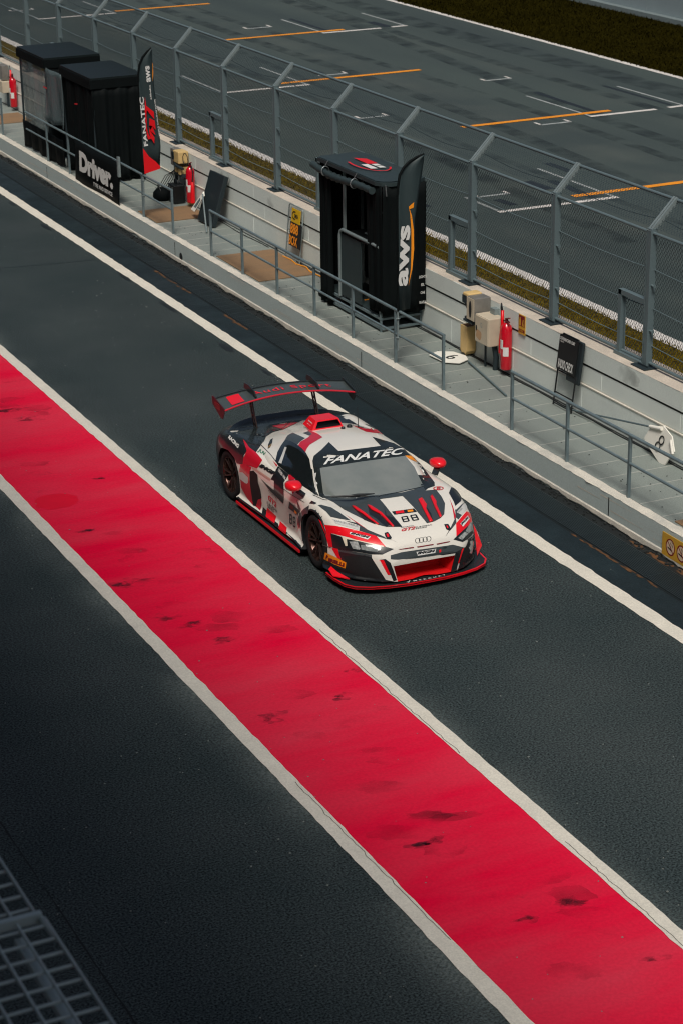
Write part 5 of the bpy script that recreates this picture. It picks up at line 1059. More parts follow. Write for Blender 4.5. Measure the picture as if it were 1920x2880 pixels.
('bumper_black','car_black',1,[(.587,-.909,.444),(.64,-.884,.452),(.691,-.859,.459),(.741,-.833,.466),(.787,-.806,.47),(.827,-.777,.471),(.863,-.747,.471),(.896,-.715,.47),(.926,-.682,.467),(.955,-.648,.464),(.963,-.652,.43),(.994,-.615,.422),(1.021,-.577,.412),(1.048,-.514,.42),(1.075,-.459,.372),(1.085,-.447,.329),(1.085,-.43,.283),(1.085,-.414,.236),(1.085,-.397,.188),(1.085,-.38,.141),(1.085,-.427,.132),(1.077,-.473,.137),(1.063,-.517,.14),(1.043,-.558,.14),(1.018,-.595,.138),(.989,-.631,.133),(.959,-.662,.13),(.932,-.696,.132),(.903,-.726,.128),(.875,-.757,.129),(.843,-.784,.128),(.814,-.81,.132),(.778,-.831,.129),(.752,-.851,.134),(.717,-.868,.13),(.685,-.885,.128),(.67,-.902,.135),(.645,-.917,.135),(.612,-.935,.136),(.577,-.953,.135),(.545,-.961,.137),(.476,-.977,.135),(.393,-.987,.135),(.305,-.984,.14),(.252,-.959,.159),(.254,-.959,.202),(.268,-.964,.25),(.333,-.963,.318),(.416,-.954,.325),(.492,-.941,.329),(.561,-.926,.329),(.617,-.905,.324),(.608,-.907,.365),(.598,-.908,.405)]),
('bumper_black','car_black',1,[(1.05,.53,.392),(1.037,.56,.381),(1.008,.601,.399),(.972,.646,.414),(.922,.701,.426),(.851,.767,.43),(.77,.825,.386),(.788,.816,.366),(.79,.817,.318),(.806,.807,.29),(.795,.813,.269),(.53,.967,.135),(.578,.95,.137),(.627,.927,.136),(.694,.887,.136),(.776,.838,.136),(.832,.798,.137),(.922,.71,.135),(.986,.637,.137),(1.036,.566,.131),(1.066,.51,.133),(1.081,.454,.13),(1.085,.398,.123),(1.085,.345,.119),(1.085,.355,.158),(1.085,.365,.198),(1.085,.375,.237),(1.085,.385,.276),(1.085,.395,.315),(1.085,.405,.354),(1.078,.444,.369),(1.067,.485,.382)]),
('bumper_black','car_black',1,[(1.048,-.514,.42),(1.049,-.48,.44),(1.047,-.446,.46),(1.05,-.402,.465),(1.052,-.358,.47),(1.053,-.314,.474),(1.058,-.262,.472),(1.062,-.21,.469),(1.065,-.157,.467),(1.062,-.203,.469),(1.059,-.247,.471),(1.056,-.292,.472),(1.052,-.336,.474),(1.055,-.294,.474),(1.058,-.251,.474),(1.06,-.208,.474),(1.062,-.165,.473),(1.063,-.122,.472),(1.064,-.078,.472),(1.065,-.033,.47),(1.066,.012,.469),(1.066,.058,.467),(1.066,.104,.466),(1.066,.15,.464),(1.065,.196,.462),(1.063,.243,.46),(1.062,.29,.458),(1.059,.338,.456),(1.056,.386,.453),(1.059,.431,.435),(1.059,.478,.416),(1.05,.53,.392),(1.067,.485,.382),(1.079,.444,.368),(1.085,.405,.352),(1.085,.361,.354),(1.085,.316,.355),(1.085,.272,.356),(1.085,.228,.358),(1.085,.184,.359),(1.085,.14,.36),(1.085,.096,.362),(1.085,.046,.364),(1.085,-.003,.367),(1.085,-.053,.37),(1.085,-.102,.373),(1.085,-.151,.375),(1.085,-.204,.382),(1.085,-.256,.388),(1.083,-.308,.393),(1.079,-.358,.397),(1.079,-.409,.385),(1.075,-.459,.37),(1.063,-.487,.396)]),
('lower_grille','grille_mesh',2,[(.653,-.886,.378),(.702,-.861,.392),(.749,-.835,.405),(.794,-.809,.416),(.834,-.781,.421),(.87,-.752,.424),(.903,-.721,.426),(.933,-.689,.426),(.962,-.656,.425),(.98,-.64,.39),(.996,-.623,.353),(1.01,-.605,.315),(1.023,-.587,.276),(1.035,-.568,.237),(1.045,-.548,.198),(1.054,-.528,.158),(1.034,-.563,.158),(1.009,-.596,.156),(.984,-.629,.154),(.957,-.661,.151),(.93,-.693,.148),(.901,-.727,.147),(.871,-.761,.144),(.837,-.793,.14),(.799,-.797,.163),(.783,-.812,.196),(.767,-.827,.228),(.747,-.84,.26),(.726,-.853,.29),(.703,-.864,.32),(.678,-.875,.349)]),
('lower_grille','grille_mesh',2,[(.985,.624,.431),(.923,.697,.438),(.81,.797,.422),(.786,.819,.33),(.802,.809,.274),(.521,.969,.136),(.587,.948,.136),(.66,.907,.136),(.732,.864,.136),(.8,.822,.136),(.912,.717,.143),(.979,.629,.17),(1.051,.538,.199),(1.077,.473,.207),(1.073,.49,.243),(1.068,.507,.278),(1.06,.525,.313),(1.048,.547,.345),(1.032,.57,.376),(1.011,.596,.405)]),
('bumper_beam','car_grey',2,[(1.064,-.454,.415),(1.048,-.446,.456),(1.051,-.403,.462),(1.053,-.358,.467),(1.054,-.314,.472),(1.058,-.262,.47),(1.062,-.21,.468),(1.065,-.158,.465),(1.063,-.203,.468),(1.059,-.247,.47),(1.056,-.292,.472),(1.052,-.336,.474),(1.055,-.294,.474),(1.058,-.251,.474),(1.06,-.208,.474),(1.062,-.165,.473),(1.063,-.122,.472),(1.064,-.078,.472),(1.065,-.033,.47),(1.066,.012,.469),(1.066,.058,.467),(1.066,.104,.466),(1.066,.15,.464),(1.065,.196,.462),(1.063,.243,.46),(1.062,.29,.458),(1.059,.338,.456),(1.056,.386,.453),(1.059,.428,.436),(1.06,.471,.417),(1.054,.518,.396),(1.065,.494,.38),(1.077,.448,.372),(1.085,.405,.363),(1.085,.36,.364),(1.085,.316,.366),(1.085,.272,.367),(1.085,.228,.368),(1.085,.184,.37),(1.085,.139,.371),(1.085,.095,.372),(1.085,.053,.374),(1.085,.01,.376),(1.085,-.033,.378),(1.085,-.076,.379),(1.085,-.118,.381),(1.085,-.161,.383),(1.085,-.211,.388),(1.085,-.261,.393),(1.082,-.309,.397),(1.078,-.357,.4),(1.072,-.399,.409),(1.065,-.441,.418),(1.073,-.395,.407),(1.08,-.349,.396),(1.085,-.301,.383),(1.08,-.353,.395),(1.073,-.404,.405)]),
('bumper_strake','car_white',2,[(.963,-.652,.43),(.994,-.615,.422),(1.021,-.577,.412),(1.036,-.562,.376),(1.048,-.546,.338),(1.058,-.529,.3),(1.066,-.511,.26),(1.071,-.492,.219),(1.082,-.457,.217),(1.085,-.442,.176),(1.085,-.427,.134),(1.077,-.472,.147),(1.061,-.514,.158),(1.054,-.533,.194),(1.045,-.552,.229),(1.034,-.57,.264),(1.022,-.588,.299),(1.01,-.605,.332),(.996,-.622,.366),(.981,-.638,.398)]),
('bumper_strake','car_bright',2,[(1.017,-.584,.412),(1.044,-.534,.409),(1.057,-.522,.374),(1.066,-.508,.337),(1.072,-.493,.299),(1.077,-.477,.26),(1.081,-.46,.221),(1.07,-.496,.224),(1.064,-.516,.263),(1.056,-.534,.302),(1.045,-.552,.34),(1.032,-.569,.376)]),
('bumper_strake','car_bright',2,[(1.062,.505,.381),(1.047,.541,.383),(1.06,.521,.351),(1.068,.503,.316),(1.074,.487,.28),(1.078,.471,.244),(1.082,.456,.207),(1.085,.442,.215),(1.083,.456,.258),(1.079,.471,.301),(1.072,.487,.342)]),
('bumper_strake','car_pale',2,[(1.085,.445,.21),(1.078,.467,.204),(1.081,.452,.156),(1.079,.44,.124),(1.082,.427,.122),(1.085,.432,.16)]),
('bumper_lip','car_grey',2,[(.587,-.909,.441),(.641,-.885,.449),(.692,-.859,.456),(.742,-.833,.462),(.788,-.806,.466),(.827,-.777,.468),(.864,-.747,.469),(.896,-.715,.468),(.927,-.682,.466),(.955,-.648,.464),(.962,-.652,.435),(.933,-.685,.438),(.902,-.718,.44),(.869,-.75,.441),(.832,-.779,.44),(.791,-.808,.437),(.747,-.834,.434),(.699,-.858,.43),(.651,-.883,.425),(.6,-.906,.419)]),
('bumper_lip','car_grey',2,[(.978,.625,.451),(.919,.698,.448),(.8,.805,.419),(.82,.794,.39),(.918,.708,.409),(.973,.645,.41)]),
('bumper_flash','car_bright',2,[(.473,-.941,.426),(.579,-.91,.456),(.603,-.907,.39),(.641,-.894,.331),(.58,-.919,.335),(.548,-.928,.367),(.512,-.935,.397)]),
('tyre_sponsor_plate','car_orange',3,[(.334,-.963,.323),(.413,-.954,.329),(.485,-.943,.334),(.552,-.928,.335),(.608,-.908,.329),(.659,-.886,.32),(.707,-.862,.31),(.692,-.866,.229),(.647,-.891,.233),(.599,-.914,.236),(.542,-.933,.235),(.466,-.946,.233),(.381,-.955,.228),(.287,-.96,.219),(.314,-.963,.273)]),
('sponsor_plate','white_print',4,[(1.07,-.118,.452),(1.07,-.074,.451),(1.071,-.03,.451),(1.071,.014,.45),(1.071,.059,.449),(1.071,.103,.448),(1.071,.148,.448),(1.084,.128,.401),(1.084,.081,.402),(1.084,.034,.403),(1.084,-.013,.403),(1.084,-.059,.404),(1.083,-.105,.404)]),
('tow_mark','car_bright',4,[(1.077,.182,.425),(1.074,.211,.432),(1.082,.211,.404),(1.085,.187,.393)]),
('camera_slot','car_black',4,[(1.07,.226,.441),(1.066,.27,.448),(1.067,.301,.44),(1.072,.276,.429)]),
('bonnet_slot','car_dark_red',3,[(1.036,-.342,.511),(1.04,-.293,.511),(1.042,-.243,.512),(1.045,-.193,.512),(1.047,-.143,.511),(1.052,-.139,.499),(1.05,-.183,.501),(1.048,-.226,.502),(1.045,-.27,.503),(1.042,-.313,.504)]),
('bonnet_slot','car_dark_red',3,[(1.049,-.103,.509),(1.049,-.059,.508),(1.05,-.014,.508),(1.05,.031,.507),(1.05,.076,.507),(1.05,.121,.506),(1.054,.123,.495),(1.055,.07,.496),(1.055,.017,.497),(1.055,-.035,.497),(1.054,-.087,.497)]),
('bonnet_slot','car_dark_red',3,[(1.05,.162,.502),(1.048,.21,.502),(1.046,.258,.502),(1.043,.307,.501),(1.04,.356,.5),(1.045,.335,.491),(1.049,.279,.491),(1.052,.224,.491),(1.055,.169,.491)]),
('shut_line','car_black',3,[(.259,-.969,.399),(.365,-.959,.417),(.459,-.944,.43),(.46,-.944,.421),(.365,-.959,.408),(.259,-.969,.39)]),
('shut_line','car_black',3,[(-.336,-.82,.813),(-.282,-.805,.814),(-.211,-.791,.813),(-.143,-.777,.812),(-.108,-.732,.809),(-.096,-.737,.809),(-.13,-.784,.812),(-.197,-.799,.813),(-.267,-.813,.813),(-.326,-.827,.811)]),
('shut_line','car_black',3,[(-1.002,-.939,.704),(-.895,-.935,.704),(-.784,-.934,.706),(-.684,-.931,.71),(-.581,-.931,.716),(-.495,-.932,.724),(-.41,-.933,.731),(-.328,-.933,.737),(-.325,-.935,.734),(-.407,-.935,.727),(-.494,-.934,.719),(-.581,-.932,.71),(-.684,-.933,.705),(-.784,-.935,.7),(-.894,-.938,.699),(-1.001,-.942,.699)]),
('shut_line','car_black',3,[(-3.047,.089,.833),(-2.828,-.044,.883),(-2.565,-.196,.949),(-2.409,-.301,.977),(-2.405,-.347,.969),(-2.418,-.385,.953),(-2.444,-.418,.934),(-2.476,-.449,.912),(-2.454,-.497,.899),(-2.43,-.547,.888),(-2.217,-.672,.902),(-2.124,-.756,.896),(-2.108,-.755,.899),(-2.202,-.672,.904),(-2.398,-.555,.892),(-2.42,-.507,.904),(-2.441,-.46,.917),(-2.405,-.431,.94),(-2.376,-.399,.961),(-2.357,-.363,.978),(-2.358,-.318,.988),(-2.504,-.218,.964),(-2.757,-.07,.902),(-3.025,.085,.834)]),
('shut_line','car_black',3,[(-2.582,-.623,.871),(-2.418,-.672,.883),(-2.272,-.713,.889),(-2.124,-.756,.896),(-1.999,-.773,.903),(-1.883,-.787,.907),(-1.774,-.798,.908),(-1.668,-.808,.909),(-1.552,-.824,.904),(-1.448,-.835,.894),(-1.348,-.844,.883),(-1.346,-.839,.888),(-1.447,-.829,.899),(-1.554,-.817,.907),(-1.671,-.801,.912),(-1.778,-.791,.911),(-1.889,-.778,.909),(-2.005,-.765,.906),(-2.128,-.748,.899),(-2.279,-.704,.89),(-2.429,-.662,.882),(-2.592,-.613,.869)]),
('rear_quarter','car_black',1,[(-2.977,-.944,.786),(-2.875,-.936,.823),(-2.795,-.919,.853),(-2.687,-.935,.848),(-2.592,-.945,.839),(-2.496,-.917,.865),(-2.42,-.881,.883),(-2.309,-.902,.875),(-2.207,-.919,.865),(-2.116,-.932,.85),(-2.157,-.974,.778),(-2.15,-.983,.735),(-2.151,-.989,.688),(-2.153,-.992,.646),(-2.35,-.997,.607),(-2.4,-.997,.633),(-2.452,-.997,.659),(-2.546,-.997,.676),(-2.641,-.996,.693),(-2.838,-.994,.664),(-3.075,-.977,.573),(-3.19,-.949,.489),(-3.151,-.959,.469),(-3.155,-.956,.432),(-3.158,-.951,.398),(-3.107,-.963,.393),(-3.183,-.945,.406),(-3.166,-.953,.443),(-3.156,-.959,.48),(-3.15,-.962,.52),(-3.174,-.957,.553),(-3.146,-.962,.611),(-3.061,-.97,.682),(-3.002,-.964,.74)]),
('engine_cover','car_gloss_black',1,[(-2.982,-.957,.762),(-2.964,-.926,.811),(-3.001,-.874,.84),(-3.046,-.81,.843),(-3.151,-.721,.823),(-3.221,-.646,.817),(-3.217,-.596,.82),(-3.216,-.544,.822),(-3.216,-.493,.823),(-3.216,-.441,.824),(-3.217,-.388,.825),(-3.202,-.345,.826),(-3.188,-.301,.826),(-3.173,-.257,.827),(-3.159,-.213,.827),(-3.145,-.169,.828),(-3.131,-.125,.828),(-3.115,-.082,.829),(-3.098,-.039,.83),(-3.081,.004,.831),(-3.064,.047,.832),(-3.047,.089,.833),(-3.02,.135,.835),(-2.993,.18,.836),(-2.94,.213,.848),(-2.674,.034,.925),(-2.483,-.11,.975),(-2.367,-.218,1.0),(-2.307,-.3,1.005),(-2.274,-.37,1.0),(-2.334,-.399,.973),(-2.403,-.424,.943),(-2.476,-.449,.912),(-2.454,-.497,.899),(-2.43,-.547,.888),(-2.217,-.672,.902),(-2.123,-.739,.902),(-2.067,-.789,.889),(-1.991,-.848,.883),(-1.947,-.894,.865),(-2.03,-.914,.861),(-2.121,-.93,.853),(-2.212,-.917,.866),(-2.312,-.9,.876),(-2.42,-.881,.883),(-2.496,-.917,.865),(-2.592,-.945,.839),(-2.7,-.958,.821),(-2.827,-.963,.797)]),
('engine_cover_graphic','car_red',2,[(-2.826,-.287,.869),(-2.794,-.244,.883),(-2.772,-.197,.893),(-2.766,-.142,.897),(-2.771,-.082,.898),(-2.724,-.053,.911),(-2.677,-.024,.924),(-2.633,.006,.937),(-2.512,-.092,.967),(-2.41,-.18,.991),(-2.346,-.252,1.002),(-2.307,-.312,1.003),(-2.284,-.365,.998),(-2.426,-.342,.964),(-2.626,-.314,.916)]),
('quarter_graphic','car_red',2,[(-2.442,-.868,.887),(-2.348,-.875,.886),(-2.245,-.89,.881),(-2.15,-.903,.874),(-2.051,-.899,.871),(-1.958,-.893,.867),(-1.875,-.896,.858),(-1.792,-.9,.848),(-1.71,-.904,.839),(-1.708,-.949,.774),(-1.75,-.963,.723),(-1.901,-.975,.703),(-2.026,-.984,.682),(-2.156,-.991,.658),(-2.154,-.983,.736),(-2.131,-.968,.792),(-2.132,-.943,.839),(-2.219,-.925,.861),(-2.322,-.899,.876)]),
('sidepod','car_red',2,[(-2.227,-.994,.628),(-2.139,-.991,.664),(-2.017,-.984,.679),(-1.899,-.976,.692),(-1.944,-.982,.624),(-1.951,-.982,.567),(-1.961,-.98,.509),(-1.953,-.977,.453),(-1.945,-.973,.396),(-1.938,-.97,.347),(-1.933,-.966,.298),(-1.929,-.961,.249),(-1.926,-.955,.198),(-1.876,-.97,.167),(-1.958,-.966,.178),(-2.035,-.964,.191),(-2.099,-.967,.209),(-2.146,-.974,.242),(-2.196,-.979,.273),(-2.248,-.984,.304),(-2.248,-.987,.352),(-2.251,-.99,.399),(-2.255,-.992,.446),(-2.26,-.994,.491),(-2.267,-.995,.537)]),
('side_intake','intake_black',3,[(-1.944,-.982,.624),(-1.839,-.974,.669),(-1.721,-.969,.648),(-1.715,-.968,.6),(-1.714,-.966,.55),(-1.686,-.96,.5),(-1.66,-.954,.449),(-1.652,-.951,.401),(-1.644,-.947,.352),(-1.742,-.95,.28),(-1.811,-.953,.183),(-1.876,-.97,.167),(-1.927,-.956,.201),(-1.931,-.961,.254),(-1.936,-.966,.306),(-1.943,-.971,.357),(-1.95,-.975,.414),(-1.958,-.978,.471),(-1.952,-.98,.523),(-1.946,-.982,.574)]),
('intake_flash','car_red',4,[(-1.756,-.951,.292),(-1.645,-.947,.344),(-1.675,-.945,.284),(-1.707,-.943,.223),(-1.712,-.952,.174),(-1.82,-.95,.191)]),
('number_plate','car_pale',3,[(-2.26,-.995,.511),(-2.159,-.993,.54),(-2.078,-.989,.531),(-2.0,-.984,.52),(-2.01,-.981,.446),(-2.054,-.982,.414),(-2.122,-.986,.41),(-2.272,-.992,.416),(-2.265,-.993,.464)]),
('belt_graphic','car_black',1,[(-1.327,-.852,.874),(-1.244,-.852,.873),(-1.161,-.851,.871),(-1.079,-.85,.869),(-.998,-.849,.867),(-1.006,-.881,.817),(-1.006,-.917,.769),(-.973,-.931,.729),(-.943,-.943,.688),(-.938,-.946,.633),(-.94,-.945,.576),(-.983,-.937,.495),(-1.035,-.94,.517),(-1.088,-.943,.539),(-1.14,-.946,.561),(-1.249,-.949,.586),(-1.241,-.95,.633),(-1.242,-.948,.675),(-1.253,-.942,.714),(-1.348,-.947,.703),(-1.318,-.932,.758),(-1.309,-.908,.805),(-1.323,-.879,.838)]),
('belt_graphic','car_black',1,[(-1.646,-.966,.626),(-1.56,-.962,.616),(-1.474,-.957,.605),(-1.397,-.954,.599),(-1.319,-.951,.594),(-1.239,-.949,.59),(-1.187,-.947,.571),(-1.136,-.945,.552),(-1.085,-.942,.533),(-1.034,-.94,.514),(-.983,-.937,.495),(-1.068,-.939,.506),(-1.153,-.94,.518),(-1.233,-.942,.527),(-1.31,-.945,.537),(-1.386,-.949,.548),(-1.449,-.953,.568),(-1.513,-.958,.588),(-1.579,-.962,.607)]),
('belt_graphic','car_red',2,[(-.997,-.858,.858),(-.966,-.84,.876),(-.887,-.84,.872),(-.81,-.84,.867),(-.865,-.862,.841),(-.928,-.881,.812)]),
('belt_graphic','car_red',2,[(-1.523,-.845,.887),(-1.437,-.848,.882),(-1.351,-.85,.878),(-1.347,-.864,.862),(-1.432,-.856,.875)]),
('door_graphic','car_red',2,[(-.751,-.921,.745),(-.681,-.913,.76),(-.689,-.929,.718)]),
('door_blade_reflection','pink_reflection',3,[(-1.891,-.975,.695),(-1.83,-.969,.714),(-1.75,-.965,.713),(-1.67,-.961,.713),(-1.59,-.957,.713),(-1.51,-.953,.713),(-1.431,-.949,.713),(-1.352,-.946,.713),(-1.352,-.95,.686),(-1.439,-.954,.686),(-1.525,-.958,.685),(-1.612,-.962,.685),(-1.7,-.966,.685),(-1.787,-.97,.685),(-1.873,-.975,.685)]),  # pinkish reflection along the door, laid on as a coloured patch
('badge_panel','car_black',2,[(-.768,-.945,.596),(-.673,-.945,.593),(-.571,-.948,.593),(-.454,-.958,.6),(-.474,-.957,.524),(-.609,-.941,.505),(-.714,-.938,.498),(-.815,-.937,.494),(-.788,-.943,.546)]),
('badge','car_dark_red',3,[(-.741,-.944,.575),(-.648,-.945,.577),(-.666,-.941,.524),(-.773,-.94,.518)]),
('badge','car_orange',3,[(-.61,-.944,.543),(-.524,-.952,.545),(-.538,-.948,.511),(-.631,-.94,.506)]),
('fender_graphic','car_black',2,[(-.558,-.938,.693),(-.465,-.949,.663),(-.39,-.959,.63),(-.426,-.963,.544),(-.463,-.958,.586),(-.503,-.951,.627),(-.53,-.945,.66)]),
('arch_graphic','car_grey',1,[(-.199,-.931,.743),(-.179,-.949,.698),(-.171,-.963,.647),(-.254,-.967,.615),(-.32,-.972,.552),(-.399,-.965,.448),(-.472,-.944,.34),(-.56,-.932,.371),(-.508,-.949,.468),(-.405,-.965,.57),(-.316,-.958,.655),(-.251,-.947,.702)]),
('sill_graphic','car_black',2,[(-1.63,-.938,.231),(-1.528,-.929,.218),(-1.525,-.939,.173),(-1.478,-.969,.148),(-1.489,-.976,.132),(-1.581,-.98,.145),(-1.636,-.946,.175)]),
('sill_graphic','car_bright',2,[(-1.511,-.931,.263),(-1.43,-.924,.249),(-1.346,-.917,.237),(-1.259,-.913,.227),(-1.267,-.924,.175),(-1.218,-.959,.148),(-1.307,-.961,.148),(-1.394,-.963,.149),(-1.48,-.966,.151),(-1.536,-.931,.19)]),
('sill_graphic','car_black',2,[(-1.26,-.937,.164),(-1.137,-.936,.165),(-1.108,-.965,.132),(-1.212,-.965,.132)]),
('sill_graphic','car_bright',2,[(-1.148,-.911,.203),(-1.077,-.91,.197),(-1.003,-.912,.193),(-.927,-.914,.189),(-.885,-.94,.162),(-.847,-.965,.134),(-.962,-.965,.132),(-1.071,-.965,.132),(-1.117,-.936,.164)]),
('sill_graphic','car_black',2,[(-.865,-.953,.152),(-.755,-.953,.153),(-.647,-.953,.154),(-.556,-.957,.153),(-.464,-.962,.152),(-.372,-.967,.152),(-.324,-.989,.14)]),
('sill_graphic','car_red',2,[(-1.793,-.955,.303),(-1.671,-.947,.32),(-1.654,-.943,.278),(-1.689,-.941,.213),(-1.678,-.958,.167),(-1.826,-.959,.175),(-1.822,-.952,.234)]),
('fuel_cap','car_gloss_black',2,[(-2.143,-.568,.952),(-2.004,-.638,.945),(-1.885,-.719,.929),(-1.872,-.758,.918),(-2.011,-.693,.923),(-2.15,-.604,.931)]),
('fuel_cap_rim','brass',3,[(-1.989,-.649,.942),(-1.896,-.714,.929),(-1.882,-.749,.92),(-1.952,-.709,.925)])]
WORDS = [
('lettering','white_print',4,'FANATEC',[(-0.607,-0.554,1.075),(-0.564,0.525,1.066),(-0.71,-0.473,1.123)],(0.025, 0.22, 'o')),
('lettering','car_black',3,'8',[(0.718,-0.116,0.702),(0.718,-0.026,0.702),(0.611,-0.095,0.732)],(0.035, 0, '8')),
('lettering','car_black',3,'8',[(0.723,0.01,0.701),(0.723,0.1,0.701),(0.61,0.025,0.732)],(0.035, 0, '8')),
('lettering','car_text_red',3,'GT2',[(0.861,-0.215,0.651),(0.864,-0.032,0.65),(0.815,-0.183,0.669)],(0.04, 0.2, '')),
('lettering','car_black',3,'EUROPEAN',[(0.841,-0.013,0.658),(0.846,0.204,0.657),(0.826,-0.003,0.665)],(0.01, 0, '')),
('lettering','car_black',3,'SERIES',[(0.866,-0.025,0.649),(0.867,0.123,0.649),(0.849,-0.015,0.655)],(0.01, 0, '')),
('lettering','car_black',3,'FANATEC',[(0.805,-0.191,0.673),(0.81,-0.02,0.671),(0.79,-0.182,0.678)],(0.01, 0, '')),
('rings_emblem','car_black',3,'@',[(1.031,-0.112,0.544),(1.033,0.103,0.541),(0.987,-0.095,0.588)],(0, 0, 'rings')),
('lettering','car_black',5,'IMGM',[(1.079,-0.111,0.419),(1.081,0.134,0.412),(1.07,-0.109,0.45)],(0.06, 0.3, '')),
('lettering','car_black',5,'IMGM',[(0.656,-0.788,0.643),(0.829,-0.624,0.618),(0.642,-0.773,0.66)],(0.06, 0.3, '')),
('lettering','car_black',5,'IMGM',[(0.881,0.588,0.599),(0.711,0.782,0.61),(0.854,0.59,0.616)],(0.06, 0.3, '')),
('lettering','car_mid',4,'CALSUSERA',[(0.384,-0.863,0.721),(0.628,-0.667,0.696),(0.362,-0.853,0.735)],(0.015, 0, '')),
('lettering','car_mid',4,'CALSUSERA',[(0.688,0.637,0.679),(0.596,0.757,0.69),(0.657,0.64,0.69)],(0.015, 0, '')),
('lettering','car_black',3,'elledical',[(-0.085,-0.946,0.708),(0.149,-0.944,0.683),(-0.058,-0.927,0.75)],(0.02, 0.1, '')),
('lettering','car_dark_red',5,'IRELLI',[(0.408,-0.952,0.229),(0.678,-0.875,0.245),(0.42,-0.953,0.282)],(0.07, 0, '')),
('lettering','car_dark_red',5,'P',[(0.344,-0.959,0.242),(0.391,-0.955,0.248),(0.369,-0.959,0.304)],(0.09, 0, '')),
('lettering','white_print',4,'RACING',[(-2.735,-0.954,0.824),(-2.351,-0.969,0.8),(-2.771,-0.92,0.856)],(0.05, 0.2, '')),
('lettering','car_green',4,'JUV',[(-1.937,-0.879,0.871),(-1.743,-0.862,0.861),(-2.019,-0.815,0.887)],(0.03, 0.1, '')),
('lettering','car_black',4,'IMGM',[(-1.716,-0.954,0.76),(-1.209,-0.921,0.775),(-1.696,-0.934,0.806)],(0.07, 0.3, '')),
('lettering','car_text_red',4,'GT2',[(-1.466,-0.936,0.396),(-1.228,-0.921,0.355),(-1.432,-0.942,0.474)],(0.04, 0, '')),
('lettering','car_black',4,'FANATEC',[(-1.411,-0.946,0.52),(-1.155,-0.936,0.486),(-1.399,-0.949,0.547)],(0.015, 0, '')),
('lettering','car_black',4,'EUROPEAN',[(-1.501,-0.934,0.321),(-1.213,-0.917,0.294),(-1.492,-0.935,0.359)],(0.015, 0, '')),
('lettering','car_black',4,'SERIES',[(-1.492,-0.93,0.277),(-1.321,-0.918,0.26),(-1.483,-0.932,0.315)],(0.015, 0, '')),
('lettering','car_black',4,'8',[(-0.83,-0.917,0.285),(-0.748,-0.918,0.299),(-0.799,-0.929,0.427)],(0.035, 0, '8')),
('lettering','car_black',4,'8',[(-0.722,-0.917,0.281),(-0.638,-0.918,0.292),(-0.692,-0.93,0.43)],(0.035, 0, '8')),
('lettering','white_print',5,'DRIVER LINE',[(-1.257,-0.88,0.833),(-1.009,-0.899,0.796),(-1.266,-0.86,0.865)],(0.02, 0, '')),
('round_sticker','car_text_red',4,'@',[(0.093,0.608,0.79),(0.153,0.724,0.792),(0.006,0.663,0.801)],(0, 0, 'ring1')),
('lettering','car_text_red',5,'E',[(0.105,0.653,0.792),(0.127,0.697,0.792),(0.033,0.695,0.8)],(0.03, 0, ''))]
# ------------------------------------------------------------------ the racing car : materials, body, graphics, parts
M('car_white', (.69,.66,.595), .24, spec=.5, coat=.8)
M('car_black', (.010,.013,.015), .30, spec=.5, coat=.4)
M('car_gloss_black', (.014,.019,.019), .22, spec=.4, coat=.3)
M('car_grey', (.040,.050,.053), .32, spec=.5, coat=.4)
M('car_mid', (.22,.23,.23), .4)
M('car_red', (.50,.006,.022), .30, coat=.5)
M('car_bright', (.72,.004,.012), .30, coat=.5)
M('car_dark_red', (.17,.004,.010), .4)
M('car_text_red', (.50,.04,.05), .4)
M('plate_red', (.05,.004,.008), .4)
M('car_pale', (.50,.50,.48), .4)
M('pink_reflection', (.50,.33,.27), .35, coat=.4)  # reflected pink on the white flank, painted as a colour
M('car_orange', (.85,.26,.006), .4)
M('car_green', (.03,.16,.09), .4)
M('windshield_glass', (.15,.17,.163), .12, spec=.8, coat=.5, var=.55, vscale=2.5, col2=(.24,.25,.235))  # opaque; the grey of the reflected sky is mixed into the base colour
M('side_glass', (.006,.009,.010), .08, spec=.7, coat=.5)
M('lamp_pale', (.62,.56,.44), .3)
M('lamp_silver', (.50,.52,.51), .4, metal=.2, var=1, vscale=22, col2=(.10,.11,.11))
M('lamp_glass', (.16,.18,.18), .1, spec=.8, coat=.8, var=.9, vscale=26, col2=(.34,.36,.35))
M('grille_mesh', (.006,.008,.009), .6, var=.5, vscale=60, col2=(.020,.024,.025))
M('intake_black', (.004,.005,.006), .6)
M('brass', (.40,.24,.09), .35, metal=.5)
M('bronze_rim', (.035,.020,.017), .35, metal=.5, spec=.6)
M('bronze_edge', (.075,.040,.032), .25, metal=.7)
M('tyre_rubber', (.010,.010,.011), .72, spec=.3, var=.4, vscale=9, col2=(.018,.014,.014))
M('intake_red', (.60,.006,.008), .5)
M('carbon', (.012,.016,.018), .35, spec=.5, var=.4, vscale=30, col2=(.02,.026,.029))
M('wing_top', (.050,.062,.061), .4, spec=.5, coat=.3)
car = thing('race_car', (CX, CY, 0), 'white red and black racing car numbered 88 with tall rear wing in the pit lane', 'racing car')
car.rotation_euler = CAR_ROT.to_euler()
BV = [bvh_of(body_mb), bvh_of(cabin_mb)]
body = body_mb.build('body', ['car_white', 'intake_red', 'intake_black'], car)
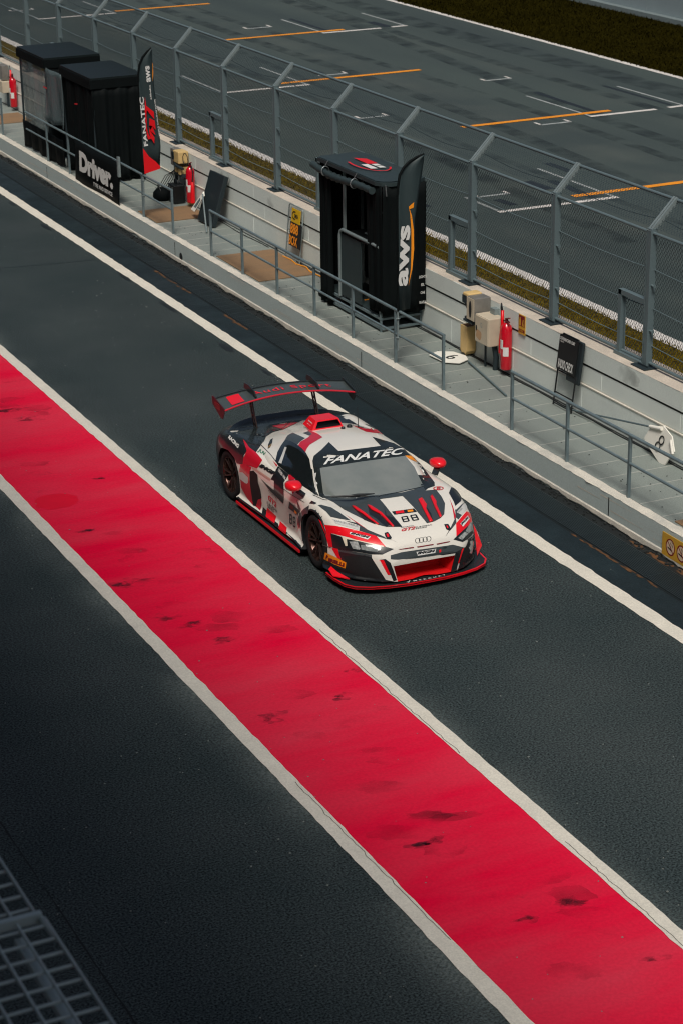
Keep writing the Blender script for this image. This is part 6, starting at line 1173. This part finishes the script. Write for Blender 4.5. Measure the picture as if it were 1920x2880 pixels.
# cut the wheel arches, the nose intake and the flank intake out of the body shell
def cutter(mb, mi):
    me = mb.mesh('cutter', ['car_white', 'intake_red', 'intake_black']); me.polygons.foreach_set('material_index', [mi]*len(me.polygons)); me.update()
    me.transform(Matrix.Translation(-WL[car.name]))
    o = bpy.data.objects.new('cutter', me); COL.objects.link(o); o.parent = car; return o
cuts = []
for a in (0., -2.67):
    for sd in (-1, 1):
        mb_ = MB().lathe(cw(a, sd*.58, .345), [(0,0),(.385,0),(.385,.6),(0,.6)], 48, axis=(sd,0,0)); cuts.append(cutter(mb_, 2))
mb_ = MB(); zz = [(.465,.338),(.40,.104)]
V = []
for a, k in ((1.30,1.0),(.82,.80)):
    V += [cw(a,-zz[0][0]*k,zz[0][1]-(.0 if a > 1 else .03)), cw(a,zz[0][0]*k,zz[0][1]-(.0 if a > 1 else .03)), cw(a,zz[1][0]*k,zz[1][1]+(.0 if a > 1 else .03)), cw(a,-zz[1][0]*k,zz[1][1]+(.0 if a > 1 else .03))]
mb_.add(V, [(0,1,2,3),(4,5,6,7),(0,1,5,4),(1,2,6,5),(2,3,7,6),(3,0,4,7)]); cuts.append(cutter(mb_, 1))
dep0 = []
for c in cuts:
    md = body.modifiers.new('cut', 'BOOLEAN'); md.operation = 'DIFFERENCE'; md.object = c; md.solver = 'EXACT'
bpy.context.view_layer.update()
dg = bpy.context.evaluated_depsgraph_get()
nm_ = bpy.data.meshes.new_from_object(body.evaluated_get(dg)); body.modifiers.clear(); old = body.data; body.data = nm_
for c in cuts: bpy.data.objects.remove(c)
nm_.materials.append(MATS['car_black'])
for p in nm_.polygons:
    p.use_smooth = True
    c = p.center; a_, b_ = -c.y, c.x
    if p.material_index == 0 and (a_ < -2.86 or (a_ < -2.0 and p.normal.z > .8 and abs(b_) < .74) or c.z < .15 or (a_ > .3 and c.z < .20)): p.material_index = 3
try: nm_.set_sharp_from_angle(angle=R(38))
except Exception: pass
cabin_mb.build('cabin', 'car_white', car)

# graphics : outlines on the body, filled, refined and laid onto the surface
D = Vector((-.42, -.78, .46)).normalized()
EU = D.cross(Vector((0,0,1))).normalized(); EV = EU.cross(D).normalized() * -1
if EV.z < 0: EV = -EV
EU = EV.cross(D)
def lay(p, off):
    best = None
    for b in BV:
        h = b.ray_cast(p + D*.12, -D, .34)
        if h[0] is not None and (best is None or h[3] < best[3]): best = h
    if best is None: return p + D*(off+.003)
    n = best[1]
    if n.dot(D) < 0: n = -n
    return best[0] + n*off
def refine(V, F, mx):
    bm = bmesh.new(); vs_ = [bm.verts.new((a, b, 0)) for a, b in V]
    for f in F:
        try: bm.faces.new([vs_[i] for i in f])
        except ValueError: pass
    bmesh.ops.remove_doubles(bm, verts=bm.verts[:], dist=1e-5)
    for _ in range(5):
        es = [e for e in bm.edges if e.calc_length() > mx]
        if not es: break
        bmesh.ops.subdivide_edges(bm, edges=es, cuts=1, use_grid_fill=False)
        bmesh.ops.triangulate(bm, faces=[f for f in bm.faces if len(f.verts) > 3])
    bm.verts.index_update()
    out = [(v.co.x, v.co.y) for v in bm.verts], [tuple(v.index for v in f.verts) for f in bm.faces]
    bm.free(); return out
def put(name, mt, off, P2, F2, O, mx=.03, ref=None):
    F2 = [f for f in F2 if max(f) < len(P2)]
    V, F = refine(P2, F2, mx)
    ra = np.array(ref)                     # (u, v, depth) of known points : first guess of the depth of every vertex
    def dep(a, b):
        w_ = 1/(((ra[:,0]-a)**2+(ra[:,1]-b)**2)**1.5+1e-7); return float((w_*ra[:,2]).sum()/w_.sum())
    m = MB(); m.add([lay(O+EU*a+EV*b+D*dep(a, b), off) for a, b in V], F, 0, True); m.recalc = False
    return m.build(name, mt, car)
for nm_, mt, ly, pts in PATCH:
    P = [cw(*p) for p in pts]; O = P[0]
    P2 = [((p-O).dot(EU), (p-O).dot(EV)) for p in P]
    F2 = [tuple(t) for t in tessellate_polygon([[Vector((a, b, 0)) for a, b in P2]])]
    ref = [(P2[i][0], P2[i][1], (P[i]-O).dot(D)) for i in range(len(P))]
    off = .0013*ly+.0022
    if nm_ == 'bonnet_fin':      # raised vane
        o = put(nm_, mt, .013, P2, F2, O, .03, ref); md = o.modifiers.new('s', 'SOLIDIFY'); md.thickness = .018; md.offset = 0
    else: put(nm_, mt, off, P2, F2, O, .03, ref)
def glyph8():
    o, t = .5, .17; c = .16
    def oct_(w_, h0, h1, k): return [(-w_+k,h0),(w_-k,h0),(w_,h0+k),(w_,h1-k),(w_-k,h1),(-w_+k,h1),(-w_,h1-k),(-w_,h0+k)]
    outer = oct_(.36, -.5, .5, .10); V = []; F = []
    polys = [outer, oct_(.20, -.36, -.07, .03), oct_(.20, .07, .36, .03)]
    V = [p for q in polys for p in q]
    F = [tuple(t_) for t_ in tessellate_polygon([[Vector((a, b, 0)) for a, b in q] for q in polys])]
    return V, F
for nm_, mt, ly, txt, (pl, pr, pt), (bold, shear, sp) in WORDS:
    pl, pr, pt = cw(*pl), cw(*pr), cw(*pt)
    if sp == '8': vf = glyph8()
    elif sp == 'rings':
        V = []; F = []
        for k in range(4):
            r_ = ring2d(-.345+.23*k, 0, .155, .155*2.9, .036); r_ = ([(a, b if True else 0) for a, b in r_[0]], r_[1])
            F += [tuple(i+len(V) for i in f) for f in r_[1]]; V += r_[0]
        vf = (V, F)
    elif sp == 'ring1': vf = ring2d(0,0,.5,.5,.10)
    else: vf = text2d(txt, 1., 1., bold, shear)
    xs = [a for a, b in vf[0]]; ys = [b for a, b in vf[0]]; x0, x1, y0, y1 = min(xs), max(xs), min(ys), max(ys)
    O = pl
    U3, V3 = pr-pl, pt-pl
    P2 = [((U3*((a-x0)/(x1-x0))+V3*((b-y0)/(y1-y0))).dot(EU), (U3*((a-x0)/(x1-x0))+V3*((b-y0)/(y1-y0))).dot(EV)) for a, b in vf[0]]
    put(nm_, mt, (.0013*ly+.0025), P2, vf[1], O, .04, [(q_.dot(EU), q_.dot(EV), q_.dot(D)) for q_ in [U3*f+V3*g for f in (0,.25,.5,.75,1) for g in (0,.5,1)]])

# wheels
def wheel_meshes(wd):
    o = Vector((0,0,0)); Rt = .338; h = wd/2
    t = MB().lathe(o, [(.235,-h*.9),(.30,-h),(.325,-h*.92),(Rt,-h*.75),(Rt,h*.75),(.325,h*.92),(.30,h),(.245,h*.93),(.235,h*.80)], 44, axis=(-1,0,0)).mesh('wheel', 'tyre_rubber')
    r = MB().lathe(o, [(.238,h*.80),(.246,h*.90),(.236,h*.92),(.226,h*.70),(.215,-h*.2),(.0,-h*.3)], 44, axis=(-1,0,0)).mesh('rim', 'bronze_edge')
    s_ = MB()
    for k in range(10):
        a0 = R(36*k + (7 if k % 2 else -7)); a1 = R(36*k + (11 if k % 2 else -11)*.55)
        p = Vector((-h*.60, .045*math.cos(a0), .045*math.sin(a0))); q_ = Vector((-h*.82, .232*math.cos(a1), .232*math.sin(a1)))
        s_.bar(p, q_, .020, .030, upv=(1,0,0))
    sp = s_.mesh('spoke', 'bronze_rim')
    hb = MB().lathe(o, [(0,h*.66),(.022,h*.66),(.026,h*.58),(.05,h*.60),(.062,h*.48),(.062,h*.2)], 18, axis=(-1,0,0)).mesh('hub', 'bronze_rim')
    dk = MB().lathe(o, [(.17,h*.10),(.17,h*.02),(.06,h*.02),(.06,h*.12),(.17,h*.10)], 30, axis=(-1,0,0)).mesh('brake_disc', 'galv_dark')
    return t, r, sp, hb, dk
WM = {.30: wheel_meshes(.30), .33: wheel_meshes(.33)}
for a, wd, bo in ((0., .30, .955), (-2.67, .33, .985)):
    for sd in (-1, 1):
        t, r, sp, hb, dk = WM[wd]
        o = link('wheel', t, car, (sd*(bo-wd/2), -a, .334)); 
        o.rotation_euler = (R(9), 0, 0 if sd < 0 else math.pi)
        if a == 0: o.rotation_euler = (R(20), 0, (0 if sd < 0 else math.pi)+R(-3.))
        for nm_, me in (('rim', r), ('spoke', sp), ('hub', hb), ('brake_disc', dk)): link(nm_, me, o)
# inner arches so that no daylight shows behind the wheels
for a in (0., -2.67):
    MB().span(cw(a+.37,-.57,.13), cw(a-.37,.57,.62)).build('wheel_well', 'intake_black', car)
# splitter
def mirror_outline(P): return [(b, a) for a, b in P] + [(-b, a) for a, b in P[::-1] if b > 1e-6]
SP = [(1.175,0),(1.170,.25),(1.135,.50),(1.075,.72),(.985,.88),(.86,.965),(.62,1.0),(.42,1.005)]
out = [(-b, a) for a, b in SP[::-1]] + [(b, a) for a, b in SP[1:]]
inn = [(.40, 1.0)]
m = MB(); top = [cw(a, b, .100) for b, a in out]; bot = [cw(a-.01, b, .062) for b, a in out]
n = len(out); back = [cw(.30, -.9, .100), cw(.30, .9, .100)]
poly = out + [(.9, .30), (-.9, .30)]
m.prism([(b, -a) for b, a in poly][::-1], (CX, CY, .078), (1,0,0), (0,1,0), .020); m.build('splitter', 'carbon', car)
def ribbon(pts3, wd, th, name, mt):
    """flat band following an outline, wd towards the middle"""
    m = MB(); n = len(pts3)
    for i in range(n-1):
        p, q_ = Vector(pts3[i]), Vector(pts3[i+1]); d = (q_-p).normalized(); s_ = Vector((-d.y, d.x, 0))*wd
        m.add([p-Vector((0,0,th/2)), q_-Vector((0,0,th/2)), q_+s_-Vector((0,0,th/2)), p+s_-Vector((0,0,th/2)), p+Vector((0,0,th/2)), q_+Vector((0,0,th/2)), q_+s_+Vector((0,0,th/2)), p+s_+Vector((0,0,th/2))],
              [(0,1,2,3),(4,5,6,7),(0,1,5,4),(2,3,7,6),(0,3,7,4),(1,2,6,5)])
    return m.build(name, mt, car)
ribbon([cw(a, b, .086) for b, a in out], .020, .028, 'splitter_edge', 'car_bright')
tx = text2d('MERCURY', .44, .028, .03, 0, 1.9)
m = MB(); m.add([cw(1.118-abs(.05+a)**2*.25+b_, .05+a, .1012) for a, b_ in [(x, -y) for x, y in tx[0]]], tx[1]); m.recalc = False; m.build('lettering', 'white_print', car)
m = MB(); m.add([cw(1.105-b_, -.23+a, .1012) for a, b_ in [(-.03,0),(-.012,-.028),(.04,.035),(.03,.035),(-.012,-.010),(-.02,.004)]], poly2d([(-.03,0),(-.012,-.028),(.04,.035),(.03,.035),(-.012,-.010),(-.02,.004)])[1]); m.build('check_mark', 'white_print', car)
# side skirts
for sd in (-1, 1):
    m = MB(); m.add([cw(-.40, sd*.86, .13), cw(-2.30, sd*.86, .15), cw(-2.34, sd*1.005, .075), cw(-.38, sd*.985, .085), cw(-.40, sd*.86, .05), cw(-2.30, sd*.86, .05), cw(-2.34, sd*1.005, .05), cw(-.38, sd*.985, .06)],
        [(0,1,2,3),(4,5,6,7),(0,1,5,4),(1,2,6,5),(2,3,7,6),(3,0,4,7)]); m.build('side_skirt', 'carbon', car)
    m = MB(); m.bar(cw(-.38, sd*.990, .075), cw(-2.36, sd*1.012, .066), .016, .034); m.build('skirt_edge', 'car_bright', car)
    m = MB(); m.add([cw(-.75, sd*.945, .13), cw(-1.95, sd*.945, .135), cw(-1.95, sd*.90, .22), cw(-.75, sd*.90, .20)], [(0,1,2,3)]); m.build('sill_panel', 'car_grey', car)
    # dive planes
    m = MB(); V = [cw(.80, sd*.865, .125), cw(.62, sd*.94, .16 if sd < 0 else .24), cw(.50, sd*.965, .19 if sd < 0 else .42), cw(.50, sd*(1.0 if sd < 0 else 1.03), .16 if sd < 0 else .30), cw(.62, sd*(1.0 if sd < 0 else 1.03), .12 if sd < 0 else .17)]
    V2 = [v+Vector((0,0,.012)) for v in V]
    m.add(V+V2, [(0,1,2,3,4),(5,6,7,8,9)]+[(i,(i+1)%5,(i+1)%5+5,i+5) for i in range(5)]); m.build('dive_plane', 'car_bright', car)
    m = MB(); m.tube([cw(0+.388*math.cos(t), sd*(.945 if True else 0), .345+.388*math.sin(t)) for t in [R(-20+10*k) for k in range(23)]], .012, 6); m.build('arch_lip', 'carbon', car)
# roof scoop
b0 = [(-1.68,-.225),(-1.68,.225),(-2.02,.20),(-2.02,-.20)]; t0 = [(-1.75,-.135),(-1.75,.185),(-1.98,.16),(-1.98,-.12)]
m = MB(); V = [cw(a, b, 1.135) for a, b in b0]+[cw(a, b, 1.248) for a, b in t0]
m.add(V, [(1,2,6,5),(2,3,7,6),(3,0,4,7),(4,5,6,7)])
M0 = [cw(-1.693, -.165, 1.160), cw(-1.693, .198, 1.160), cw(-1.742, .172, 1.232), cw(-1.742, -.112, 1.232)]
m.add([V[0],V[1],V[5],V[4]]+M0, [(0,1,5,4),(1,2,6,5),(2,3,7,6),(3,0,4,7)]); o = m.build('roof_scoop', 'car_bright', car)
m = MB(); m.add([p+Vector((0,.10,0)) for p in M0]+M0, [(0,1,2,3),(0,1,5,4),(1,2,6,5),(2,3,7,6),(3,0,4,7)]); m.build('scoop_mouth', 'intake_black', car)
m = MB(); tx = text2d('Audi Sport', .15, .022, .03); A_, B_ = (V[0]+V[4])/2, (V[3]+V[7])/2; u_ = (A_-B_).normalized(); v_ = ((V[4]+V[7])/2-(V[0]+V[3])/2).normalized(); nn = u_.cross(v_).normalized()
m.flat(tx, (A_+B_)/2+nn*.004+v_*.015, u_, v_); m.flat(text2d('customer racing', .12, .012, .02), (A_+B_)/2+nn*.004-v_*.022, u_, v_); m.build('lettering', 'white_print', car)
m = MB()
for a, b, r_ in ((-1.56,.16,.028),(-1.60,.27,.036)): m.lathe(cw(a,b,1.150), [(r_,0),(r_,.022),(r_*.7,.034),(0,.036)], 12)
m.build('roof_antenna_base', 'carbon', car)
m = MB(); m.tube([cw(-1.55,.375,1.14), cw(-1.56,.375,1.18), cw(-1.58,.375,1.42)], [.012,.006,.003], 6); m.build('antenna', 'carbon', car)
m = MB(); m.tube([cw(-.04,-.70,.872), cw(.06,-.52,.885), cw(.075,-.42,.885), cw(.10,-.20,.880)], [.010,.014,.022,.006], 8); m.tube([cw(-.06,-.72,.868), cw(.13,-.30,.872)], .008, 6); m.build('wiper', 'black_plastic', car)
# mirrors
for sd in (-1, 1):
    c = cw(-.52, sd*.995, .925 if sd < 0 else .86); c = cw(-.50, sd*1.0, .90)
    V = []; F = []; 
    prof = [(-.10,.03,.026),(-.09,.082,.050),(-.03,.10,.062),(.04,.082,.052),(.08,.048,.032),(.092,.018,.010)]
    for da, w_, h_ in prof:
        for k in range(14):
            t = 2*math.pi*k/14; ct, st = math.cos(t), math.sin(t)
            V.append(c+Vector((sd*(-.0)+w_*1.05*(abs(ct)**.75)*(1 if ct > 0 else -1), -da*1.15, h_*(abs(st)**.75)*(1 if st > 0 else -1))))
    for i in range(len(prof)-1):
        for k in range(14): F.append((i*14+k, i*14+(k+1)%14, (i+1)*14+(k+1)%14, (i+1)*14+k))
    F += [tuple(range(14)), tuple(range((len(prof)-1)*14, len(prof)*14))]
    m = MB(); m.add(V, F, 0, True); mr = m.build('mirror', 'car_bright', car)
    m = MB(); m.bar(c+Vector((-sd*.03,-.02,-.05)), cw(-.42, sd*.90, .79), .075, .035); m.build('mirror_stalk', 'car_black', mr)
# rear wing
def wz(b, f):   # f 0 leading .. 1 trailing
    k = 1-(b/.99)**2
    return 1.165+.110*k + f*(.060-.042*k) - .010*math.sin(math.pi*f)
def wa(b, f): return -2.845-.055*(1-(b/.99)**2) - .345*f
V = []; F = []; NB, NF = 40, 8
for i in range(NB+1):
    b = -.955+1.91*i/NB
    for jj in range(NF+1):
        f = jj/NF; V.append(cw(wa(b,f), b, wz(b,f)))
for i in range(NB):
    for jj in range(NF): k = i*(NF+1)+jj; F.append((k, k+NF+1, k+NF+2, k+1))
m = MB(); m.add(V, F, 0, True); m.recalc = False; o = m.build('wing_plane', 'wing_top', car); md = o.modifiers.new('s', 'SOLIDIFY'); md.thickness = .014; md.offset = 0
m = MB(); m.tube([cw(wa(b,0)+.004, b, wz(b,0)) for b in np.linspace(-.955,.955,41)], .013, 6); m.build('wing_lip', 'car_dark_red' if False else 'car_red', car)
m = MB(); m.tube([cw(wa(b,1)-.002, b, wz(b,1)+.012) for b in np.linspace(-.955,.955,41)], .010, 6); m.build('wing_flap', 'car_black', car)
def onwing(vf, b0, f0, mt, nm, up_=.014):
    V, F = refine(vf[0], vf[1], .06); m = MB(); m.add([cw(wa(b0+a,f0)-c_, b0+a, wz(b0+a, f0+c_/.37)+up_) for a, c_ in V], F); m.recalc = False; return m.build(nm, mt, car)
onwing(text2d('Audi Sport', 1.15, .15, .01, 0, 1.15), .10, .52, 'car_bright', 'lettering')
onwing(poly2d([(-.10,-.13),(.085,-.13),(.10,.13),(-.085,.13)]), -.72, .50, 'car_bright', 'wing_graphic')
for sd in (-1, 1):
    m = MB(); m.prism([(-2.83,1.205),(-2.83,1.13),(-2.88,1.05),(-2.94,1.05),(-3.23,1.165),(-3.255,1.27),(-3.22,1.275)], (CX+sd*.957-.006, CY, 0), (0,-1,0), (0,0,1), .012 if True else 0); m.build('end_plate', 'plate_red' if sd < 0 else 'carbon', car)
    if sd < 0:
        m = MB()
        for k in range(4): m.flat(ring2d(-.062+.041*k, 0, .030, .040, .007), (CX-.957-.022, CY+3.05, 1.185), (0,-1,0), (0,.18,1))
        m.build('rings_emblem', 'car_text_red', car)
    b = sd*.457
    m = MB(); m.prism([(-2.93,1.25),(-2.90,1.285),(-2.98,1.345),(-3.18,1.375),(-3.29,1.37),(-3.32,1.31),(-3.27,1.285),(-3.02,1.285)], (CX+b-.009, CY, 0), (0,-1,0), (0,0,1), .018); m.build('wing_pylon', 'carbon', car)
    m = MB()
    for da in (0., .085): m.bar(cw(-3.02+da*.9, b, .83), cw(-3.21+da, b, 1.20), .018, .022)
    for f in (.12,.42,.72): 
        p = cw(-3.02, b, .83).lerp(cw(-3.21, b, 1.20), f); q_ = cw(-2.945, b, .83).lerp(cw(-3.125, b, 1.20), f); m.bar(p, q_, .018, .02)
    m.build('wing_strut', 'bronze_rim', car)
# tail spoiler and engine cover details
V = []; F = []
for i in range(33):
    b = -.90+1.8*i/32; k = (b/.90)**2; a = -3.22+.30*k*k+.12*k; z = .832-.02*k*k
    V += [cw(a+.035, b, z-.01), cw(a, b, z+.005), cw(a-.06, b, z+.055), cw(a-.085, b, z+.05), cw(a-.085, b, z-.05)]
    if i: 
        c = 5*i; F += [(c-5+q_, c-4+q_, c+1+q_, c+q_) for q_ in range(4)]
m = MB(); m.add(V, F, 0, True); m.build('tail_spoiler', 'car_gloss_black', car)
m = MB()
for k in range(7): m.bar(cw(-2.10-.09*k, -.34+.01*k, 1.02-.025*k), cw(-2.10-.09*k, .34-.01*k, 1.02-.025*k), .03, .02)
m.build('engine_louvre', 'carbon', car)
m = MB(); m.lathe(cw(-2.55,-.62,.868), [(.05,0),(.05,.012),(.03,.015),(.03,.0)], 16); m.bar(cw(-2.45,-.60,.872), cw(-2.45,-.55,.885), .012, .02); m.build('engine_latch', 'black_plastic', car)
